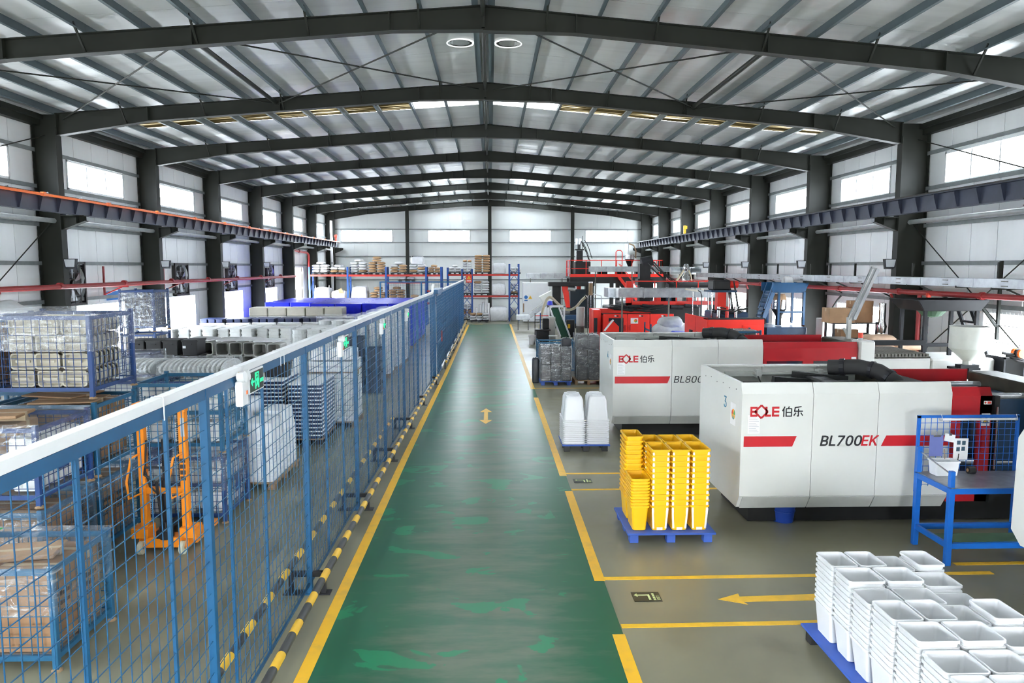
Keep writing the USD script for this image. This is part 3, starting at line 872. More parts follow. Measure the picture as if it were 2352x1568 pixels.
# ------------------------------------------------------------------ storage yard on the left
def cage(loc, w, d, h, mat, label, legs=.12, film=False, front=True, top=False, plate=False, step=.1, rz=0, mid=False):
    """wire mesh stillage; origin at the centre of its base"""
    t = thing('stillage_cage', label, 'cage', loc, rz)
    X, Y = w / 2, d / 2
    for sx in (-1, 1):
        for sy in (-1, 1):
            obj('post', MB().box(sx * X - .028, sx * X + .028, sy * Y - .028, sy * Y + .028, 0, h, c=.004), mat, t)
            obj('foot', MB().lathe([(.001, 0), (.05, 0), (.05, .012), (.03, .03), (.001, .03)], (sx * X, sy * Y, 0), 12), 'wood', t)
    for z, n in ((legs, 'bottom_rail'), (h - .06, 'top_rail')) + (((legs + h) / 2, 'middle_rail'),) * bool(mid):
        for sy in (-1, 1):
            obj(n, MB().box(-X, X, sy * Y - .018, sy * Y + .018, z - .025, z + .025), mat, t)
        for sx in (-1, 1):
            obj(n, MB().box(sx * X - .018, sx * X + .018, -Y, Y, z - .025, z + .025), mat, t)
    obj('base_sheet', MB().box(-X, X, -Y, Y, legs - .005, legs + .012), 'galv', t)
    for s, ax in ((-1, 'y'), (1, 'y'), (1, 'x'), (-1, 'x')):
        mb = MB()
        if ax == 'y':
            for x in np.arange(-X + step, X, step):
                mb.box(x - .0035, x + .0035, s * Y - .0035, s * Y + .0035, legs, h - .06)
            for z in np.arange(legs + step, h - .06, step):
                mb.box(-X, X, s * Y - .0035, s * Y + .0035, z - .0035, z + .0035)
        else:
            for y in np.arange(-Y + step, Y, step):
                mb.box(s * X - .0035, s * X + .0035, y - .0035, y + .0035, legs, h - .06)
            for z in np.arange(legs + step, h - .06, step):
                mb.box(s * X - .0035, s * X + .0035, -Y, Y, z - .0035, z + .0035)
        obj('mesh_panel', mb, mat, t, kind='stuff')
    if plate:
        obj('name_plate', MB().box(X + .01, X + .016, plate - .11, plate + .11, legs + .22, legs + .5), mat, t)
    if film:
        sheet(t, w + .09, d + .09, film[0], film[1], film[2])
    return t


def sheet(t, w, d, z0, z1, seed=0, cap=True, name='stretch_film', amp=.018, mat='film', r=.05):
    """crinkled film around a load, open at the bottom; z0..z1, sagging over the top"""
    n, nz = 10, 8
    rings = []
    rg = np.random.RandomState(seed)
    for i in range(nz):
        z = z0 + (z1 - z0) * i / (nz - 1)
        rings.append(np.array(rr(w, d, r, z, n)))
    if cap:
        for k, s in enumerate((.86, .5, .1)):
            rings.append(np.array(rr(w * s, d * s, r, z1 + (.012, -.01, -.02)[k], n)))
    R = np.array(rings)
    p = R.reshape(-1, 3)
    nn = (meshkit.fbm(p * 5 + seed * 7.3, 3, seed) - .5)[:, None]
    dirn = p.copy(); dirn[:, 2] *= .2; dirn /= np.linalg.norm(dirn, axis=1, keepdims=True) + 1e-9
    p2 = p + dirn * nn * amp * 2
    p2[:, 2] += (meshkit.fbm(p * 6 + 50 + seed, 3, seed) - .5) * amp * 2.5
    R = p2.reshape(R.shape)
    return obj(name, loft([list(map(tuple, q)) for q in R], cap0=False, cap1=cap), mat, t, smooth=True)


def carton(loc, w, d, h, label, rz=0, mat='carton', tape_x=True, print_side=None, lean=0):
    t = thing('carton', label, 'cardboard box', loc, rz)
    obj('box', MB().box(-w / 2, w / 2, -d / 2, d / 2, 0, h - .004, c=.008), mat, t)
    obj('tape', MB().box(-w / 2 - .002, w / 2 + .002, -.03, .03, h - .1, h - .002) if tape_x else MB().box(-.03, .03, -d / 2 - .002, d / 2 + .002, h - .1, h - .002), 'tape', t)
    if print_side:
        mb = MB()
        for k in range(3):
            for j in range(7 - k):
                y = -d * .36 + j * d * .1
                mb.box(w / 2 + .001, w / 2 + .004, y, y + d * .075, h * .62 - k * .09, h * .62 - k * .09 + .05 - .015 * (j % 2))
        obj('print', mb, 'print_dark', t)
    return t


rnd = random.Random(7)
# --- nearest cage with cartons
cage((-4.68, 7.22, 0), 1.22, 1.0, 1.02, 'cage_teal', 'teal wire cage of cartons on the floor, lower left corner', legs=.13, film=(.55, 1.03, 3), step=.1)
carton((-4.41, 7.0, .145), .56, .42, .78, 'printed brown carton at the near right corner of the lowest cage', print_side=True)
carton((-4.41, 7.45, .145), .56, .42, .76, 'plain brown carton at the far right corner of the lowest cage', print_side=True)
carton((-4.98, 7.0, .145), .52, .42, .70, 'brown carton at the near left corner of the lowest cage')
carton((-4.98, 7.45, .145), .52, .42, .72, 'brown carton at the far left corner of the lowest cage')
t = carton((-4.62, 7.25, .93), .62, .42, .05, 'flattened brown carton sheet lying on top in the lowest cage', 12, 'carton_light')
tagp(obj('sticker', MB().box(-5.22, -5.06, 7.5, 7.6, 1.07, 1.075), 'green_dot'), 'small green sticker on the film of the lowest cage', 'sticker')
# --- second column: wrapped cage below, cage with white mouldings above
cage((-5.72, 8.85, 0), 1.22, 1.08, 1.02, 'cage_teal', 'film wrapped teal cage under the cage of white mouldings', film=(.3, 1.03, 5), plate=.1)
for k, (x, y) in enumerate(((-5.45, 8.62), (-5.99, 8.62), (-5.45, 9.08), (-5.99, 9.08))):
    carton((x, y, .145), .5, .42, .72, '%s brown carton inside the film wrapped cage below the white mouldings' % ORD[k + 1], print_side=True)
cage((-5.72, 8.85, 1.05), 1.22, 1.08, .95, 'cage_blue', 'dark blue cage holding white mouldings and cartons, above a wrapped cage', film=(.5, .97, 8), plate=-.05, mid=True)


def moulding(label, loc, w, d, h, rz=0, proto=[None]):
    """a rounded white moulded box lying on its side, made of nested shells seen edge on"""
    if proto[0] is None:
        t = thing('moulded_box', label, 'plastic moulding', loc, rz, group=None)
        obj('shell', loft([rr(w * .8, d * .9, .06, 0, 5), rr(w * .96, d, .08, .05, 5), rr(w, d, .08, h * .55, 5), rr(w * .96, d, .08, h - .03, 5), rr(w * .85, d * .92, .06, h, 5)]), 'foam_white', t, smooth=50)
        for k in range(4):
            obj('rib', loft([rr(w * 1.02, d * .1, .03, 0.04, 4), rr(w * 1.02, d * .1, .03, h * .98, 4)]), 'foam_white', t) if k == 0 else obj('rib', MB().box(-w * .51, w * .51, (-.3 + .2 * k) * d - .012, (-.3 + .2 * k) * d + .012, .05, h * .97), 'foam_white', t)
        proto[0] = t
        return t
    return dup(proto[0], loc, rz, label)


k = 0
for z in (1.21, 1.53):
    for y in (8.55, 8.86, 9.17):
        k += 1
        moulding('%s white moulded box by the fence side of the blue cage, %s layer' % (ORD[(k - 1) % 3 + 1], 'lower' if z < 1.3 else 'upper'), (-5.33, y, z), .36, .29, .29)
carton((-5.94, 8.62, 1.195), .56, .42, .70, 'tall brown carton at the near left of the cage of mouldings')
carton((-5.94, 9.08, 1.195), .56, .42, .71, 'tall brown carton at the far left of the cage of mouldings', mat='carton_light')
carton((-5.9, 8.75, 2.02), .8, .5, .04, 'flattened carton on top of the cage of mouldings', 8, 'carton_light')
# --- third column: two carton cages with the cage of beige trays on top
cage((-5.72, 10.1, 0), 1.22, 1.08, 1.02, 'cage_teal', 'teal carton cage standing on the floor under two others', film=(.75, 1.0, 12))
cage((-5.72, 10.1, 1.05), 1.22, 1.08, .98, 'cage_teal', 'teal carton cage between the floor cage and the beige tray cage', plate=False)
for lev, z in (('floor', .145), ('middle', 1.195)):
    for k, (x, y) in enumerate(((-5.45, 9.86), (-5.99, 9.86), (-5.45, 10.34), (-5.99, 10.34))):
        carton((x, y, z), .5, .44, .76, '%s brown carton in the %s cage below the beige trays' % (ORD[k + 1], lev), print_side=True)
for k, (x, y, a) in enumerate(((-5.6, 9.9, 7), (-5.85, 10.2, -15))):
    carton((x, y, 2.0 + .03 * k), .8, .6, .025, '%s flattened carton under the cage of beige trays' % ('lower', 'upper')[k], a, 'carton_light')
cage((-5.72, 10.1, 2.08), 1.22, 1.1, 1.1, 'cage_blue', 'dark blue cage packed with beige trays at the top of its column', film=(.62, 1.13, 21), legs=.12)
tr = None
for r in range(4):
    for c in range(3):
        for s in range(8):
            x = -6.22 + .19 + c * .33; y = 9.62 + s * .118; z = 2.08 + .145 + r * .225
            lab = 'beige tray in top cage, %s row up, %s column, %s from front' % (ORD[r + 1], ORD[c + 1], ORD[s + 1])
            if tr is None:
                tr = thing('beige_tray', lab, 'tray', (x, y, z), group='beige trays in the top cage')
                b = tub_mesh(.315, .21, .11, .84, .012, .014, .005, .03)
                v, f = b.data()
                v = np.stack([v[:, 0], .11 - v[:, 2], v[:, 1] + .105], 1)   # opening away from the aisle
                obj('shell', MB().add(v, f[:, ::-1]), 'beige_tray', tr)
                obj('rib', MB().box(-.09, .09, -.004, .02, .09, .12), 'beige_tray', tr)
            else:
                dup(tr, (x + (.02 if (r + c) % 2 else 0), y, z), 0, lab)
# --- neighbouring cage at the left edge
cage((-7.1, 10.1, 2.05), 1.22, 1.08, 1.1, 'cage_blue', 'dark blue cage with cartons cut by the left picture edge')
for k, (x, y) in enumerate(((-6.82, 9.85), (-6.82, 10.36))):
    carton((x, y, 2.195), .5, .44, .8, '%s carton in the cage cut by the left picture edge' % ('near', 'far')[k])
for z in (0, 1.03):
    cage((-7.1, 10.1, z), 1.22, 1.08, 1.0, 'cage_teal', '%s teal cage below the one cut by the left picture edge' % ('lower', 'upper')[z > 0])
# --- two cages behind the stacker
cage((-4.54, 11.28, 0), 1.22, 1.06, 1.03, 'cage_blue', 'dark blue floor cage of white mouldings behind the orange stacker', film=(.5, 1.04, 31), plate=.05, mid=True)
cage((-4.54, 11.28, 1.06), 1.22, 1.06, 1.06, 'cage_teal', 'teal upper cage of white mouldings behind the orange stacker', plate=.1, mid=True)
k = 0
for z, lev in ((.14, 'floor'), (.46, 'floor'), (1.2, 'upper'), (1.54, 'upper')):
    for i, x in enumerate((-4.92, -4.54, -4.16)):
        for j, y in enumerate((10.98, 11.28, 11.58)):
            if lev == 'floor' and i == 1 and j == 1:
                continue
            moulding('white moulded box, %s cage behind stacker, %s layer, %s column, %s row' % (lev, 'bottom' if z in (.14, 1.2) else 'top', ORD[i + 1], ORD[j + 1]), (x, y, z), .36, .29, .29)
pr = None
for i in range(3):
    for s in range(7):
        lab = 'round hollow white cap in upper cage, %s stack, %s up' % (ORD[i + 1], ORD[s + 1])
        x = -5.0 + i * .2
        if pr is None:
            pr = thing('hollow_cap', lab, 'plastic moulding', (x, 10.85, 1.90), group='hollow caps in the upper cage')
            obj('cap', MB().lathe([(.001, 0), (.085, 0), (.09, .01), (.09, .02), (.07, .022), (.065, .012), (.001, .012)], n=20), 'foam_white', pr, smooth=30)
        else:
            dup(pr, (x, 10.85, 1.90 + s * .022), 0, lab)

# --- orange manual stacker (its back faces the camera)
t = thing('pallet_stacker', 'orange manual pallet stacker with twin masts and pale wheels behind the fence', 'pallet stacker', (-4.33, 9.72, 0))
for s in (-1, 1):
    obj('mast', MB().box(s * .27 - .045, s * .27 + .045, -.05, .05, .2, 1.95, c=.006).box(s * .27 - .06, s * .27 + .06, -.065, .0, .2, .32), 'orange_steel', t)
    obj('leg_box', MB().box(*sorted((s * .20, s * .42)), -.12, .14, .19, .33, c=.01).box(*sorted((s * .22, s * .36)), .1, .9, .05, .12, c=.008), 'orange_steel', t)
    w = group_part('caster', t)
    obj('wheel', MB().tube([(s * .27 - .025, -.16, .088), (s * .27 + .025, -.16, .088)], .088, 20), 'tyre_pale', w, smooth=40)
    hub = MB()
    for a in range(6):
        hub.bar((s * .27, -.16, .088), (s * .27, -.16 + .06 * math.cos(a * PI / 3), .088 + .06 * math.sin(a * PI / 3)), .056, .012, up=(1, 0, 0))
    obj('hub', hub.tube([(s * .27 - .032, -.16, .088), (s * .27 + .032, -.16, .088)], .02, 10), 'wood', w)
    obj('fork_plate', MB().bar((s * .27 - .036, -.16, .088), (s * .27 - .036, -.09, .2), .05, .008, up=(1, 0, 0)).bar((s * .27 + .036, -.16, .088), (s * .27 + .036, -.09, .2), .05, .008, up=(1, 0, 0)), 'orange_steel', w)
    obj('grab_handle', MB().tube([(s * .27 - .0, -.06, 1.33), (s * .27 - .06, -.2, 1.3), (s * .27 - .1, -.26, 1.0), (s * .27 - .08, -.26, .78), (s * .27, -.08, .8), (s * .27, -.05, .84)], .015, 8), 'orange_steel', t, smooth=True)
    obj('fork', MB().box(s * .18 - .07, s * .18 + .07, .06, .98, .13, .165, c=.01), 'black_steel', t)
    ch = MB()
    for z in np.arange(.5, 1.9, .026):
        ch.box(s * .19 - .012, s * .19 + .012, .02, .04, z, z + .016)
    obj('chain', ch, 'black_steel', t, kind='stuff')
obj('top_roller', MB().tube([(-.36, -.02, 1.95), (.27, -.02, 1.95)], .038, 14).box(-.32, -.22, -.06, .06, 1.9, 2.0).box(.22, .33, -.07, .06, 1.88, 2.0), 'orange_steel', t)
obj('cross_bar', MB().box(-.3, .3, -.04, .03, .78, .86), 'orange_steel', t)
obj('base_beam', MB().box(-.32, .32, -.1, .12, .06, .2, c=.01), 'orange_steel', t)
obj('cylinder', MB().cyl((0, .02), .05, .2, .95, 14).cyl((0, .02), .03, .95, 1.5, 12), 'black_steel', t, smooth=40)
obj('pump', MB().cyl((.02, -.05), .09, .18, .34, 16).box(-.08, .1, -.14, -.02, .2, .3).cyl((.05, -.14), .02, .3, .42, 8), 'black_steel', t)
obj('tiller', MB().tube([(0, -.12, .35), (0, -.2, .8), (0, -.24, 1.0)], .02, 8).tube([(-.02, -.24, 1.0), (-.14, -.26, 1.1), (-.12, -.28, 1.2), (.12, -.28, 1.2), (.14, -.26, 1.1), (.02, -.24, 1.0)], .016, 8), 'black_steel', t)
obj('hose', MB().tube([(-.2, -.03, 1.5), (-.22, -.06, 1.1), (-.15, -.1, .9), (-.02, -.08, .75), (0, -.06, .4)], .012, 6), 'rubber', t)
obj('label_strip', MB().box(.26, .31, -.054, -.051, 1.55, 1.8), 'paper_print', t)
pt = MB()
for k in range(4):
    pt.box(.235, .305, -.054, -.051, 1.2 - k * .08, 1.255 - k * .08)
obj('mast_print', pt, 'print_dark', t)

# --- pallet of white nested covers beyond the two cages
def stack_of(make, n, loc, pitch, labf, proto):
    """n nested copies upwards; make(label, loc) builds the first, proto is a one-slot list"""
    for k in range(n):
        p = (loc[0], loc[1], loc[2] + k * pitch)
        if proto[0] is None:
            proto[0] = make(labf(k), p)
        else:
            dup(proto[0], p, 0, labf(k))


def flip(mb, h):
    v, f = mb.data(); v = v.copy(); v[:, 2] = h - v[:, 2]
    return MB().add(v, f[:, ::-1])


def make_cover(label, p):
    t = thing('white_cover', label, 'plastic cover', p, group='nested white covers behind the fence')
    obj('shell', flip(tub_mesh(.54, .74, .36, .82, .02, .03, .0025, .07, 5), .36), 'white_bin', t, smooth=30)
    obj('top_step', loft([rr(.34, .5, .05, .355, 4), rr(.31, .47, .05, .362, 4)]), 'white_bin', t)
    return t


cp = [None]
pallet((-4.22, 13.12, 0), 1.2, 1.62, 'wood', 'low wooden pallet under the nested white covers', feet='wood')
for i, x in enumerate((-4.5, -3.94)):
    for j, y in enumerate((12.72, 13.52)):
        stack_of(make_cover, (16 if j else 15) - 3 * i, (x, y, .14), .058, lambda k: 'white cover, %s up, %s stack, %s row, beyond the cages' % (ORD[k + 1], 'outer' if i else 'inner', 'far' if j else 'near'), cp)


def make_flat(label, p):
    t = thing('rimmed_tray', label, 'tray', p, group='striped tray stacks behind the fence')
    obj('body', MB().box(-.34, .34, -.66, .66, 0, .055, c=.006), 'navy_tub', t)  # navy stands in for the shade below each white rim
    obj('rim', MB().box(-.36, .36, -.68, .68, .055, .083, c=.008), 'white_bin', t, label='white rim')
    return t


ft = [None]
pallet((-3.92, 16.2, 0), .74, 1.36, 'wood', 'dark pallet under the taller stack of white rimmed trays', feet='black_plastic')
pallet((-4.72, 16.2, 0), .74, 1.36, 'wood', 'dark pallet under the second stack of white rimmed trays', feet='black_plastic')
stack_of(make_flat, 14, (-3.92, 16.2, .14), .0835, lambda k: 'white rimmed tray with navy painted shade, %s up in the stack nearer the fence' % ORD[k + 1], ft)
stack_of(make_flat, 15, (-4.72, 16.2, .14), .0835, lambda k: 'white rimmed tray with navy painted shade, %s up in the stack farther from the fence' % ORD[k + 1], ft)


def open_crate(name, label, cat, p, w, d, h, mat, taper=.86, rz=0, group=None):
    t = thing(name, label, cat, p, rz, group)
    obj('body', tub_mesh(w, d, h, taper, .02, .03, .01, .03), mat, t)
    for s in (-1, 1):
        obj('grip', MB().box(s * (w / 2 - .012) - .02, s * (w / 2 - .012) + .02, -.07, .07, h - .07, h - .035), mat, t)
    return t


open_crate('black_crate', 'black open crate standing on the striped tray stack', 'crate', (-4.62, 16.1, 1.40), .56, .44, .34, 'black_plastic')
# white flat boxes with a carton sheet, wrapped
pallet((-3.72, 17.75, 0), 1.1, 1.05, 'wood', 'black footed pallet under the white flat boxes', slats=True)
for k in range(11):
    t = thing('flat_box', 'white flat box, %s up, in the stack beyond the striped trays' % ORD[k + 1], 'box', (-3.72, 17.75, .142 + k * .128 + (.02 if k > 8 else 0)), 0)
    obj('box', MB().box(-.53, .53, -.5, .5, 0, .12, c=.012), 'foam_white', t)
    obj('lid_edge', MB().box(-.535, .535, -.505, .505, .085, .118, c=.01), 'white_plastic', t)
carton((-3.72, 17.75, 1.298), 1.1, 1.04, .012, 'brown carton sheet between the white flat boxes', mat='carton_light')
t = thing('film_bundle', 'puffy clear film cushion on top of the white flat boxes', 'plastic film', (-3.72, 17.75, 1.6))
sheet(t, 1.0, .95, 0.0, .2, 77, amp=.03, mat='film_white', name='film', r=.2)
# navy crates
k = 0
for i, (x, n) in enumerate(((-3.98, 5), (-3.48, 4))):
    for r in range(n):
        c = open_crate('dark_crate', 'dark blue grey crate, %s up in the %s column beside the aisle fence' % (ORD[r + 1], ('taller', 'shorter')[i]), 'crate', (x, 22.2, .02 + r * .335), .46, .66, .33, 'charcoal_tub', .93)


def column_mesh(w, d, h0, pitch, n, round_=False, flare=.03, mb=None, cx=0, cy=0, z0=0):
    """a stack of nested tubs: body of the lowest, then one folded rim per tub"""
    rings = []
    R = (lambda a, b, z: [(cx + p[0], cy + p[1], z0 + p[2]) for p in rr(a, b, min(a, b) * (.49 if round_ else .14), z, 4)])
    rings += [R(w * .86, d * .86, 0), R(w - flare, d - flare, h0)]
    for k in range(n):
        z = h0 + k * pitch
        rings += [R(w, d, z), R(w, d, z + pitch * .5), R(w - flare, d - flare, z + pitch * .52), R(w - flare, d - flare, z + pitch * .98)]
    rings += [R(w, d, h0 + n * pitch), R(w, d, h0 + n * pitch + .03), R(w * .8, d * .8, h0 + n * pitch + .03)]
    return loft(rings, mb=mb)


def wrapped(label, loc, mat, w=1.1, d=1.1, h=1.8, nx=3, ny=3, pitch=.07, round_=False, film='film', cat='wrapped pallet', group=None, rz=0, film_z=.2, top=True):
    t = thing('wrapped_pallet', label, cat, loc, rz, group)
    obj('deck', MB().box(-w / 2, w / 2, -d / 2, d / 2, .10, .14), 'wood', t)
    for x in (-w / 2 + .1, 0, w / 2 - .1):
        obj('stringer', MB().box(x - .05, x + .05, -d / 2, d / 2, 0, .10), 'wood', t)
    cw, cd = w / nx, d / ny
    h0 = .32
    for i in range(nx):
        for j in range(ny):
            n = int((h - .14 - h0 - .03) / pitch)
            obj('tub_stack', column_mesh(cw - .01, cd - .01, h0, pitch, n, round_, min(.03, cw * .1), None, -w / 2 + cw * (i + .5), -d / 2 + cd * (j + .5), .14), mat, t, smooth=25)
    if film:
        sheet(t, w + .05, d + .05, film_z, h + .02, int(abs(loc[0]) * 10 + loc[1]), amp=.02, cap=top, mat=film)
    return t


# white tubs behind the fence
a = wrapped('film wrapped pallet of round white tubs nearest the charcoal crates', (-3.95, 25.6, 0), 'foam_white', 1.15, 1.2, 2.15, 3, 3, .16, True)
dup(a, (-3.9, 27.5, 0), 0, 'film wrapped pallet of round white tubs, second along the fence')
dup(a, (-3.85, 29.6, 0), 0, 'film wrapped pallet of round white tubs, third along the fence')
# blue tubs
bl = None
for j, y in enumerate((34.6, 35.9, 37.2, 38.5, 39.8)):
    for i, x in enumerate((-4.1, -5.3, -6.5, -7.7, -8.9, -10.1)):
        if j == 0 and i > 3:
            continue
        lab = 'blue film wrapped pallet of bins, %s from the fence in the %s row' % (ORD[i + 1], ORD[j + 1])
        if bl is None:
            bl = wrapped(lab, (x, y, 0), 'blue_tub', 1.12, 1.12, 2.05, 2, 2, .5, film='blue_film', film_z=.9, group='blue wrapped pallets in the storage yard')
        else:
            dup(bl, (x, y + (i % 2) * .06, 0), 0, lab)
cr = None
for i in range(5):
    lab = 'cream carton block in front of the blue pallets, %s from the fence side' % ORD[i + 1]
    x = -6.9 - i * .82
    if cr is None:
        cr = thing('cream_block', lab, 'box', (x, 33.2, 0))
        obj('base', MB().box(-.4, .4, -.5, .5, 0, 1.6, c=.02), 'foam_white', cr)
        obj('top_box', MB().box(-.39, .39, -.5, .5, 1.61, 1.98, c=.03), 'beige_tray', cr)
    else:
        dup(cr, (x, 33.2, 0), 0, lab)
# navy lidded tubs
nv = None
for i in range(7):
    lab = 'pallet of navy lidded tubs, %s from the fence in its row' % ORD[i + 1]
    x = -3.9 - i * .98
    if nv is None:
        nv = wrapped(lab, (x, 30.9, 0), 'navy_tub', .92, 1.05, 1.86, 3, 2, .30, film=None, group='navy tub pallets in the storage yard')
    else:
        dup(nv, (x - (1.3 if i == 0 else 1.3), 30.9 - .12 * i, 0), 0, lab)
for i in range(7):
    t = thing('foam_sheet', 'white foam sheet edge in front of the navy tubs, %s from the fence' % ORD[i + 1], 'foam sheet', (-5.1 - i * .98, 30.1 - .1 * i, 0))
    obj('sheet', MB().box(-.48, .48, -.04, .04, 0, 1.52, c=.01), 'foam_white', t)
    obj('fold', MB().box(-.47, .47, -.09, .09, 1.5, 1.55, c=.02), 'film_white', t)
# grey and white rows
gr = None
for i in range(6):
    lab = 'pallet of grey nested tubs, %s from the fence in its row' % ORD[i + 1]
    if gr is None:
        gr = wrapped(lab, (-5.5, 28.0, 0), 'grey_tub', .98, 1.0, 1.68, 4, 3, .11, film=None,  group='grey tub pallets in the storage yard')
    else:
        dup(gr, (-5.5 - i * 1.04, 28.0 - .1 * i, 0), 0, lab)
wt = None
for i in range(5):
    lab = 'pallet of white stacked tubs, %s from the fence in its row' % ORD[i + 1]
    if wt is None:
        wt = wrapped(lab, (-5.75, 24.6, 0), 'foam_white', 1.12, 1.1, 1.84, 3, 3, .13, film=None,  group='white tub pallets in the storage yard')
    else:
        dup(wt, (-5.75 - i * 1.2, 24.5 - .1 * i, 0), 0, lab)
for i, (x, y) in enumerate(((-5.35, 26.25), (-5.3, 22.6))):
    wrapped('loosely wrapped pallet of big round white buckets, %s the white tub row' % ('behind', 'before')[i], (x, y, 0), 'foam_white', 1.3, 1.0, 2.05 - .1 * i, 3, 2, .2, True)
t = thing('blue_cover', 'crumpled blue plastic cover lying on a grey tub pallet', 'plastic sheet', (-5.55, 27.9, 1.62))
sheet(t, .9, .6, 0, .12, 5, amp=.05, mat='blue_tub', name='sheet', r=.2)
# grey square tubs lying on their sides with the mouths to the camera
gb = None
for i, (x0, y, n) in enumerate(((-7.25, 18.3, 2), (-6.5, 18.2, 3), (-5.5, 17.9, 2))):
    wrapped('%s white wrapped block under the grey tubs on their sides' % ORD[i + 1], (x0 + .33 * (n - 1) / 2, y + .3, 0), 'foam_white', .33 * n - .02, 1.0, 1.28, n, 2, .1)
    for c in range(n):
        for r in range(2):
            lab = 'grey square tub on its side, %s layer, %s across, group %s' % (('lower', 'upper')[r], ORD[c + 1], ('near the black crates', 'in the middle', 'near the fence')[i])
            p = (x0 + c * .33, y - .18, 1.46 + r * .325)
            if gb is None:
                gb = thing('grey_tub', lab, 'tub', p, group='grey tubs on their sides')
                b = tub_mesh(.32, .32, .62, .86, .015, .03, .008, .04)
                v, f = b.data()
                v = np.stack([v[:, 0], .62 - v[:, 2], v[:, 1]], 1)
                obj('shell', MB().add(v, f[:, ::-1]), 'grey_tub', gb, smooth=30)
                obj('foot_rib', MB().box(-.05, .05, .55, .63, -.16, -.13), 'grey_tub', gb)
            else:
                dup(gb, p, 0, lab)
    t = thing('film_cover', 'sheet of film over the %s group of grey side-lying tubs' % ORD[i + 1], 'plastic film', (x0 + .33 * (n - 1) / 2, y + .13, 1.98))
    sheet(t, .33 * n, .66, 0, .03, i, amp=.02, mat='film_white', name='film', r=.1)
# black crates
bk = None
for c in range(4):
    for r in range(6):
        lab = 'black lidded crate, %s up, %s column, stacked beyond the beige tray cage' % (ORD[r + 1], ORD[c + 1])
        p = (-6.9 - c * .375 + (.0 if c else .06), 17.2, .0 + r * .352)
        if bk is None:
            bk = thing('black_crate', lab, 'crate', p, group='stack of black lidded crates')
            obj('body', tub_mesh(.37, .56, .33, .88, .015, .025, .01, .02), 'black_plastic', bk)
            obj('lid', MB().box(-.185, .185, -.28, .28, .322, .35, c=.006), 'black_plastic', bk)
            obj('grip', MB().box(-.06, .06, -.29, -.265, .24, .265), 'black_plastic', bk)
        else:
            dup(bk, p, 0, lab)
tagp(obj('crate_label', MB().box(-6.99, -6.92, 16.925, 16.93, 1.92, 1.98), 'paper_white'), 'small white label on a black lidded crate', 'label')
# wrapped bundles on cages between
for i, (x, y) in enumerate(((-5.35, 13.7), (-6.65, 13.75))):
    for z in (0, .90):
        cage((x, y, z), 1.22, 1.1, .88, 'cage_blue', '%s blue cage under the %s long wrapped bundle' % ('lower' if z == 0 else 'upper', ('outer', 'inner')[i]), plate=False)
        t = thing('white_sheet_stack', 'stack of white sheets in the %s cage under the %s long bundle' % ('lower' if z == 0 else 'upper', ('outer', 'inner')[i]), 'plastic sheet', (x, y, z + .14))
        for q in range(4):
            obj('sheet', MB().box(-.52, .52, -.45, .45, q * .16, q * .16 + .15, c=.02), 'foam_white', t)
    t = thing('wrapped_bundle', 'long rounded bundle of ribbed white trays in film, %s one' % ('outer', 'inner')[i], 'wrapped bundle', (x, y, 1.79))
    for q in range(14):
        obj('tray', loft([[(-.56 + q * .084 + dx, p[0], p[1] + .15) for p in [(.5 * s * math.cos(a), .14 * s * math.sin(a)) for a in np.linspace(0, 2 * PI, 17)[:-1]]] for dx, s in ((0, .9), (.01, 1), (.05, 1), (.06, .9))]), 'foam_white', t)
    sheet(t, 1.24, 1.04, .02, .29, 40 + i, amp=.02, r=.1)
t = thing('wrapped_bundle', 'small navy bundle in clear film before the black crates', 'wrapped bundle', (-7.3, 15.6, 0))
obj('crate_block', MB().box(-.35, .35, -.3, .3, 0, 1.95, c=.06), 'navy_tub', t)
obj('top_ridge', MB().box(-.3, .3, -.25, .25, 1.95, 2.0, c=.02), 'navy_tub', t)
sheet(t, .76, .68, .3, 2.02, 9)
# far cages by the wall
for z in (0, 1.02, 2.06):
    cage((-9.3, 20.2, z), .86, .9, 1.12 if z > 2 else 1.0, 'cage_blue', '%s cage of the tall stack by the exhaust fans' % {0: 'lowest', 1.02: 'middle', 2.06: 'top'}[z], film=(.1, 1.02, 60) if z > 2 else False, plate=False)
carton((-9.3, 20.2, 1.17), .74, .78, .78, 'pale carton with two round handle holes in the middle far cage', mat='beige_tray')
for k in range(2):
    tagp(obj('handle_hole', MB().tube([(-9.12, 19.80, 1.42 + k * .3), (-9.12, 19.806, 1.42 + k * .3)], .05, 14), 'print_dark'), '%s round handle hole of the pale carton' % ('lower', 'upper')[k], 'handle hole')
t = thing('grey_case', 'dark grey case inside the top film wrapped far cage', 'case', (-9.3, 20.2, 2.21))
obj('body', MB().box(-.36, .36, -.38, .38, 0, .7, c=.03), 'charcoal_tub', t)
obj('lid', MB().box(-.37, .37, -.39, .39, .66, .72, c=.01), 'black_plastic', t)
# white sack on cages beyond the beige tray cage
for z in (0, 1.02):
    cage((-8.3, 12.4, z), 1.22, 1.1, 1.0, 'cage_teal', '%s teal cage under the big white sack' % ('lower' if z == 0 else 'upper'), plate=False)
cage((-8.3, 12.4, 2.04), 1.22, 1.1, .9, 'cage_teal', 'top teal cage holding the big white sack', plate=False)


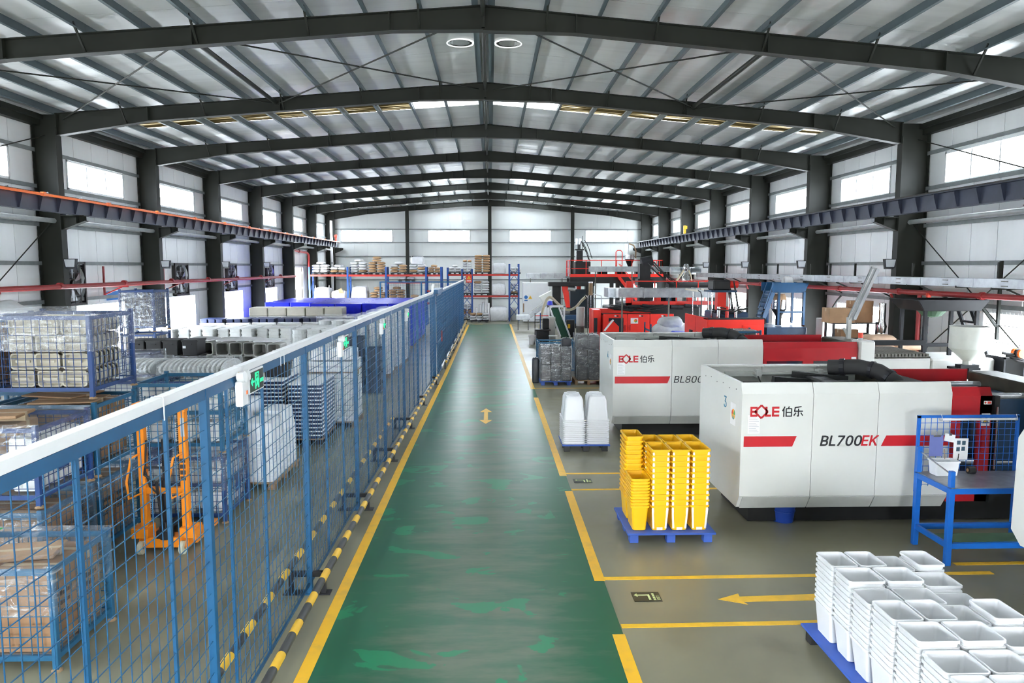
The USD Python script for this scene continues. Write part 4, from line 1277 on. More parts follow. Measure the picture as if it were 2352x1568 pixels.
def sack_mesh(w, d, h, seed=0, n=14):
    """a filled sack lying flat: pinched flat ends, bulging middle"""
    u = np.linspace(-1, 1, n); a = np.linspace(0, 2 * PI, 17)[:-1]
    U, A = np.meshgrid(u, a, indexing='ij')
    e = np.clip(1 - np.abs(U) ** 6, .0, 1)
    ry = d / 2 * (.86 + .14 * (1 - U ** 4)); rz = h / 2 * (.16 + .84 * e ** .7)
    c, s = np.cos(A), np.sin(A)
    y = ry * np.sign(c) * np.abs(c) ** .55; z = rz * np.sign(s) * np.abs(s) ** .8
    x = U * w / 2
    p = np.stack([x, y, z + h / 2], -1)
    p += (meshkit.fbm(p * (5 / max(w, .4)) + seed * 3.1, 3, seed)[..., None] - .5) * np.array([.03, .05, .09]) * (w / .7)
    p[..., 2] -= p[..., 2].min()
    return loft([list(map(tuple, r)) for r in p])


t = thing('bulk_sack', 'big bulging white sack seen above the beige tray cage', 'sack', (-8.3, 12.4, 2.2))
obj('bag', sack_mesh(1.15, 1.0, 1.0, 3), 'sack_white', t, smooth=60)
obj('seam', MB().box(-.59, -.55, -.3, .3, .44, .5), 'sack_white', t)

# ------------------------------------------------------------------ right foreground: bins, lids, table
pallet((4.08, 5.42, 0), 1.86, 3.42, 'pallet_blue', 'long blue topped pallet with black feet under the white bins', h=.16, deck=.025)
ROWS = [(7.03, .375, 4, .268), (6.64, .335, 3, .345), (6.30, .335, 3, .345), (5.955, .375, 4, .268), (5.57, .335, 3, .345), (5.22, .335, 3, .345), (4.88, .375, 4, .268)]
RN = ['back', 'second', 'third', 'fourth', 'fifth', 'sixth', 'front']
NB = [10, 10, 9, 10, 10, 9, 9]
pw = {}
for r, (yb, d, n, w) in enumerate(ROWS):
    for c in range(n):
        for k in range(NB[r] - (1 if c == 2 else 0)):
            lab = 'white nested bin, %s up, %s stack from aisle, %s row of its pallet' % (ORD[k + 1], ORD[c + 1], RN[r])
            p = (3.22 + w * (c + .5) + .012 * c, yb - d / 2, .162 + k * .052)
            key = round(w, 3)
            if key not in pw:
                t = thing('white_bin', lab, 'bin', p, group='white nested bins on the blue pallet')
                b = tub_mesh(w - .004, d - .012, .32, .73, .011, .024, .0025, .028, 5)
                obj('shell', b, 'white_bin', t, smooth=35)
                pw[key] = t
            else:
                dup(pw[key], p, 0, lab)

# yellow bins
t = pallet((2.47, 10.28, 0), 1.22, 1.12, 'pallet_blue', 'blue plastic pallet under the yellow bins', feet='pallet_blue', h=.15)
py = {}
for c in range(4):
    x = 2.045 + c * .275
    for j, y in enumerate((10.02, 10.50)):
        low = c == 0 and j == 0
        n = 10 if low else (14 if (c == 0) else 11)
        for k in range(n):
            pit = .042 if low else (.078 if c else .066)
            lab = '%s yellow nested bin, %s up, %s column from the aisle, %s row' % ('striped' if c else 'plain', ORD[k + 1], ORD[c + 1], ('front', 'rear')[j])
            p = (x, y, .152 + k * pit)
            key = 'plain' if c == 0 else ('label' if k == 0 else 'strip')
            if key not in py:
                t = thing('yellow_bin', lab, 'bin', p, group='yellow nested bins on the blue pallet')
                obj('shell', tub_mesh(.268, .46, .36, .68 if key == 'plain' else .74, .019, .028, .0016, .03, 5), 'yellow_bin', t, smooth=35)
                if key != 'plain':
                    for s in (-1, 1):
                        a, b = (s * .083, -.1955, .03), (s * .103, -.2145, .318)
                        obj('corner_strip', MB().bar(a, b, .026, .004, up=(0, -1, .1)), 'white_plastic', t, label='white corner strip')
                if key == 'label':
                    obj('label_sheet', MB().bar((-.04, -.203, .03), (.04, -.203, .03), .003, .04, up=(0, -.1, 1)), 'paper_white', t, label='white paper label')
                py[key] = t
            else:
                dup(py[key], p, 0, lab)

# white lids
pallet((1.95, 15.2, 0), .98, .86, 'pallet_blue', 'blue topped black footed pallet under the white domed lids', h=.15)


def make_lid(label, p):
    t = thing('domed_lid', label, 'lid', p, group='white domed lids beside the aisle')
    prof = [(.45, .37, .02), (.46, .38, 0), (.478, .392, .003), (.478, .392, .018), (.43, .35, .021), (.40, .32, .20), (.388, .308, .215), (.365, .25, .42), (.31, .19, .49), (.05, .03, .51),
            (.05, .03, .506), (.305, .185, .487), (.361, .246, .417), (.386, .306, .212), (.396, .316, .197), (.428, .348, .018)]
    obj('shell', loft([rr(a, b, .05, z, 5) for a, b, z in prof], cap0=False, cap1=False), 'white_bin', t, smooth=30)
    obj('top_panel', MB().box(-.1, .1, -.055, .055, .506, .514, c=.003), 'white_bin', t)
    return t


lp = [None]
for i, x in enumerate((1.71, 2.19)):
    for j, y in enumerate((15.0, 15.4)):
        stack_of(make_lid, 13, (x, y, .152), .040, lambda k: 'white domed lid, %s up, %s stack from the aisle, %s row' % (ORD[k + 1], ('first', 'second')[i], ('front', 'rear')[j]), lp)

# charcoal tubs in film
pallet((2.08, 23.75, 0), 1.02, 1.0, 'pallet_blue', 'blue pallet under the nearer film wrapped charcoal cans', feet='pallet_blue')
k = 0
for i in range(3):
    for r in range(2):
        for j in range(3):
            t = thing('charcoal_can', 'charcoal plastic can on blue pallet, %s layer, %s across, %s row' % (('lower', 'upper')[r], ORD[i + 1], ORD[j + 1]), 'plastic can', (1.75 + i * .33, 23.42 + j * .33, .142 + r * .55))
            obj('body', loft([rr(.28, .28, .05, 0, 4), rr(.31, .31, .06, .04, 4), rr(.31, .31, .06, .46, 4), rr(.24, .24, .06, .53, 4)]), 'charcoal_tub', t, smooth=40)
            obj('grip', MB().box(-.02, .02, -.09, .09, .50, .545), 'charcoal_tub', t)
t = thing('charcoal_can', 'single charcoal can standing on top of the upper layer', 'plastic can', (2.42, 23.5, 1.245))
obj('body', loft([rr(.28, .28, .05, 0, 4), rr(.31, .31, .06, .04, 4), rr(.31, .31, .06, .22, 4), rr(.24, .24, .06, .26, 4)]), 'charcoal_tub', t, smooth=40)
obj('grip', MB().box(-.02, .02, -.09, .09, .25, .28), 'charcoal_tub', t)
t = thing('stretch_film', 'clear stretch film around the charcoal cans on the blue pallet', 'plastic film', (2.08, 23.75, 0))
sheet(t, 1.04, 1.04, .16, 1.26, 4, cap=False)
pallet((3.15, 23.85, 0), .9, .9, 'wood', 'wooden pallet under the taller stack of charcoal cans', slats=True)
for i in range(2):
    for r in range(3):
        for j in range(2):
            t = thing('charcoal_can', 'charcoal plastic can on wooden pallet, %s layer, %s across, %s row' % (ORD[r + 1], ORD[i + 1], ORD[j + 1]), 'plastic can', (2.95 + i * .38, 23.66 + j * .38, .142 + r * .49))
            obj('body', loft([rr(.32, .32, .05, 0, 4), rr(.35, .35, .06, .04, 4), rr(.35, .35, .06, .40, 4), rr(.28, .28, .06, .47, 4)]), 'charcoal_tub', t, smooth=40)
            obj('grip', MB().box(-.02, .02, -.09, .09, .44, .485), 'charcoal_tub', t)
t = thing('stretch_film', 'clear stretch film around the taller stack of charcoal cans', 'plastic film', (3.15, 23.85, 0))
sheet(t, .86, .86, .16, 1.62, 14, cap=False)
t = thing('charcoal_can', 'lone wrapped charcoal can on the floor at the aisle edge', 'plastic can', (1.47, 23.95, 0))
obj('body', loft([rr(.2, .3, .05, 0, 4), rr(.22, .34, .06, .04, 4), rr(.22, .34, .06, .75, 4), rr(.16, .24, .06, .82, 4)]), 'charcoal_tub', t, smooth=40)
obj('grip', MB().box(-.02, .02, -.07, .07, .80, .84), 'charcoal_tub', t)
# white bundle behind them
cage((2.35, 26.4, 0), 1.3, 1.0, 1.15, 'cage_teal', 'teal open frame cage with white bags behind the charcoal cans', plate=False)
t = thing('white_bags', 'bundle of bright white folded bags in the teal frame cage', 'bags', (2.35, 26.4, .145))
for q in range(7):
    obj('bag', MB().box(-.55, .55, -.44 + q * .125, -.33 + q * .125, 0, .78 + .05 * (q % 3), c=.04), 'sack_white', t)

# --- work table
t = thing('work_table', 'blue steel inspection table with a mesh back and grey sheet top', 'table', (0, 0, 0))
x0, x1, y0, y1 = 5.78, 7.14, 8.90, 9.62
for x in (x0, x1):
    for y in (y0, y1):
        obj('leg', MB().box(x - .035, x + .035, y - .035, y + .035, 0, 1.0, c=.004), 'table_blue', t)
for y in (y0, y1):
    obj('rail', MB().box(x0, x1, y - .03, y + .03, .93, 1.0), 'table_blue', t)
    obj('stretcher', MB().box(x0, x1, y - .025, y + .025, .22, .29), 'table_blue', t)
for x in (x0, x1):
    obj('rail', MB().box(x - .03, x + .03, y0, y1, .93, 1.0), 'table_blue', t)
    obj('stretcher', MB().box(x - .02, x + .02, y0, y1, .22, .29), 'table_blue', t)
obj('lower_shelf', MB().box(x0 + .02, x1, y0 + .03, y0 + .34, .275, .29), 'green_board', t, label='green lower shelf board')
obj('table_top', MB().box(x0 - .01, x1 + .02, y0 - .02, y1 + .01, 1.0, 1.012), 'table_sheet', t, label='scuffed grey sheet metal top')
obj('corner_post', MB().box(x0 - .03, x0 + .03, y0 - .03, y0 + .03, 1.012, 1.22, c=.004), 'table_blue', t)
obj('corner_post', MB().box(x0 - .035, x0 + .03, y1 - .03, y1 + .03, 1.012, 1.36, c=.004), 'table_blue', t)
obj('side_bar', MB().bar((x0, y0, 1.17), (x0, y1, 1.30), .014, .012), 'chrome', t)
for x in (x0, x1):
    obj('back_post', MB().box(x - .018, x + .018, y1 + .03, y1 + .066, .72, 1.77), 'table_blue', t)
obj('back_top_bar', MB().box(x0 - .018, x1 + .018, y1 + .03, y1 + .066, 1.74, 1.775), 'table_blue', t)
mb = MB()
for x in np.arange(x0 + .085, x1 - .02, .085):
    mb.box(x - .003, x + .003, y1 + .045, y1 + .051, .8, 1.74)
for z in np.arange(.82, 1.74, .085):
    mb.box(x0, x1, y1 + .045, y1 + .051, z - .003, z + .003)
obj('mesh_back', mb, 'table_blue', t, kind='stuff')
t = thing('tube_lamp', 'white fluorescent tube hung under the top bar of the table', 'lamp', (0, 0, 0))
obj('tube', MB().tube([(x0 + .27, y1 + .0, 1.725), (x1 - .05, y1 + .0, 1.725)], .016, 10), 'white_plastic', t, smooth=True)
for x in (x0 + .27, x1 - .06):
    obj('end_cap', MB().tube([(x - .015, y1, 1.725), (x + .015, y1, 1.725)], .02, 10), 'paper_print', t)
    obj('hanger', MB().bar((x + .02, y1, 1.74), (x + .02, y1 + .028, 1.79), .005), 'white_plastic', t)
t = thing('clipboard', 'violet blue clipboard hanging on the table mesh', 'clipboard', (6.02, y1 + .02, 1.36))
obj('board', MB().box(-.095, .095, 0, .008, -.145, .145, c=.003), 'violet_board', t)
obj('clip', MB().box(-.05, .05, -.014, .0, .125, .15, c=.003).bar((0, -.006, .15), (0, .01, .2), .006), 'chrome', t)
t = thing('tag_paper', 'small tilted white note clipped to the table mesh', 'note', (6.2, y1 + .025, 1.47))
obj('paper', MB().hexa([(-.075, 0, -.04), (.07, 0, -.07), (.07, .004, -.07), (-.075, .004, -.04), (-.06, 0, .06), (.08, 0, .035), (.08, .004, .035), (-.06, .004, .06)]), 'paper_white', t)
obj('clip', MB().box(-.01, .025, -.012, .0, .03, .06).bar((.0, -.006, .06), (.0, .015, .14), .005), 'chrome', t)
t = thing('instruction_sheet', 'white instruction sheet with four dark drawings on the table mesh', 'sheet', (6.36, y1 + .02, 1.31))
obj('sheet', MB().box(-.1, .1, 0, .008, -.145, .15, c=.002), 'paper_white', t)
for k, (x, z) in enumerate(((-.035, .09), (.035, .085), (-.04, .0), (.03, .005))):
    obj('drawing', MB().box(x - .022, x + .025, -.003, 0, z - .025, z + .03), 'slate_print', t)
obj('pen', MB().bar((-.03, -.01, -.06), (-.045, -.014, -.19), .008), 'black_plastic', t)
t = thing('white_tray', 'white plastic box standing on the corner of the table', 'box', (6.03, 9.47, 1.012))
obj('shell', tub_mesh(.34, .22, .2, .85, .012, .02, .008, .02), 'white_bin', t)
obj('cord', MB().bar((.06, .08, .19), (.06, .1, .32), .006), 'wood', t)
t = thing('adhesive_roll', 'dark roll on the back edge of the table', 'roll', (6.42, 9.5, 1.012))
obj('roll', MB().tube([(-.04, 0, .05), (.05, 0, .05)], .05, 16), 'rubber', t, smooth=40)
obj('core', MB().tube([(-.045, 0, .05), (.055, 0, .05)], .022, 10), 'carton', t)
t = thing('floor_stain_letters', 'faint dark stencilled marks on the floor beyond the bins', 'floor marking', (0, 0, 0.001))
mb = MB()
for k in range(4):
    mb.box(6.15 + k * .07, 6.2 + k * .07, 8.02 + .02 * (k % 2), 8.035 + .02 * (k % 2), 0, .002).box(6.15 + k * .07, 6.165 + k * .07, 7.95, 8.04, 0, .002)
obj('marks', mb, 'print_dark', t, kind='stuff')

# ------------------------------------------------------------------ injection moulding machines
M('machine_white', (.68, .685, .65), .32, 0, var=.05, scale=.9)
M('machine_grey', (.50, .51, .48), .4, 0, var=.1, scale=2)
M('machine_red', (.46, .014, .022), .32, 0, var=.1, scale=1.2)
M('logo_red', (.52, .012, .02), .4)
M('logo_black', (.015, .015, .018), .4)
M('logo_blue', (.02, .2, .33), .5)
M('blow_red', (.82, .03, .018), .35, 0, var=.12, scale=1)
M('oily_steel', (.05, .045, .03), .35, .4, var=.5, scale=4)
M('inner_dark', (.011, .0115, .0125), .5, .2, var=.5, scale=3)
M('tinted_window', (.02, .025, .03), .12)
M('machine_blue', (.012, .045, .10), .4, 0, var=.3)
M('beige_hose', (.55, .48, .33), .5, 0, var=.15, scale=8)
M('steel_bright', (.58, .6, .62), .25, .9, var=.2, scale=3)
M('stair_blue', (.004, .06, .15), .4, 0, var=.2)
M('charcoal_paint', (.010, .011, .014), .5, 0, var=.2, spec=.25)
M('hopper_white', (.68, .70, .64), .4, 0, var=.08)
M('deck_grey', (.17, .165, .14), .6, .2, var=.35, scale=3)


def logo(t, x, y, z, h):
    s = h * .2
    r = MB()
    B = lambda x0, x1, z0, z1: r.box(x0, x1, y - .004, y, z0, z1)
    # first letter, open to the right, then a diamond, L and E
    B(x, x + s, z, z + h)
    for zz in (z, z + h * .4, z + h - s):
        B(x + s, x + h * .72, zz, zz + s)
    cx, cz, R = x + h * 1.12, z + h / 2, h * .66
    for a in range(4):
        p = (cx + R * math.cos(a * PI / 2), y - .002, cz + R * math.sin(a * PI / 2)); q = (cx + R * math.cos((a + 1) * PI / 2), y - .002, cz + R * math.sin((a + 1) * PI / 2))
        r.bar(p, q, .004, s * .9, up=(math.cos(a * PI / 2 + PI / 4), 0, math.sin(a * PI / 2 + PI / 4)))
    B(x + h * 1.52, x + h * 1.52 + s, z, z + h); B(x + h * 1.52 + s, x + h * 2.1, z, z + s)
    e = x + h * 2.2
    B(e, e + s, z, z + h)
    for zz in (z, z + h * .4, z + h - s):
        B(e + s, e + h * .72, zz, zz + s)
    obj('logo_letters', r, 'logo_red', t, label='red logo lettering with a diamond in it')
    k = MB(); w = h * .11
    u = lambda a, b: (x + h * (3.25 + a), y - .002, z + h * b)
    def st(*pts):
        for p, q in zip(pts[:-1], pts[1:]):
            d = np.array(u(*q)) - np.array(u(*p)); up = np.array([-d[2], 0, d[0]])
            k.bar(np.array(u(*p)) - d * .02, np.array(u(*q)) + d * .02, .004, w, up=up)
    st((.24, 1.0), (.0, .55)); st((.14, .78), (.14, -.02))                                   # first character
    st((.68, 1.02), (.58, .82)); st((.38, .8), (.38, 0)); st((.38, .8), (.92, .8)); st((.92, .8), (.92, 0)); st((.38, .42), (.92, .42)); st((.38, .04), (.92, .04))
    o = 1.12                                                                                # second character
    st((o + .78, 1.0), (o + .12, .9)); st((o + .16, .92), (o + .10, .52)); st((o + .08, .54), (o + .92, .54)); st((o + .5, .78), (o + .5, .02), (o + .36, .08)); st((o + .24, .38), (o + .04, .1)); st((o + .74, .38), (o + .94, .1))
    obj('logo_characters', k, 'logo_black', t, label='black two character logo')


def pie_sheet(t, x, y, z, cols):
    """white sheet with a coloured dial on the end cover, which faces -x"""
    obj('notice', MB().box(x - .004, x, y - .11, y + .11, z - .16, z + .16), 'paper_white', t)
    for k in range(6):
        a0, a1 = k * PI / 3, (k + 1) * PI / 3
        obj('dial_sector', MB().prism([(y - .02, z)] + [(y - .02 + .075 * math.cos(a), z + .075 * math.sin(a)) for a in np.linspace(a0, a1, 5)], 'x', x - .006, x - .004), cols[k], t)


M('dial_red', (.7, .06, .03), .6); M('dial_orange', (.85, .35, .03), .6); M('dial_green', (.1, .4, .1), .6); M('dial_teal', (.05, .3, .35), .6)
DIAL = ['dial_red', 'dial_orange', 'dial_green', 'yellow_paint', 'dial_teal', 'dial_orange']


def machine(label, x0, xw, yf, depth, z0, z1, seams, num, model, italic_bold):
    t = thing('moulding_machine', label, 'moulding machine')
    za, zb = z0 + .2, z1 - .15
    xs = [x0] + seams + [xw]
    for a, b in zip(xs[:-1], xs[1:]):
        prof = [(yf + .13, z0), (yf, za), (yf, zb), (yf + .06, z1), (yf + .10, z1), (yf + .05, zb), (yf + .05, za + .02), (yf + .17, z0)]
        obj('front_cover', MB().prism(prof[::-1], 'x', a + .004, b - .004), 'machine_white', t)
        obj('rear_cover', MB().box(a + .004, b - .004, yf + depth - .05, yf + depth, z0 + .1, z1), 'machine_white', t)
        obj('cover_rim', MB().box(a + .004, b - .004, yf + depth - .16, yf + depth - .05, z1 - .02, z1), 'machine_white', t)
        obj('lower_skirt', MB().bar((a + .006, yf + .13 - .07, z0 + .09), (b - .006, yf + .13 - .07, z0 + .09), .014, .23, up=(0, -.13, .2)), 'machine_grey', t, label='grey chamfered skirt')
    obj('end_cover', MB().prism([(yf + .13, z0), (yf, za), (yf, zb), (yf + .06, z1), (yf + depth, z1), (yf + depth, z0 + .1), (yf + depth - .1, z0)], 'x', x0 - .04, x0 + .004), 'machine_white', t)
    for k in range(6):
        obj('cover_screw', MB().tube([(x0 - .045, yf + .25 + .3 * k, z1 - .12 - .03 * (k % 2)), (x0 - .04, yf + .25 + .3 * k, z1 - .12 - .03 * (k % 2))], .008, 6), 'black_steel', t)
    # mechanism inside
    ym = yf + depth / 2
    obj('bed', MB().box(x0 + .25, xw + 3.0, yf + .45, yf + depth - .35, .02, z0 + .35), 'inner_dark', t)
    for x in (x0 + .9, xw - .5, xw + 1.9):
        obj('machine_foot', MB().box(x - .2, x + .2, yf + .5, yf + depth - .4, 0, .12), 'black_steel', t)
    obj('rear_platen', MB().box(x0 + .55, x0 + .85, yf + .25, yf + depth - .25, z0 + .3, z1 - .25, c=.03), 'inner_dark', t)
    for y in (yf + .45, yf + depth - .5):
        for z in (z0 + .55, z1 - .28):
            obj('tie_bar', MB().tube([(x0 + .85, y, z), (xw + 2.4, y, z)], .055, 12), 'steel_bright', t, smooth=40)
    for s in (-1, 1):
        obj('toggle_link', MB().bar((x0 + .9, ym + s * .3, z1 - .2), (xw - .55, ym + s * .34, z1 - .32), .12, .2), 'inner_dark', t)
        obj('toggle_link', MB().bar((x0 + 1.3, ym + s * .55, z1 - .12), (xw - .9, ym + s * .2, z1 - .16), .10, .14), 'inner_dark', t)
    obj('crosshead', MB().box(x0 + 1.45, x0 + 1.75, ym - .6, ym + .6, z1 - .5, z1 - .1, c=.03), 'inner_dark', t)
    obj('moving_platen', MB().box(xw - .5, xw - .1, yf + .22, yf + depth - .22, z0 + .3, z1 - .06, c=.03), 'oily_steel', t)
    obj('inner_rail', MB().box(x0 + .3, xw - .5, yf + depth - .24, yf + depth - .18, z1 - .17, z1 - .1), 'machine_grey', t)
    obj('cable_carrier', MB().box(x0 + .75, x0 + 1.9, yf + depth - .32, yf + depth - .24, z1 - .13, z1 - .09).box(x0 + .78, x0 + .86, yf + depth - .34, yf + depth - .2, z1 - .18, z1 - .05).box(x0 + 1.8, x0 + 1.88, yf + depth - .34, yf + depth - .2, z1 - .18, z1 - .05), 'machine_grey', t)
    hose = MB()
    px = xw - .75 if num == '3' else xw - .55
    P = np.array([(px - .35, ym + .45, z1 + .02), (px, ym + .2, z1 + .06), (px + .2, ym - .05, z1 + .02), (px + .35, ym - .3, z1 - .12), (px + .4, ym - .5, z1 - .3)])
    tt = np.linspace(0, 1, 25); Q = np.stack([np.interp(tt, np.linspace(0, 1, 5), P[:, k]) for k in range(3)], 1)
    obj('fat_hose', hose.tube(Q, .12 + .008 * np.sin(np.arange(25) * PI), 14), 'rubber', t, smooth=60)
    for f in (.1, .4, .62, .85):
        q = np.array([np.interp(f, tt, Q[:, k]) for k in range(3)]); q2 = np.array([np.interp(f + .04, tt, Q[:, k]) for k in range(3)])
        obj('hose_clamp', MB().tube([q, q2], .137, 14), 'black_steel', t)
    obj('loose_cable', MB().tube([(x0 + .8, yf + depth - .25, z1 - .1), (x0 + .82, yf + depth - .6, z1 - .35), (x0 + 1.0, yf + depth - .8, z1 - .38), (x0 + 1.25, yf + depth - .7, z1 - .2)], .012, 6), 'rubber', t)
    # print
    zl = z0 + (z1 - z0) * .74
    logo(t, x0 + .08, yf, zl, .14 if num == '3' else .145)
    zr0, zr1 = z0 + .91, z0 + 1.06
    sx = seams[0]
    end = sx - .22 if num == '3' else sx - .03
    obj('red_stripe', MB().prism([(x0, zr0), (end - .06, zr0), (end, zr1), (x0, zr1)], 'y', yf - .003, yf), 'logo_red', t)
    T = face_front(sx + .10 if num == '3' else sx + .03, yf, zr0 + .01)
    if num == '3':
        obj('model_number', MB().text('BL700', .14, T, True, .004, .18), 'logo_black', t)
        T2 = face_front(sx + .10 + .585, yf, zr0 + .01)
        obj('model_suffix', MB().text('EK', .14, T2, True, .004, .18), 'logo_red', t)
        s2 = seams[1] + .06
        obj('red_stripe', MB().prism([(s2, zr0), (xw - .01, zr0), (xw - .01, zr1), (s2 + .07, zr1)], 'y', yf - .003, yf), 'logo_red', t)
    else:
        obj('model_number', MB().text('BL800', .15, T, False, .004, .2), 'logo_black', t)
    obj('notice_paper', MB().box(x0 + .05, x0 + .22, yf - .003, yf, zr1 + .04, zr1 + .30), 'paper_white', t)
    ln = MB()
    for k in range(9):
        ln.box(x0 + .065, x0 + .205 - .02 * (k % 3), yf - .004, yf - .003, zr1 + .06 + k * .025, zr1 + .066 + k * .025)
    obj('notice_print', ln, 'paper_print', t, kind='stuff')
    Tn = np.array([[0, 0, -1, x0 - .04], [-1, 0, 0, yf + .80], [0, 1, 0, zl], [0, 0, 0, 1.0]])
    obj('number', MB().text(num, .17, Tn), 'logo_blue', t, label='blue number %s' % num)
    pie_sheet(t, x0 - .04, yf + .36, zl - .03, DIAL)
    return t


# nearer machine
t = machine('nearer white moulding machine with a red door, beside the yellow bins', 3.55, 6.5, 10.1, 2.05, .34, 2.15, [4.52, 5.45], '3', 'BL700', True)
obj('safety_door', MB().prism([(10.14, .42), (10.14, 1.95), (10.2, 2.07), (10.25, 2.07), (10.2, 1.95), (10.2, .42)][::-1], 'x', 6.51, 6.66).prism([(10.14, .42), (10.14, .62), (10.2, .62), (10.2, .42)][::-1], 'x', 6.66, 7.1)
    .prism([(10.14, 1.62), (10.14, 1.95), (10.2, 2.07), (10.25, 2.07), (10.2, 1.95), (10.2, 1.62)][::-1], 'x', 6.66, 7.1).prism([(10.14, .42), (10.14, 1.95), (10.2, 2.07), (10.25, 2.07), (10.2, 1.95), (10.2, .42)][::-1], 'x', 6.93, 7.1), 'machine_red', t, label='red sliding safety door')
obj('door_window', MB().box(6.66, 6.93, 10.165, 10.175, .62, 1.62), 'pane', t)
obj('door_handle', MB().box(6.98, 7.03, 10.08, 10.14, 1.15, 1.5, c=.01), 'machine_red', t)
obj('mould_block', MB().box(6.55, 6.62, 10.5, 11.7, .8, 1.8), 'steel_bright', t)
obj('mould_block', MB().box(7.3, 7.9, 10.5, 11.7, .75, 1.85, c=.02), 'machine_blue', t)
obj('fixed_platen', MB().box(7.92, 8.4, 10.25, 11.95, .35, 2.05, c=.02), 'oily_steel', t)
obj('rear_red_door', MB().box(6.55, 8.0, 12.08, 12.13, .5, 2.06), 'machine_red', t)
obj('injection_cover', MB().box(8.6, 10.3, 10.7, 11.6, .9, 1.95, c=.05), 'machine_white', t)
obj('door_post', MB().box(7.13, 7.2, 10.12, 10.22, .4, 1.95), 'inner_dark', t)
obj('grab_rod', MB().tube([(7.16, 10.1, .9), (7.16, 10.1, 1.8)], .014, 8), 'chrome', t)
obj('drip_tray', MB().box(6.5, 8.4, 10.3, 11.9, .42, .47), 'inner_dark', t)
obj('warning_sheet', MB().box(6.96, 7.08, 10.134, 10.139, 1.52, 1.70), 'paper_white', t)
obj('warning_triangle', MB().prism([(6.975, 1.56), (7.065, 1.56), (7.02, 1.65)], 'y', 10.131, 10.134), 'logo_black', t)
obj('warning_triangle', MB().prism([(6.987, 1.567), (7.053, 1.567), (7.02, 1.635)], 'y', 10.129, 10.131), 'yellow_paint_bright', t)
obj('warning_mark', MB().box(7.016, 7.024, 10.127, 10.129, 1.588, 1.615).box(7.016, 7.024, 10.127, 10.129, 1.574, 1.58), 'logo_black', t)
obj('small_sign', MB().box(6.98, 7.09, 10.134, 10.139, 1.83, 1.88), 'paper_white', t)
obj('small_sign_mark', MB().tube([(7.0, 10.132, 1.855), (7.0, 10.134, 1.855)], .015, 10).box(7.03, 7.08, 10.132, 10.134, 1.84, 1.87), 'dial_red', t)
# bucket under its end
t = thing('bucket', 'blue plastic drum under the end of the nearer moulding machine', 'bucket', (4.36, 10.62, 0))
obj('body', MB().lathe([(.001, 0), (.15, 0), (.18, .28), (.19, .285), (.19, .30), (.17, .30), (.14, .02), (.001, .02)], n=20), 'blue_drum', t, smooth=40)
obj('band', MB().lathe([(.168, .16), (.176, .165), (.176, .18), (.17, .185)], n=20), 'blue_drum', t)
# farther machine
t = machine('farther white moulding machine with a red middle, behind the white lids', 2.69, 5.92, 15.8, 1.95, .34, 2.19, [3.93, 4.94], '4', 'BL800', False)
prf = lambda z0, z1, top: [(15.84, z0), (15.84, z1), (15.9, z1 + .13), (15.95, z1 + .13), (15.9, z1), (15.9, z0)][::-1] if top else [(15.84, z0), (15.84, z1), (15.9, z1), (15.9, z0)][::-1]
dm = MB()
dm.prism(prf(1.72, 2.0, True), 'x', 5.94, 8.02).prism(prf(.4, .75, False), 'x', 5.94, 8.02)
for a, b in ((5.94, 6.02), (6.82, 7.05), (7.86, 8.02)):
    dm.prism(prf(.75, 1.72, False), 'x', a, b)
obj('safety_door', dm, 'machine_red', t, label='long red safety door with two windows')
for a, b in ((6.02, 6.82), (7.05, 7.86)):
    obj('door_window', MB().box(a, b, 15.865, 15.875, .75, 1.72), 'pane', t)
obj('mould_block', MB().box(6.2, 7.7, 16.2, 17.3, .8, 1.7, c=.03), 'machine_blue', t)
obj('control_box', MB().box(8.04, 8.38, 15.78, 16.2, .4, 2.16, c=.03), 'machine_white', t)
obj('control_screen', MB().box(8.10, 8.30, 15.775, 15.78, 1.3, 1.6), 'tinted_window', t)
obj('sign_plate', MB().box(7.88, 7.99, 15.83, 15.838, 1.76, 1.81).box(7.90, 7.99, 15.83, 15.838, 1.55, 1.7), 'paper_white', t)
obj('rear_red_door', MB().box(5.94, 8.0, 17.6, 17.66, .5, 2.13), 'machine_red', t)
obj('fixed_platen', MB().box(7.95, 8.5, 16.0, 17.5, .35, 2.1, c=.03), 'oily_steel', t)
dk = MB()
for k in range(16):
    dk.box(8.42 + k * .078, 8.475 + k * .078, 15.9, 17.5, 1.80, 1.86)
obj('grated_deck', dk.box(8.42, 9.68, 15.9, 17.5, 1.76, 1.80), 'deck_grey', t, kind='stuff')
obj('deck_side', MB().box(8.42, 9.68, 15.9, 15.94, .4, 1.78), 'machine_white', t)
obj('injection_cover', MB().box(9.7, 11.15, 15.9, 17.2, .5, 1.75, c=.04), 'machine_white', t)
obj('beacon_base', MB().cyl((8.15, 16.0), .045, 2.16, 2.21, 12), 'paper_print', t)
obj('beacon', MB().cyl((8.15, 16.0), .05, 2.21, 2.32, 14), 'dial_red', t, label='red beacon lamp')
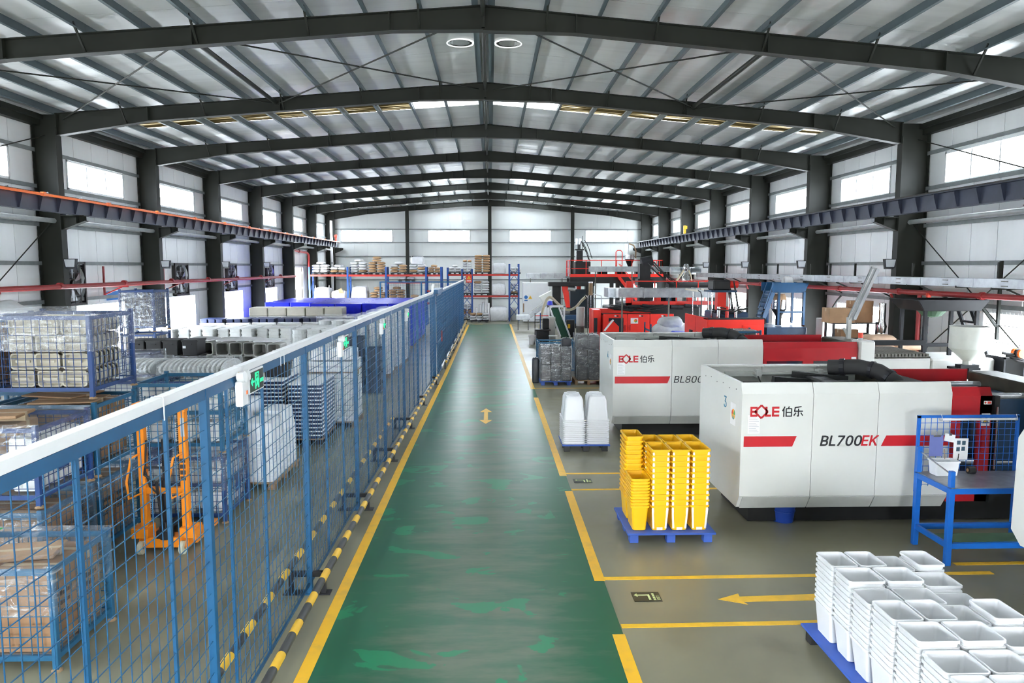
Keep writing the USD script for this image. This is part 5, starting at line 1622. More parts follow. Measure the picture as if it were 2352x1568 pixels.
# third machine at the picture edge
t = thing('moulding_machine', 'end of a third white moulding machine cut by the picture edge', 'moulding machine')
obj('end_cover', MB().prism([(5.2, .75), (5.1, .85), (5.1, 1.85), (5.2, 1.98), (7.92, 1.98), (8.0, 1.86), (8.02, .80), (7.86, .66), (5.4, .66)], 'x', 5.93, 6.0), 'machine_white', t)
obj('front_cover', MB().box(6.0, 8.5, 5.1, 5.15, .8, 1.9), 'machine_white', t)
obj('rear_cover', MB().box(6.0, 8.5, 7.95, 8.0, .8, 1.95), 'machine_white', t)
obj('lower_skirt', MB().box(6.0, 8.5, 5.3, 7.85, .6, .68), 'machine_grey', t)
obj('top_deck', MB().box(6.0, 8.5, 5.15, 7.95, 1.6, 1.65), 'inner_dark', t)
obj('bed', MB().box(6.5, 9.0, 5.6, 7.5, 0, .7), 'inner_dark', t)

# charcoal feeding platform with hopper on the farther machine
t = thing('feeding_platform', 'charcoal steel platform with flared top and ladder by the white hopper', 'platform')
x0, x1, y0, y1, zp = 9.9, 11.1, 16.55, 17.5, 2.76
for x in (x0, (x0 + x1) / 2, x1):
    for y in (y0, y1):
        obj('leg', MB().box(x - .035, x + .035, y - .035, y + .035, 1.755 if y < 17 else 0, zp), 'charcoal_paint', t)
obj('deck', MB().box(x0 - .05, x1 + .05, y0 - .05, y1 + .05, zp, zp + .04), 'charcoal_paint', t)
for s, q in (('front', [(x0 - .05, y0 - .05), (x1 + .05, y0 - .05), (x1 + .18, y0 - .14), (x0 - .26, y0 - .14)]), ('back', [(x1 + .05, y1 + .05), (x0 - .05, y1 + .05), (x0 - .26, y1 + .14), (x1 + .18, y1 + .14)]), ('end', [(x0 - .05, y1 + .05), (x0 - .05, y0 - .05), (x0 - .26, y0 - .14), (x0 - .26, y1 + .14)]), ('far', [(x1 + .05, y0 - .05), (x1 + .05, y1 + .05), (x1 + .18, y1 + .14), (x1 + .18, y0 - .14)])):
    lo = [(x, y, zp + .02) for x, y in q[:2]]; hi = [(x, y, zp + .26) for x, y in q[2:]]
    v = np.array([lo[0], lo[1], hi[0], hi[1]]); nrm = np.cross(v[1] - v[0], v[3] - v[0]); nrm = nrm / np.linalg.norm(nrm) * .012
    obj('flared_side', MB().hexa(list(v) + list(v + nrm)), 'charcoal_paint', t)
obj('crossbeam', MB().box(x0 - .04, x1 + .04, y0 - .04, y0 + .04, 1.95, 2.03), 'charcoal_paint', t)
obj('side_beam', MB().box(8.53, x0, y0 - .05, y0 + .05, 1.98, 2.1), 'charcoal_paint', t)
for s in (0, .5):
    obj('ladder_rail', MB().bar((x1 + .24, y1 + s - .3, zp + .1), (x1 + .54, y0 + s - .2, .9), .05, .07), 'charcoal_paint', t)
for k in range(7):
    f = k / 7 + .06
    a = np.array((x1 + .24, y1 - .3, zp + .1)); b = np.array((x1 + .54, y0 - .2, .9)); p = a + (b - a) * f
    obj('ladder_step', MB().box(p[0] - .06, p[0] + .06, p[1], p[1] + .5, p[2] - .02, p[2] + .02), 'charcoal_paint', t)
obj('drip_bowl', MB().lathe([(.001, -.18), (.2, -.14), (.33, 0), (.32, 0), (.19, -.13), (.001, -.16)], (x0 + .45, y0 + .5, zp), 18), 'green_board', t)
t = thing('material_hopper', 'white conical material hopper in front of the charcoal platform', 'hopper', (10.28, 15.55, 0))
obj('drum', MB().lathe([(.36, 2.02), (.37, 2.02), (.37, 2.48), (.38, 2.5), (.36, 2.5), (.355, 2.02)], n=28), 'hopper_white', t, smooth=40)
obj('cone', MB().lathe([(.37, 2.02), (.09, 1.75), (.09, 1.66), (.08, 1.66), (.08, 1.75), (.35, 2.02)], n=28), 'hopper_white', t, smooth=40)
obj('lid', MB().lathe([(.001, 2.49), (.35, 2.48), (.35, 2.46), (.001, 2.47)], n=28), 'machine_grey', t)
obj('throat', MB().box(-.2, .2, -.1, .1, 1.6, 1.67).box(-.03, .05, -.12, -.02, 1.36, 1.6), 'charcoal_paint', t)
obj('stand', MB().box(-.25, .25, -.08, .3, 1.55, 1.6).box(-.04, .04, .2, .28, 0, 1.55), 'charcoal_paint', t)
t = thing('hose_reel', 'orange and black hose reels on a frame under the bright window', 'hose reel', (11.45, 16.0, 0))
obj('frame', MB().box(-.25, -.21, -.3, .3, 0, 1.8).box(.2, .24, -.3, .3, 0, 1.8).box(-.25, .24, -.3, -.26, 1.76, 1.8), 'charcoal_paint', t)
for k in range(3):
    obj('reel', MB().tube([(.02, -.5 + k * .1, 1.9), (.02, -.44 + k * .1, 1.9)], .1, 14), 'orange_rail' if k != 1 else 'black_steel', t)
for k in range(3):
    obj('hose', MB().tube([(-.3 + .1 * k, -.3, 1.9 - .05 * k), (0, -.35, 1.85 - .06 * k), (.2, -.4, 1.7), (.22, -.4, 1.2)], .03, 8), 'black_plastic', t, smooth=True)
# peach sacks
pallet((10.35, 19.0, 0), 1.5, 1.1, 'wood', 'wooden pallet under the peach sacks by the right wall', slats=True)
pk = None
k = 0
for lay in range(9):
    for i, x in enumerate((9.95, 10.72)):
        for j in range(1 + (lay < 8)):
            if lay == 8 and i == 1:
                continue
            k += 1
            lab = 'peach paper sack by the right wall, %s layer up, %s, %s' % (ORD[lay + 1], ('aisle side', 'wall side')[i], ('near', 'far')[j])
            p = (x + .03 * (lay % 3), 18.75 + j * .52, .145 + lay * .205)
            if pk is None:
                pk = thing('peach_sack', lab, 'sack', p, group='peach sacks by the right wall')
                obj('bag', sack_mesh(.76, .5, .21, 11), 'sack_peach', pk, smooth=60)
                obj('seam', MB().box(-.385, -.36, -.18, .18, .08, .11), 'sack_peach', pk)
            else:
                dup(pk, p, (7 * ((lay + i) % 3 - 1)), lab)
t = thing('signal_lamp', 'red capped signal lamp on a thin white pole by the sacks', 'lamp', (10.95, 18.2, 0))
obj('pole', MB().cyl((0, 0), .012, 0, 3.0, 8), 'white_plastic', t)
obj('cap', MB().box(-.06, .05, -.04, .04, 3.0, 3.12, c=.015), 'dial_red', t)
# shelf with cartons
t = thing('steel_shelf', 'black steel shelf loaded with cartons under the cable tray', 'shelf', (10.35, 20.9, 0))
for x in (-.62, .62):
    for y in (-.25, .25):
        obj('upright', MB().box(x - .025, x + .025, y - .025, y + .025, 0, 2.2), 'black_steel', t)
for z in (.5, 1.2, 1.72, 2.15):
    obj('shelf_board', MB().box(-.62, .62, -.28, .28, z, z + .03), 'black_steel', t)
carton((9.95, 20.85, 2.182), .75, .5, .42, 'open brown carton at the aisle end of the black shelf', 0, 'carton_light')
carton((10.6, 20.95, 2.182), .55, .5, .62, 'taller brown carton beside the open one on the shelf')
carton((10.2, 20.85, 1.755), .5, .4, .24, 'small brown carton on the middle board of the black shelf')
t = thing('machine_part', 'dark oily machine part on the middle shelf board', 'machine part', (10.66, 20.85, 1.755))
obj('body', MB().box(-.15, .12, -.12, .12, 0, .14, c=.03), 'oily_steel', t)
obj('shaft', MB().tube([(.1, 0, .1), (.24, 0, .06)], .03, 8), 'oily_steel', t)
t = thing('yellow_bin', 'yellow parts tray on the lowest visible shelf board', 'tray', (10.72, 20.8, 1.235))
obj('shell', tub_mesh(.4, .3, .16, .9), 'yellow_bin', t)
obj('front_lip', MB().box(-.19, .19, -.165, -.15, .08, .15), 'yellow_bin', t)
t = thing('chrome_canister', 'shiny metal canister at the wall end of the shelf', 'canister', (10.98, 20.4, 0))
obj('body', MB().lathe([(.001, 1.9), (.1, 1.92), (.13, 2.1), (.09, 2.25), (.09, 2.75), (.001, 2.77)], n=20), 'chrome', t, smooth=40)
obj('stand', MB().cyl((0, 0), .03, .0, 1.95, 10), 'black_steel', t)
# tilted aluminium arm
t = thing('aluminium_arm', 'tilted silver aluminium arm of a take out robot', 'robot arm', (0, 0, 0))
obj('beam', MB().bar((8.35, 16.9, 2.55), (8.85, 16.9, 3.72), .05, .15, up=(1, 0, -.4)).bar((8.42, 16.85, 2.55), (8.92, 16.85, 3.72), .03, .07, up=(1, 0, -.4)), 'steel_bright', t)
obj('rail', MB().bar((8.30, 16.86, 2.55), (8.80, 16.86, 3.72), .04, .02, up=(1, 0, -.4)), 'chrome', t)
obj('post', MB().box(8.28, 8.36, 16.85, 16.95, 2.1, 2.6).bar((8.35, 16.9, 2.1), (8.2, 16.9, 2.35), .05), 'machine_grey', t)
obj('end_plate', MB().bar((8.86, 16.9, 3.72), (8.868, 16.9, 3.74), .07, .17, up=(1, 0, -.4)), 'chrome', t)
# electrical cabinet by the wall
t = thing('electrical_cabinet', 'pale grey electrical cabinet against the right wall column', 'cabinet', (11.3, 24.4, 0))
obj('body', MB().box(-.3, .3, -.25, .25, .1, 2.05, c=.015), 'machine_grey', t)
obj('plinth', MB().box(-.28, .28, -.22, .22, 0, .1), 'black_steel', t)
obj('lock', MB().box(-.25, -.22, -.27, -.25, 1.0, 1.2), 'black_steel', t)
obj('cable', MB().tube([(.1, 0, 2.05), (.12, -.02, 2.4), (.25, -.05, 2.65), (.4, 0, 2.8)], .03, 8), 'rubber', t, smooth=True)

# ------------------------------------------------------------------ along the walls
M('pipe_red', (.30, .018, .02), .45, 0, var=.2)
M('fan_dark', (.05, .045, .045), .45, .4, var=.3)
M('notice_blue', (.01, .13, .40), .5)
for s, nm, x, lab in ((-1, 'L', -10.92, 'left crane runway beam carrying an orange power rail'), (1, 'R', 10.74, 'right crane runway beam with dark stiffener plates')):
    t = thing('crane_beam', lab.replace('left ', '').replace('right ', ''), 'crane beam', (0, 0, 0))
    zb, zt_ = 5.12, 5.50
    ya, yb = 1.0, 53.6
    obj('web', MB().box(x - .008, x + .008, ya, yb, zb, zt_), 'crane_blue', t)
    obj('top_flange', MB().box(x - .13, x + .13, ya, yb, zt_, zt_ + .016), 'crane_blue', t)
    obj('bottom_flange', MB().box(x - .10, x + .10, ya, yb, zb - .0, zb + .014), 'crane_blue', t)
    obj('crane_rail', MB().box(x - .03, x + .03, ya, yb, zt_ + .016, zt_ + .07), 'rail_dark', t)
    n = int((yb - ya) / .78)
    for k in range(n):
        y = ya + .3 + k * .78
        for q in (-1, 1):
            obj('stiffener', MB().prism([(x + q * .008, zb + .014), (x + q * .035, zb + .014), (x + q * .12, zt_ - .06), (x + q * .12, zt_), (x + q * .008, zt_)][::q], 'y', y - .006, y + .006), 'crane_blue', t)
t = thing('power_rail', 'orange insulated crane power rail on hooks along the runway beam', 'power rail')
obj('rail', MB().box(-10.72, -10.66, 1.5, 53.4, 5.46, 5.52, c=.01), 'orange_rail', t)
for k in range(34):
    y = 2 + k * 1.5
    obj('hook', MB().bar((-10.8, y, 5.53), (-10.69, y, 5.56), .012).bar((-10.69, y, 5.56), (-10.69, y, 5.51), .012), 'chrome', t)
for k in range(17):
    obj('joint_clamp', MB().box(-10.735, -10.645, 3 + k * 3.05, 3.12 + k * 3.05, 5.45, 5.55, c=.01), 'orange_rail', t)
for x, lab, mt in ((-10.9, 'red end stop at the far end of the orange railed crane beam', 'dial_red'), (10.74, 'yellow stop standing on the far part of the stiffened crane beam', 'yellow_paint')):
    t = thing('end_stop', lab, 'end stop', (x, 53.2 if x < 0 else 41.0, 5.575))
    obj('post', MB().box(-.06, .06, -.06, .06, 0, .45), mt, t)
    obj('buffer', MB().box(-.1, .1, -.16, -.06, .25, .42), mt, t)
# red fire pipes
t = thing('fire_pipe', 'dark red fire pipe on brackets along the wall with the fans', 'pipe')
obj('pipe', MB().tube([(-11.2, -6, 3.27), (-11.2, 43.0, 3.22)], .065, 12), 'pipe_red', t, smooth=True)
for k in range(14):
    obj('coupling', MB().tube([(-11.2, -4.2 + 3.4 * k, 3.27), (-11.2, -4.08 + 3.4 * k, 3.27)], .085, 12), 'pipe_red', t, smooth=40)
for y in (15.0, 17.2, 23.2, 27.4, 33.0, 38.9):
    obj('bracket', MB().box(-11.90, -11.86, y - .03, y + .03, 2.9, 3.78).box(-11.86, -11.15, y - .03, y + .03, 3.14, 3.19).bar((-11.86, y, 2.92), (-11.35, y, 3.14), .04), 'pipe_red', t)
t = thing('fire_pipe', 'dark red fire pipe on brackets under the cable tray', 'pipe')
obj('pipe', MB().tube([(11.0, -6, 3.20), (11.0, 46.0, 3.0)], .065, 12), 'pipe_red', t, smooth=True)
for k in range(15):
    obj('coupling', MB().tube([(11.0, -4.2 + 3.4 * k, 3.195 - .0131 * k), (11.0, -4.08 + 3.4 * k, 3.195 - .0131 * k)], .085, 12), 'pipe_red', t, smooth=40)
for y in (14.2, 18.4, 20.12, 25.92, 31.72, 37.5, 43.32):
    obj('bracket', MB().bar((11.13, y, 2.8), (11.02, y, 3.06), .05).box(10.95, 11.145, y - .03, y + .03, 3.04, 3.09), 'pipe_red', t)
obj('drop_pipe', MB().tube([(11.3, 19.2, 3.1), (11.3, 19.2, .1)], .055, 10), 'pipe_red', t, smooth=True)
t = thing('fire_pipe', 'dark red fire pipe loop above the open doorway', 'pipe')
obj('pipe', MB().tube([(-11.6, 43.6, 2.6), (-11.6, 43.6, 4.65), (-11.6, 43.9, 4.75), (-11.6, 47.6, 4.65), (-11.6, 48.0, 4.5), (-11.6, 48.0, 3.0)], .07, 10), 'pipe_red', t, smooth=True)
obj('coupling', MB().tube([(-11.6, 45.5, 4.71), (-11.6, 45.7, 4.70)], .1, 10), 'pipe_red', t)
# cable tray
t = thing('cable_tray', 'long galvanised cable tray hung along the machine side wall', 'cable tray')
for a in range(-6, 38, 2):
    z = 3.46 - .003 * a
    obj('tray_length', MB().box(10.6, 10.9, a + .005, a + 1.995, z - .10, z + .10, c=.006), 'galv', t)
for k in range(22):
    y = -5 + 2 * k
    obj('joint_plate', MB().box(10.592, 10.6, y - .1, y + .1, 3.40 - .003 * y, 3.42 - .003 * y).box(10.592, 10.6, y - .1, y + .1, 3.50 - .003 * y, 3.52 - .003 * y), 'deck_grey', t)
for y in (12.5, 15.4, 18.6, 21.6, 23.2, 24.6, 27.5, 29.0, 30.4, 33.5, 35.0):
    obj('hanger', MB().box(10.72, 10.77, y - .025, y + .025, 3.5, 3.86).box(10.6, 11.84, y - .02, y + .02, 3.28, 3.33).bar((11.82, y, 2.9), (10.95, y, 3.28), .04), 'steel_grey', t)
# wall frames for the tray
for y in (13.4, 16.6):
    tagp(obj('wall_bracket', MB().box(11.6, 11.66, y - .03, y + .03, 2.1, 3.9).bar((11.6, y, 2.4), (11.2, y, 2.9), .05).box(10.6, 11.6, y - .03, y + .03, 3.29, 3.34), 'steel_grey'), 'grey steel bracket under the tray, %s the charcoal platform' % ('before' if y < 15 else 'behind'), 'bracket')
# exhaust fans
for k, (y, nm) in enumerate(((21.55, 'nearest'), (29.0, 'second'), (34.6, 'third'), (40.6, 'fourth'))):
    t = thing('exhaust_fan', '%s dark square exhaust fan in the wall behind the red pipe' % nm, 'fan', (-11.98, y, 3.28))
    fr = MB()
    for q in ((-.62, -.56, -.62, .62), (.56, .62, -.62, .62), (-.62, .62, -.62, -.56), (-.62, .62, .56, .62)):
        fr.box(-.02, .12, *q)
    obj('housing', fr, 'fan_dark', t)
    obj('shroud', MB().add(np.array([(x, r * math.cos(a), r * math.sin(a)) for x, r in ((.02, .54), (.11, .58)) for a in np.linspace(0, 2 * PI, 25)[:-1]]), [(i, (i + 1) % 24, 24 + (i + 1) % 24, 24 + i) for i in range(24)]), 'galv', t, smooth=True)
    for b in range(6):
        a = b * PI / 3 + .3
        obj('blade', MB().hexa([(.04, .08 * math.cos(a), .08 * math.sin(a)), (.06, .08 * math.cos(a + .3), .08 * math.sin(a + .3)), (.1, .5 * math.cos(a + .5), .5 * math.sin(a + .5)), (.05, .5 * math.cos(a), .5 * math.sin(a)),
                                (.043, .08 * math.cos(a), .08 * math.sin(a)), (.063, .08 * math.cos(a + .3), .08 * math.sin(a + .3)), (.103, .5 * math.cos(a + .5), .5 * math.sin(a + .5)), (.053, .5 * math.cos(a), .5 * math.sin(a))]), 'galv', t)
    obj('motor', MB().tube([(.03, 0, 0), (.11, 0, 0)], .1, 14), 'fan_dark', t)
    obj('back_shutter', MB().box(-.015, .0, -.56, .56, -.56, .56), 'fan_dark', t)
    for q in range(7):
        obj('louvre', MB().bar((.02, -.55, -.48 + q * .16), (.02, .55, -.48 + q * .16), .09, .006, up=(.5, 0, 1)), 'galv', t)
    for q in (-.3, 0, .3):
        obj('guard_bar', MB().box(.11, .118, q - .01, q + .01, -.58, .58), 'fan_dark', t)
# floodlights on the columns
for k, fy in enumerate(FRAMES[5:9]):
    for s in (-1, 1):
        xi = -11.36 if s < 0 else 11.17
        t = thing('floodlight', 'black floodlight on the %s column of the %s wall' % (ORD[k + 1], 'fan side' if s < 0 else 'machine side'), 'lamp', (xi - s * .21, fy - .06, 3.86))
        obj('housing', MB().hexa([(-.13, -.1, -.12), (.13, -.1, -.12), (.13, -.02, -.16), (-.13, -.02, -.16), (-.16, -.12, .12), (.16, -.12, .12), (.16, .0, .12), (-.16, .0, .12)]), 'black_steel', t)
        obj('lens', MB().hexa([(-.11, -.106, -.10), (.11, -.106, -.10), (.11, -.1, -.10), (-.11, -.1, -.10), (-.14, -.126, .10), (.14, -.126, .10), (.14, -.12, .10), (-.14, -.12, .10)]), 'paper_print', t)
        obj('bracket', MB().bar((-.13, 0, -.02), (.13 * 1, .05, -.02), .03).bar((s * .0, .03, -.02), (s * .17, .06, -.06), .03), 'black_steel', t)
tagp(obj('wall_notice', MB().box(XL + .07, XL + .08, 23.4, 24.1, 2.72, 3.0), 'notice_blue'), 'small blue notice board on the wall by the fan', 'notice')
# cable from wall beacon
t = thing('down_pipe', 'white vertical down pipe in the far corner of the fan side wall', 'pipe')
obj('pipe', MB().tube([(-11.25, 53.3, 0), (-11.25, 53.3, 7.0)], .09, 10), 'white_plastic', t, smooth=True)
obj('clip', MB().box(-11.37, -11.13, 53.2, 53.4, 4.0, 4.06), 'girt', t)

# ------------------------------------------------------------------ pallet racks and sacks at the far end
t = thing('pallet_rack', 'long blue and red pallet rack behind the storage yard', 'rack', (0, 48.3, 0))
US = [-11.55, -9.12, -6.68, -4.12, -3.15]
for x in US:
    for dy in (-.5, .5):
        obj('upright', MB().box(x - .055, x + .055, dy - .045, dy + .045, 0, 3.75), 'rack_blue', t)
    for k in range(4):
        obj('brace', MB().bar((x, -.5, .3 + k * .85), (x, .5, .3 + (k + 1) * .85), .03), 'rack_blue', t)
for a, b in zip(US[:-1], US[1:]):
    for z in (1.42, 3.2):
        for dy in (-.5, .5):
            obj('beam', MB().box(a + .055, b - .055, dy - .03, dy + .03, z - .06, z + .06), 'rack_red', t)
        obj('deck_panel', MB().box(a + .06, b - .06, -.47, .47, z + .0, z + .05), 'galv', t)
for a, b, z in ((-6.68, -4.12, 2.75), (-4.12, -3.15, 2.2)):
    obj('beam', MB().box(a + .055, b - .055, -.53, -.47, z - .05, z + .05), 'rack_red', t)
    obj('deck_panel', MB().box(a + .06, b - .06, -.47, .47, z, z + .04), 'galv', t)
t = thing('pallet_rack', 'blue and red pallet rack at the end of the green aisle', 'rack', (0, 51.8, 0))
for x in (-1.95, -1.27, 1.33, 1.97):
    for dy in (-.5, .5):
        obj('upright', MB().box(x - .05, x + .05, dy - .045, dy + .045, 0, 3.6 if x < 0 else 3.95), 'rack_blue', t)
for a, b in ((-1.95, -1.27), (1.33, 1.97)):
    for k in range(4):
        obj('brace', MB().bar((a, -.5, .2 + k * .85), (b, -.5, .2 + (k + 1) * .85), .035), 'rack_blue', t)
        obj('brace', MB().bar((b, -.5, .2 + k * .85), (a, -.5, .2 + (k + 1) * .85), .035), 'rack_blue', t)
for z in (1.72, 3.2):
    for a, b in ((-2.9, -2.0), (-1.9, -1.32), (-1.22, 1.28), (1.38, 1.92)):
        for dy in (-.5, .5):
            obj('beam', MB().box(a, b, dy - .03, dy + .03, z - .06, z + .06), 'rack_red', t)
        obj('deck_panel', MB().box(a, b, -.46, .46, z + .0, z + .05), 'galv', t)
obj('upright', MB().box(-3.0, -2.9, -.55, -.45, 0, 3.7), 'rack_blue', t)
obj('upright', MB().box(-3.0, -2.9, .45, .55, 0, 3.7), 'rack_blue', t)
sp = {}
SM = {'b': 'sack_brown', 'w': 'sack_white'}
SC = {'b': 'brown', 'w': 'white'}


def sacks(x, y, z, lays, desc, w=1.05, pal=True):
    """lays: a string per layer from the bottom, one letter per sack across"""
    if pal:
        p = thing('pallet', 'dark pallet under the sacks %s' % desc, 'pallet', (x, y, z))
        obj('deck', MB().box(-w / 2, w / 2, -.45, .45, .08, .12), 'black_steel', p)
        for q in (-.4, 0, .4):
            obj('foot', MB().box(q * w - .06, q * w + .06, -.45, .45, 0, .08), 'black_steel', p)
        z += .122
    rg = random.Random(int(x * 100 + y))
    for L, s in enumerate(lays):
        n = len(s); sw = w / max(n, 2)
        for i, c in enumerate(s):
            lab = '%s sack %s, %s layer%s' % (SC[c], desc, ORD[L + 1], '' if n == 1 else ', %s across' % ORD[i + 1])
            px = x + (i - (n - 1) / 2) * sw + rg.uniform(-.008, .008)
            key = (c, round(sw, 2))
            p = (px, y + rg.uniform(-.03, .03), z + L * .172)
            rz = rg.uniform(-1, 1)
            if key not in sp:
                o = thing('sack', lab, 'sack', p, rz, group='sacks on the far racks')
                obj('bag', sack_mesh(sw - .03, .8, .155, len(sp)), SM[c], o, smooth=60)
                obj('seam', MB().box(-.5 * sw + .008, -.5 * sw + .03, -.3, .3, .06, .08), SM[c], o)
                sp[key] = o
            else:
                dup(sp[key], p, rz, lab)


def bulk(x, y, z, w, h, desc, mt='sack_white', seed=0, ears=True):
    t = thing('bulk_bag', desc, 'bulk bag', (x, y, z))
    r = [rr(w * s, w * .9 * s, .12, zz, 6) for zz, s in ((0, .86), (h * .08, .97), (h * .35, 1.02), (h * .7, 1.0), (h * .92, .93), (h, .6), (h * 1.02, .2))]
    R = np.array(r); p = R.reshape(-1, 3); p = p + (meshkit.fbm(p * 3 + seed, 3, seed)[:, None] - .5) * .12
    p[:, 2] = np.maximum(p[:, 2], 0)
    obj('bag', loft([list(map(tuple, q)) for q in p.reshape(R.shape)]), mt, t, smooth=60)
    if ears:
        for sx in (-1, 1):
            obj('lifting_loop', MB().tube([(sx * w * .42, -w * .3, h * .85), (sx * w * .45, -w * .25, h * 1.12), (sx * w * .42, -w * .1, h * .86)], .02, 6), mt, t)


zt1 = 3.262
sacks(-10.9, 48.3, zt1, ['ww', 'ww', 'ww', 'w'], 'on the top shelf next to the fan wall')
sacks(-9.75, 48.3, zt1, ['bb', 'ww', 'w'], 'on top shelf, second pallet from fan wall')
sacks(-8.45, 48.3, zt1, ['wb', 'ww', 'ww', 'ww', 'w'], 'on top shelf, third pallet from fan wall')
sacks(-7.3, 48.3, zt1, ['bb', 'bb', 'bb', 'bb', 'b', 'b'], 'in the brown heap on the top shelf')
sacks(-5.9, 48.3, zt1, ['bb', 'bb', 'wb', 'w'], 'on the top shelf, right after the brown heap')
sacks(-4.7, 48.3, zt1, ['bw', 'wb', 'ww'], 'on top shelf under small white bulk bag')
bulk(-4.7, 48.3, zt1 + .64, .85, .5, 'small white bulk bag on top of sacks on the long rack', seed=5)
sacks(-3.62, 48.3, zt1, ['bb', 'bb', 'b'], 'topping the long rack at its aisle end', w=.8)
sacks(-5.4, 48.3, 2.80, ['ww'], 'on the short red beam shelf of the long rack')
bulk(-10.8, 48.25, 1.5, 1.0, .95, 'grey bulk bag on the lower shelf next to the fan wall', seed=1)
bulk(-9.75, 48.25, 1.5, .92, .72, 'lower grey bulk bag with a board leaning on it', seed=2, ears=False)
tagp(obj('leaning_board', MB().prism([(-9.5, 1.48), (-9.1, 1.48), (-9.55, 2.4), (-9.75, 2.3)], 'y', 47.86, 47.9), 'wood'), 'brown board leaning against a grey bulk bag', 'board')
bulk(-8.4, 48.25, 1.5, 1.0, 1.0, 'tall grey bulk bag in the middle of the lower shelf', seed=3)
sacks(-7.25, 48.3, 1.49, ['bb', 'bb', 'bb', 'b', 'b'], 'on the lower shelf beside the tall grey bulk bag')
sacks(-6.05, 48.3, 1.49, ['bb', 'bb', 'bb', 'bb', 'b'], 'on the lower shelf beyond the blue upright')
sacks(-4.9, 48.3, 1.49, ['b', 'b'], 'on the lower shelf near the mesh fence corner')
sacks(-2.45, 51.8, zt1 - .0, ['ww', 'ww', 'w'], 'at the end of the aisle rack nearest the fence', w=.85)
sacks(-1.6, 51.8, zt1, ['ww', 'ww', 'ww', 'ww', 'bb'], 'above the red warning sign', w=.62)
sacks(-.55, 51.8, zt1, ['bb'] * 7, 'in the tall brown wrapped pile', w=1.1)
bulk(.62, 51.8, zt1, .95, .75, 'white printed bulk bag on the top shelf of the aisle rack', seed=8)
sacks(1.75, 51.8, zt1 - .0, ['ww', 'ww'], 'at the cabinet end of the aisle rack top shelf', w=.7)
sacks(-1.6, 51.8, 1.79, ['ww', 'ww', 'ww', 'ww', 'w'], 'below the red warning sign', w=.62)
sacks(-.6, 51.8, 1.79, ['ww', 'ww', 'ww', 'ww', 'bw'], 'on the lower shelf of the aisle rack', w=1.1)
bulk(.6, 51.8, 1.79, .95, .8, 'grey bulk bag on the lower shelf of the aisle rack', 'film_white', 9)
sacks(1.65, 51.8, 1.79, ['bb', 'ww', 'ww', 'ww'], 'on the lower shelf at the cabinet end', w=.6)
sacks(-1.62, 51.8, 0, ['ww', 'ww', 'bb', 'bb', 'ww', 'ww'], 'on the floor inside the aisle rack frame', w=.64)
sacks(-.75, 50.6, 0, ['www', 'www', 'bbw'], 'on the floor at the end of the green aisle', w=1.3)
bulk(.6, 51.6, 0, 1.25, 1.0, 'grey film wrapped bulk bag on the floor under the aisle rack', 'film_white', 12, False)
bulk(1.65, 51.6, 0, .52, .95, 'dull pink grey bulk bag at the cabinet end of the floor', 'grey_tub', 13, False)
for k, (x, h) in enumerate(((-.95, .95), (-.72, 1.15), (-.5, 1.3), (-.3, 1.55), (-.12, 1.25), (.05, .9))):
    t = thing('white_roll', 'white paper roll standing on end, %s from the fence, by the rack' % ORD[k + 1], 'roll', (x, 51.62, .0))
    obj('roll', MB().lathe([(.001, 0), (.085, 0), (.085, h), (.03, h), (.03, h - .05), (.001, h - .05)], n=14), 'paper_white', t, smooth=40)
    obj('core', MB().cyl((0, 0), .028, h - .05, h + .01, 10), 'carton', t)
t = thing('warning_sign', 'red sign with a yellow warning triangle hung on the aisle rack', 'sign', (-1.47, 51.2, 2.95))
obj('plate', MB().box(-.2, .2, 0, .02, -.28, .28), 'dial_red', t)
obj('triangle', MB().prism([(-.14, -.05), (.14, -.05), (0, .2)], 'y', -.006, 0), 'yellow_paint_bright', t)
obj('mark', MB().prism([(-.03, 0), (.03, 0), (0, .1)], 'y', -.01, -.006), 'logo_black', t)
for k in range(4):
    obj('character', MB().box(-.15 + k * .08, -.095 + k * .08, -.006, 0, -.19, -.12), 'paper_white', t)

# ------------------------------------------------------------------ blow moulding machines
def railing(t, pts, z0, h, mat='blow_red', step=1.1):
    for a, b in zip(pts[:-1], pts[1:]):
        a, b = np.array(a, float), np.array(b, float); L = np.linalg.norm(b - a); n = max(1, int(round(L / step)))
        for zz in (z0 + h, z0 + h * .5):
            obj('handrail', MB().bar((*a, zz), (*b, zz), .04), mat, t)
        for k in range(n + 1):
            p = a + (b - a) * k / n
            obj('rail_post', MB().box(p[0] - .022, p[0] + .022, p[1] - .022, p[1] + .022, z0, z0 + h), mat, t)


def stair(t, a, b, w, mat, n=7, axis='y', rail=.85):
    a, b = np.array(a, float), np.array(b, float)
    off = np.array([0, w, 0]) if axis == 'y' else np.array([w, 0, 0])
    for s in (0, 1):
        obj('stringer', MB().bar(a + off * s, b + off * s, .05, .14), mat, t)
        obj('stair_rail', MB().bar(a + off * s + [0, 0, rail], b + off * s + [0, 0, rail], .035), mat, t)
    for k in range(n):
        p = a + (b - a) * (k + .5) / n
        q = p + off
        obj('tread', MB().box(min(p[0], q[0]) - .1, max(p[0], q[0]) + .1, min(p[1], q[1]), max(p[1], q[1]), p[2] - .015, p[2] + .015), mat, t)


def cables(t, a, b, n, sag, seed, r=.025):
    rg = random.Random(seed)
    for k in range(n):
        o = np.array([rg.uniform(-.2, .2), rg.uniform(-.2, .2), rg.uniform(-.1, .1)])
        P = [np.array(a) + (np.array(b) - np.array(a)) * f + o + [0, 0, -sag * 4 * f * (1 - f) * rg.uniform(.5, 1.4)] for f in np.linspace(0, 1, 8)]
        obj('hydraulic_hose', MB().tube(P, r, 6), 'rubber', t, smooth=True)


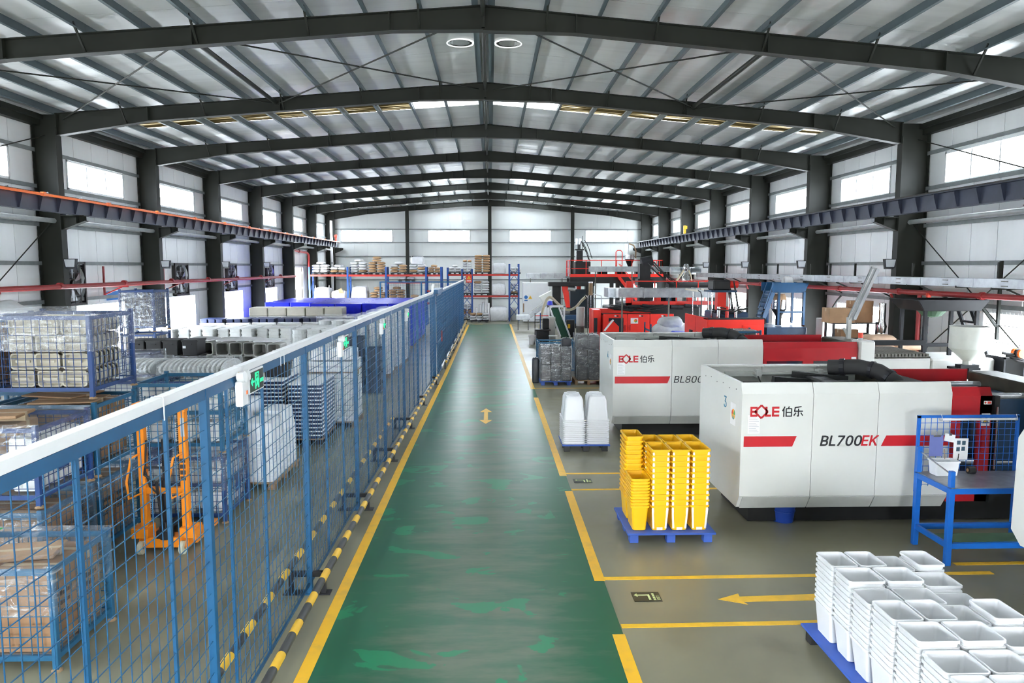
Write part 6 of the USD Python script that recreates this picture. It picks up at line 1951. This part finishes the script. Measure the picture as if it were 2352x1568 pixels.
# middle machine
t = thing('blow_moulding_machine', 'red doored blow moulding machine in the middle with railed platform', 'blow moulding machine')
obj('base', MB().box(4.9, 10.4, 33.2, 36.5, 0, .5), 'inner_dark', t)
for k, (a, b) in enumerate(((5.0, 6.08), (6.09, 7.08), (7.09, 8.15))):
    obj('door', MB().box(a, b - .01, 32.6, 32.66, .25, 1.68, c=.01), 'blow_red', t)
    obj('door_lock', MB().box(a + .5, a + .58, 32.58, 32.6, 1.56, 1.63), 'paper_white', t)
    obj('door_knob', MB().tube([(a + .64, 32.54, 1.59), (a + .64, 32.6, 1.59)], .035, 10), 'black_steel', t)
obj('cabinet_top', MB().box(5.0, 8.15, 32.62, 33.3, 1.62, 1.68), 'black_steel', t)
obj('cabinet_body', MB().box(5.0, 8.15, 32.66, 33.3, .1, 1.62), 'blow_red', t)
obj('door_window', MB().box(5.24, 5.9, 32.585, 32.6, .4, 1.5, c=.02), 'tinted_window', t)
for x in (5.98, 6.2):
    obj('door_handle', MB().box(x - .015, x + .015, 32.56, 32.6, .95, 1.2), 'machine_red', t)
obj('notice', MB().box(6.22, 6.55, 32.585, 32.6, 1.25, 1.5), 'paper_white', t)
for k in range(3):
    obj('dial_sector', MB().prism([(6.44, 1.38)] + [(6.44 + .08 * math.cos(a), 1.38 + .08 * math.sin(a)) for a in np.linspace(k * 2.1, k * 2.1 + 2.1, 6)], 'y', 32.58, 32.585), DIAL[k], t)
obj('side_cabinet', MB().box(4.57, 4.9, 32.7, 33.4, .1, 1.86, c=.01), 'blow_red', t)
obj('side_window', MB().box(4.6, 4.75, 32.68, 32.7, .5, 1.5), 'tinted_window', t)
obj('rear_cabinet', MB().box(4.57, 7.3, 33.5, 34.1, .4, 1.87), 'blow_red', t)
obj('carriage', MB().box(5.4, 9.6, 33.6, 35.6, .5, 1.95, c=.05), 'inner_dark', t)
for k in range(6):
    obj('cylinder', MB().tube([(5.6 + k * .65, 33.45, 1.9 + .05 * (k % 3)), (6.15 + k * .65, 33.45, 1.92 + .04 * (k % 2))], .09, 10), 'black_steel', t)
cables(t, (5.5, 33.3, 1.95), (8.0, 33.3, 1.95), 9, .12, 3)
obj('platform_deck', MB().box(6.2, 10.6, 33.9, 36.4, 2.0, 2.1), 'black_steel', t)
obj('platform_fascia', MB().box(6.5, 10.6, 33.86, 33.9, 2.02, 2.18), 'blow_red', t)
for x in (6.4, 8.4, 10.3):
    for y in (34.0, 36.2):
        obj('platform_leg', MB().box(x - .07, x + .07, y - .07, y + .07, .3, 2.0), 'black_steel', t)
railing(t, [(6.55, 33.95), (10.6, 33.95), (10.6, 36.3)], 2.1, 1.0)
obj('rail_gate', MB().box(6.25, 6.5, 33.9, 34.1, 1.6, 3.1), 'blow_red', t)
obj('extruder_barrel', MB().tube([(8.4, 35.0, 2.75), (10.4, 35.2, 2.75)], .28, 14), 'inner_dark', t, smooth=40)
obj('extruder_gearbox', MB().box(8.0, 8.9, 34.6, 35.5, 2.1, 2.6, c=.05), 'inner_dark', t)
obj('head_tower', MB().box(7.0, 7.5, 34.6, 35.1, 2.1, 3.9).box(6.9, 7.6, 34.5, 35.2, 2.9, 3.2), 'inner_dark', t)
obj('head_cap', MB().tube([(7.1, 34.8, 3.95), (7.6, 34.8, 4.05)], .25, 12), 'black_steel', t)
cables(t, (7.5, 34.7, 3.95), (8.8, 34.7, 2.9), 5, .1, 5)
for k in range(4):
    obj('valve_block', MB().box(7.7 + .5 * k, 7.95 + .5 * k, 34.3, 34.6, 2.1, 2.5 + .1 * (k % 2), c=.02), ('blow_red', 'machine_blue', 'machine_grey', 'blow_red')[k], t)
t = thing('ventilation_duct', 'shiny galvanised duct with a rounded end above the red doors', 'duct')
for k in range(4):
    obj('duct_length', MB().box(5.42 + k * 1.1, 6.51 + k * 1.1, 31.2, 31.9, 2.46, 2.86, c=.01), 'galv', t)
    obj('flange', MB().box(6.5 + k * 1.1, 6.53 + k * 1.1, 31.18, 31.92, 2.44, 2.88), 'galv', t)
el = MB()
aa = np.linspace(PI, PI * 1.5, 9)
el.prism([(5.42 + .4 * math.cos(a), 31.6 + .4 * math.sin(a)) for a in aa] + [(5.42, 31.9), (5.1, 32.6), (5.02, 32.6)], 'z', 2.46, 2.86)
obj('duct_elbow', el, 'galv', t, smooth=40)
for x in (5.6, 7.6, 9.6):
    obj('duct_support', MB().box(x - .03, x + .03, 31.3, 31.36, 0, 2.46), 'deck_grey', t)
for k, x in enumerate((8.45, 9.1)):
    t = thing('work_lamp', '%s cream work lamp on a bent black stem above the red machine' % ORD[k + 1], 'lamp', (x, 30.6, 0))
    obj('stem', MB().tube([(.35, 0, 1.2), (.35, 0, 2.55), (.3, 0, 2.72), (.18, 0, 2.78)], .02, 8), 'black_steel', t, smooth=True)
    obj('head', MB().hexa([(-.35, -.06, 2.8), (.2, -.06, 2.72), (.2, .06, 2.72), (-.35, .06, 2.8), (-.35, -.06, 2.87), (.15, -.06, 2.82), (.15, .06, 2.82), (-.35, .06, 2.87)]), 'beige_tray', t)
    obj('pole', MB().tube([(0, 0, 0), (-.03, 0, 2.72)], .018, 8), 'chrome', t)
    obj('base', MB().box(-.15, .45, -.12, .12, 0, 1.2, c=.02), 'inner_dark', t)
t = thing('drive_cover', 'open red cover tilted in front of the windowed red door', 'cover', (5.15, 31.4, 1.0))
obj('plate', MB().prism([(-.35, .0), (.33, 0), (.33, .22), (.05, .5), (-.05, .45)], 'y', -.1, .0), 'blow_red', t)
obj('edge_seal', MB().bar((-.3, -.12, .05), (.08, -.12, .52), .03, .07, up=(-1, 0, 1)), 'paper_white', t)
obj('stand', MB().box(-.3, .3, -.05, .1, -1.0, .02), 'black_steel', t)
# white bag heap and blue sheets behind the farther moulding machine
t = thing('bag_heap', 'bright white heap of folded bags in a blue cage before the red doors', 'bags', (7.3, 29.6, 0))
b = sack_mesh(1.7, 1.1, 1.5, 21, 20); v, f = b.data()
obj('heap', MB().add(v, f), 'sack_white', t, smooth=60)
b = sack_mesh(.9, .9, .55, 23); v, f = b.data(); obj('top_bag', MB().add(v + [-.05, 0, 1.22], f), 'sack_white', t, smooth=60)
obj('cage_post', MB().box(-.98, -.93, -.6, -.55, 0, 1.5).box(-.98, -.93, .55, .6, 0, 1.5).box(-.98, -.93, -.6, .6, 1.2, 1.26), 'cage_teal', t)
t = thing('blue_sheets', 'bright blue plastic sheets peeking above the farther moulding machine', 'plastic sheets', (7.85, 28.4, 0))
obj('stack', MB().box(-.75, .6, -.4, .4, 0, 1.18, c=.03), 'blue_tub', t)
obj('top_sheet', MB().hexa([(-.8, -.42, 1.185), (.75, -.42, 1.185), (.75, .42, 1.185), (-.8, .42, 1.185), (-.7, -.42, 1.26), (.1, -.42, 1.22), (.1, .42, 1.22), (-.7, .42, 1.26)]), 'blue_tub', t)
cage((7.75, 23.2, 0), 1.3, 1.0, 1.8, 'cage_teal', 'film wrapped cage with dark goods behind the farther moulding machine', plate=False)
t = thing('dark_goods', 'dark crate block inside the film wrapped cage behind the machine', 'crate', (7.75, 23.2, .145))
obj('block', MB().box(-.53, .53, -.38, .38, 0, 1.58, c=.05), 'charcoal_tub', t)
sheet(t, 1.14, .84, .2, 1.63, 71, amp=.02, mat='film_grey', name='film')
obj('green_bag', MB().box(-.45, -.05, -.46, -.43, 1.2, 1.5, c=.01), 'green_dot', t)

# wall side machine
t = thing('blow_moulding_machine', 'red blow moulding machine by the wall with a blue stair', 'blow moulding machine', (-.65, -1.85, 0))
obj('end_panel', MB().box(7.9, 7.95, 26.4, 29.2, .15, 2.05, c=.01), 'blow_red', t)
obj('end_seam', MB().box(7.895, 7.9, 27.75, 27.77, .2, 2.0), 'machine_red', t)
for y in (27.15, 28.1):
    obj('end_window', MB().box(7.89, 7.9, y, y + .45, .95, 1.5), 'tinted_window', t)
obj('notice', MB().box(7.89, 7.9, 26.6, 26.8, 1.2, 1.7), 'paper_white', t)
obj('front_panel', MB().box(7.95, 9.85, 26.4, 26.45, .15, 1.28).box(7.95, 9.85, 26.4, 26.45, 1.62, 2.0).box(7.95, 8.4, 26.4, 26.45, 1.28, 1.62).box(9.0, 9.85, 26.4, 26.45, 1.28, 1.62), 'blow_red', t)
obj('window_recess', MB().box(8.4, 9.0, 26.47, 26.5, 1.28, 1.62), 'tinted_window', t)
obj('front_door', MB().box(9.12, 9.78, 26.38, 26.4, .2, 1.82), 'blow_red', t)
obj('top_edge', MB().box(7.9, 9.85, 26.4, 26.8, 2.0, 2.04), 'black_steel', t)
obj('low_cabinet', MB().box(9.87, 10.05, 26.5, 28.2, .1, 1.45), 'blow_red', t)
for a, b in ((10.1, 10.78), (10.79, 11.46)):
    obj('low_door', MB().box(a, b, 26.6, 28.2, .1, 1.42, c=.01), 'blow_red', t)
obj('bed', MB().box(8.1, 11.4, 27.0, 29.0, .1, 1.3), 'inner_dark', t)
obj('slide_base', MB().box(10.0, 11.4, 26.62, 28.0, 1.45, 1.72, c=.03), 'machine_blue', t)
obj('clamp', MB().box(8.5, 9.6, 27.2, 28.8, 1.3, 2.2, c=.05), 'machine_blue', t)
obj('red_post', MB().box(8.62, 8.92, 27.6, 27.9, 2.1, 2.95), 'blow_red', t)
for x in (8.45, 9.1):
    obj('guide_rod', MB().tube([(x, 27.7, 1.9), (x, 27.7, 2.95)], .035, 8), 'chrome', t, smooth=True)
obj('head_block', MB().box(8.4, 9.0, 27.4, 28.1, 2.95, 3.3, c=.04), 'inner_dark', t)
obj('head_plate', MB().box(8.3, 9.2, 27.3, 28.2, 2.88, 2.95), 'machine_blue', t)
obj('red_motor', MB().tube([(9.0, 27.6, 3.15), (9.3, 27.6, 3.15)], .13, 12), 'blow_red', t, smooth=40)
cables(t, (9.1, 27.5, 3.2), (9.4, 27.6, 2.3), 5, .3, 8)
cables(t, (8.4, 27.2, 2.3), (9.4, 27.2, 2.3), 5, .1, 9)
for k in range(3):
    obj('piston', MB().tube([(8.5 + .3 * k, 27.1, 2.0), (8.5 + .3 * k, 27.1, 2.4)], .06, 10), 'chrome' if k != 1 else 'blow_red', t, smooth=40)
t = thing('blue_platform', 'blue feeding platform with stairs above the wall side red machine', 'platform', (-.65, -1.85, .04))
x0, x1, y0, y1 = 10.35, 11.45, 27.0, 28.0
for x in (x0 + .2, x1 - .02):
    for y in (y0, y1):
        obj('leg', MB().box(x - .035, x + .035, y - .035, y + .035, 1.73, 2.86), 'stair_blue', t)
obj('deck', MB().box(x0, x1, y0, y1, 2.84, 2.88), 'stair_blue', t)
obj('parapet', MB().prism([(x0 - .05, 2.88), (x1, 2.88), (x1 + .12, 3.18), (x0 - .05, 3.18)], 'y', y0 - .03, y0), 'stair_blue', t)
obj('parapet', MB().prism([(x0 - .05, 2.88), (x1, 2.88), (x1 + .12, 3.18), (x0 - .05, 3.18)], 'y', y1, y1 + .03), 'stair_blue', t)
obj('parapet', MB().box(x1 + .0, x1 + .03, y0, y1, 2.88, 3.15), 'stair_blue', t)
obj('mid_rail', MB().box(x0 + .2, x1, y0 - .03, y0 + .03, 2.15, 2.2), 'stair_blue', t)
stair(t, (10.3, 26.9, 2.85), (10.0, 26.86, 1.98), .55, 'stair_blue', 6, 'y', .32)
t = thing('steel_hopper', 'stainless steel hopper under the blue platform', 'hopper', (10.07, 25.55, 0))
obj('drum', MB().lathe([(.24, 2.3), (.25, 2.3), (.25, 2.62), (.24, 2.62)], n=20), 'chrome', t, smooth=40)
obj('cone', MB().lathe([(.25, 2.3), (.1, 2.05), (.1, 1.735), (.08, 1.735), (.08, 2.05), (.23, 2.3)], n=20), 'inner_dark', t, smooth=40)
obj('bag', MB().lathe([(.24, 2.62), (.22, 2.75), (.18, 2.82), (.001, 2.82)], n=14), 'carton_light', t)
t = thing('white_bag', 'crumpled white bag on the rim of the blue platform', 'bag', (10.3, 25.45, 2.925))
b = sack_mesh(.36, .3, .5, 31); obj('bag', b, 'sack_white', t, smooth=60); obj('knot', MB().cyl((.05, 0), .05, .38, .52, 8, .02), 'sack_white', t)

# far machine with tower
t = thing('blow_moulding_machine', 'tall far blow moulding machine with red railed platform and tower', 'blow moulding machine')
obj('bed', MB().box(3.9, 6.4, 45.2, 48.5, 0, .9), 'inner_dark', t)
obj('frame_post', MB().box(3.8, 4.3, 45.0, 45.6, .6, 2.75), 'inner_dark', t)
obj('frame_post', MB().box(5.8, 6.3, 45.0, 45.6, .6, 2.75), 'inner_dark', t)
obj('top_beam', MB().box(3.5, 6.3, 44.6, 45.2, 2.58, 2.85, c=.04), 'inner_dark', t)
obj('red_panel', MB().prism([(4.32, 2.62), (4.72, 2.62), (4.85, 1.3), (4.6, 1.3)], 'y', 44.85, 44.95), 'blow_red', t)
obj('red_panel', MB().box(5.3, 5.55, 45.3, 45.4, 1.3, 2.6), 'blow_red', t)
obj('glass_guard', MB().box(4.85, 5.8, 44.9, 44.95, .9, 2.4), 'tinted_window', t)
obj('mould', MB().box(4.75, 5.5, 45.8, 46.6, 1.3, 2.3, c=.05), 'steel_bright', t)
obj('motor_drum', MB().tube([(4.7, 44.8, 2.45), (5.15, 44.8, 2.4)], .13, 14), 'steel_bright', t, smooth=40)
obj('lower_blue', MB().box(4.0, 5.4, 44.4, 45.0, .35, .85), 'machine_blue', t)
obj('platform_deck', MB().box(5.1, 11.1, 47.4, 50.2, 3.0, 3.12), 'black_steel', t)
obj('platform_fascia', MB().box(5.1, 11.1, 47.36, 47.4, 3.1, 3.3), 'blow_red', t)
obj('platform_beam', MB().box(5.1, 11.1, 47.4, 47.6, 2.7, 3.0), 'inner_dark', t)
for x in (5.3, 8.2, 10.9):
    for y in (47.6, 50.0):
        obj('platform_leg', MB().box(x - .12, x + .12, y - .12, y + .12, 0, 3.0), 'inner_dark', t)
obj('diagonal_brace', MB().bar((8.2, 47.7, 2.9), (9.6, 47.7, 1.2), .2), 'inner_dark', t)
railing(t, [(5.15, 50.1), (5.15, 47.45), (11.05, 47.45), (11.05, 50.1)], 3.12, 1.05, step=1.0)
obj('gate_hoop', MB().tube([(8.05, 47.5, 3.2), (8.05, 47.5, 4.7), (8.15, 47.5, 4.8), (8.35, 47.5, 4.8), (8.45, 47.5, 4.7), (8.45, 47.5, 3.2)], .03, 8), 'blow_red', t)
obj('tower_base', MB().box(5.5, 6.5, 48.0, 49.0, 3.12, 4.1, c=.04), 'inner_dark', t)
for x in (5.62, 5.98):
    obj('tower_rod', MB().tube([(x, 48.4, 4.1), (x, 48.4, 4.9)], .06, 10), 'steel_bright', t, smooth=True)
obj('tower_block', MB().box(5.6, 6.0, 48.2, 48.6, 4.1, 4.8).box(5.5, 6.06, 48.1, 48.7, 4.82, 4.9), 'inner_dark', t)
obj('tower_column', MB().cyl((5.78, 48.4), .1, 4.9, 5.2, 12), 'black_steel', t)
obj('tower_motor', MB().cyl((5.74, 48.4), .19, 5.2, 5.58, 16), 'steel_bright', t, smooth=40)
obj('mast', MB().tube([(6.0, 48.4, 4.9), (6.0, 48.4, 5.75)], .02, 6), 'black_steel', t)
cables(t, (6.0, 48.3, 5.4), (6.5, 48.3, 4.2), 4, -.15, 13)
obj('feed_hopper', MB().lathe([(.3, 4.25), (.31, 4.25), (.31, 4.55), (.12, 4.6), (.001, 4.6)], (9.1, 48.4, 0), 18), 'steel_bright', t, smooth=40)
obj('feed_cone', MB().lathe([(.31, 4.25), (.08, 3.72), (.06, 3.72), (.29, 4.25)], (9.1, 48.4, 0), 18), 'inner_dark', t)
obj('feed_pipe', MB().tube([(9.0, 48.4, 4.6), (9.0, 48.4, 5.25)], .04, 8), 'steel_bright', t)
obj('feed_hose', MB().tube([(9.05, 48.4, 5.25), (9.35, 48.4, 5.15), (9.5, 48.4, 4.8), (9.5, 48.4, 4.3)], .045, 8), 'wood', t, smooth=True)
for x in (7.4, 8.6, 9.9):
    obj('drive_unit', MB().box(x - .3, x + .3, 48.6, 49.4, 3.12, 3.75, c=.06), 'inner_dark', t)
stair(t, (8.2, 46.95, 3.1), (9.4, 46.95, 1.6), .38, 'blow_red', 6)
t = thing('ventilation_duct', 'galvanised duct in front of the far railed platform', 'duct')
for k in range(5):
    obj('duct_length', MB().box(6.2 + k * 1.02, 7.21 + k * 1.02, 46.2, 46.8, 3.45, 3.78, c=.01), 'galv', t)
for x in (6.6, 8.9, 11.1):
    obj('duct_support', MB().box(x - .03, x + .03, 46.4, 46.46, 0, 3.45), 'deck_grey', t)
t = thing('ventilation_duct', 'galvanised duct along the far wall behind the white cabinet', 'duct')
for k in range(3):
    obj('duct_length', MB().box(2.6 + k * 1.0, 3.59 + k * 1.0, 53.4, 54.0, 2.92, 3.3, c=.01), 'galv', t)
for x in (2.9, 5.2):
    obj('duct_support', MB().box(x - .03, x + .03, 53.6, 53.66, 0, 2.92), 'deck_grey', t)
t = thing('ventilation_duct', 'round ended duct near the wall above the middle machine', 'duct')
for k in range(3):
    obj('duct_length', MB().tube([(9.75 + k * .55, 40.0, 3.55), (10.28 + k * .55, 40.0, 3.55)], .2, 16), 'galv', t, smooth=40)
obj('hanger', MB().box(10.4, 10.44, 39.9, 40.1, 0, 3.36), 'deck_grey', t)
t = thing('vacuum_loader', 'bright steel vacuum loader with yellowed hoses above the railing', 'loader', (9.98, 37.6, 0))
obj('body', MB().lathe([(.001, 3.0), (.2, 3.0), (.2, 3.25), (.1, 3.4), (.12, 3.6), (.16, 3.7), (.1, 3.9), (.001, 3.92)], n=16), 'chrome', t, smooth=40)
obj('hose', MB().tube([(-.12, 0, 3.6), (-.3, 0, 3.3), (-.5, 0, 3.05)], .05, 8), 'beige_hose', t, smooth=True)
obj('hose', MB().tube([(.12, 0, 3.6), (.25, 0, 3.3), (.3, 0, 3.05)], .035, 8), 'beige_hose', t, smooth=True)
obj('stand', MB().box(-.05, .05, -.05, .05, 0, 3.0), 'inner_dark', t)
# white cabinet, conveyor, hose, green belt
t = thing('control_cabinet', 'big white cabinet with blue and yellow safety signs by the rack', 'cabinet')
obj('body', MB().box(2.2, 3.95, 49.9, 51.2, .06, 2.68, c=.02), 'white_plastic', t)
obj('side_door', MB().box(2.22, 2.85, 49.86, 49.9, .1, 2.0), 'white_plastic', t)
obj('vent', MB().box(2.2, 2.28, 49.85, 49.86, .7, 1.3), 'wood', t)
obj('round_sign', MB().tube([(2.4, 49.84, 1.72), (2.4, 49.86, 1.72)], .12, 18), 'notice_blue', t)
obj('sign_caption', MB().box(2.29, 2.51, 49.85, 49.86, 1.46, 1.54), 'notice_blue', t)
obj('triangle_sign', MB().prism([(2.56, 1.6), (2.82, 1.6), (2.69, 1.84)], 'y', 49.845, 49.86), 'yellow_paint_bright', t)
obj('triangle_mark', MB().box(2.675, 2.705, 49.835, 49.845, 1.65, 1.74), 'logo_black', t)
t = thing('incline_conveyor', 'galvanised inclined conveyor with a flat end box beside the aisle', 'conveyor')
obj('end_box', MB().box(1.55, 2.35, 43.6, 44.3, .62, .92, c=.02), 'galv', t)
obj('bed', MB().bar((2.3, 43.95, .8), (3.55, 43.95, 1.75), .5, .22), 'galv', t)
obj('guard', MB().bar((2.45, 43.7, 1.15), (3.3, 43.7, 1.78), .03, .05), 'machine_grey', t)
obj('chute', MB().hexa([(3.1, 43.6, 1.65), (3.7, 43.6, 1.75), (3.7, 44.3, 1.75), (3.1, 44.3, 1.65), (2.9, 43.6, 2.0), (3.6, 43.6, 2.35), (3.6, 44.3, 2.35), (2.9, 44.3, 2.0)]), 'machine_white', t)
for x in (1.65, 2.25, 3.4):
    obj('leg', MB().box(x - .03, x + .03, 43.9, 43.96, 0, .7 if x < 3 else 1.6), 'deck_grey', t)
t = thing('suction_hose', 'thick cream hose sagging between conveyor and tube stand', 'hose')
P = np.array([(2.45, 37.25, .4), (2.55, 37.25, 1.2), (2.75, 37.25, 2.0), (2.95, 37.25, 2.25), (3.1, 37.25, 2.22), (3.45, 37.25, 1.85), (3.75, 37.25, 1.62), (4.05, 37.25, 1.58), (4.35, 37.2, 1.75), (4.6, 37.1, 2.1), (4.82, 37.0, 2.3)])
s_ = np.linspace(0, 10, 60); Q = np.stack([np.interp(s_, range(11), P[:, k]) for k in range(3)], 1)
for _ in range(6):
    Q[1:-1] = (Q[:-2] + 2 * Q[1:-1] + Q[2:]) / 4
obj('hose', MB().tube(Q, .07, 10), 'beige_hose', t, smooth=True)
obj('cuff', MB().tube([Q[-2], Q[-1]], .085, 12), 'black_steel', t)
t = thing('tube_stand', 'material intake stand with an amber sight glass beside the hose', 'stand', (5.02, 36.85, 0))
obj('sight_glass', MB().cyl((-.02, 0), .1, 2.35, 2.95, 14), 'wood', t, smooth=40)
obj('glass_cap', MB().cyl((-.02, 0), .11, 2.95, 3.02, 14), 'white_plastic', t)
obj('frame', MB().box(.5, .54, -.02, .02, 1.2, 2.3).bar((.52, 0, 2.3), (.1, 0, 2.42), .04).box(.05, .54, -.02, .02, 1.35, 1.4), 'white_plastic', t)
for x in (-.15, .0, .15):
    obj('rod', MB().tube([(x, 0, 0), (x, 0, 2.35)], .015, 6), 'chrome', t)
t = thing('belt_conveyor', 'steep green belt conveyor in a white frame', 'conveyor')
obj('belt', MB().bar((3.2, 37.0, 1.68), (3.62, 35.6, .35), .42, .05), 'belt_green', t)
for s in (-.23, .23):
    obj('side_rail', MB().bar((3.2 + s, 37.0, 1.72), (3.62 + s, 35.6, .38), .04, .12), 'white_plastic', t)
obj('frame', MB().box(2.85, 2.93, 36.9, 37.0, .2, 1.82).box(3.66, 3.74, 36.9, 37.0, .9, 1.82).box(2.85, 3.74, 36.9, 37.0, 1.74, 1.84), 'white_plastic', t)
obj('side_cabinet', MB().box(2.9, 3.2, 36.3, 36.9, .1, 1.3), 'machine_white', t)
obj('foot', MB().box(2.95, 3.1, 35.6, 36.9, 0, .1).box(3.5, 3.75, 35.5, 37.0, 0, .1), 'deck_grey', t)
t = thing('blue_ball', 'bright blue plastic ball cap on the conveyor frame', 'cap', (2.98, 36.96, 1.85))
obj('ball', MB().lathe([(.001, 0), (.13, .0), (.14, .1), (.1, .2), (.001, .22)], n=16), 'blue_tub', t, smooth=40)
obj('brim', MB().cyl((.08, -.05), .1, .0, .03, 12), 'blue_tub', t)
t = thing('grey_drum', 'dull grey steel drum stack beside the red cabinet', 'drum', (4.3, 35.2, 0))
obj('drum', MB().lathe([(.001, 0), (.19, 0), (.2, .03), (.2, .9), (.19, .93), (.001, .93)], n=18), 'deck_grey', t, smooth=40)
obj('upper_drum', MB().lathe([(.001, .94), (.19, .94), (.2, .97), (.2, 1.82), (.19, 1.85), (.001, 1.85)], n=18), 'machine_grey', t, smooth=40)
t = thing('control_box', 'black control box with a yellow label behind the green belt', 'box', (3.95, 36.4, 0))
obj('box', MB().box(-.2, .2, -.2, .2, .3, 1.15, c=.02), 'black_steel', t)
obj('label', MB().box(-.15, -.03, -.21, -.2, .75, .95), 'yellow_bin', t)
obj('legs', MB().box(-.18, -.12, -.1, .1, 0, .3).box(.12, .18, -.1, .1, 0, .3), 'black_steel', t)
t = thing('granulator', 'black granulator with tray and loose frames at the aisle edge', 'granulator', (2.55, 35.9, 0))
obj('body', MB().box(-.32, .3, -.3, .5, .05, .68, c=.02), 'black_steel', t)
obj('tray', MB().box(-.38, .36, -.34, .3, .68, .74), 'black_plastic', t)
obj('bin', MB().box(.0, .3, -.1, .3, .74, 1.25, c=.02), 'inner_dark', t)
for x in (-.36, -.1):
    obj('post', MB().box(x - .02, x + .02, .3, .34, 0, 1.5), 'rack_blue' if x > -.2 else 'black_steel', t)
for z in (.95, 1.15, 1.35):
    obj('shelf_bar', MB().box(-.36, .3, .3, .33, z, z + .04), ('blow_red', 'white_plastic', 'black_steel')[int(z * 5) % 3], t)
t = thing('white_bucket', 'white bucket on the floor beside the black granulator', 'bucket', (2.02, 35.8, 0))
obj('body', MB().lathe([(.001, 0), (.13, 0), (.17, .42), (.18, .43), (.18, .45), (.15, .45), (.12, .02), (.001, .02)], n=18), 'white_plastic', t, smooth=40)
obj('handle', MB().tube([(.17, 0, .42), (.12, -.12, .36), (-.12, -.12, .36), (-.17, 0, .42)], .006, 5), 'chrome', t)
t = thing('white_stool', 'small white topped stool before the granulator', 'stool', (2.95, 34.6, 0))
obj('seat', MB().box(-.2, .2, -.15, .15, .5, .54), 'white_plastic', t)
for x in (-.17, .17):
    for y in (-.12, .12):
        obj('leg', MB().box(x - .015, x + .015, y - .015, y + .015, 0, .5), 'white_plastic', t)
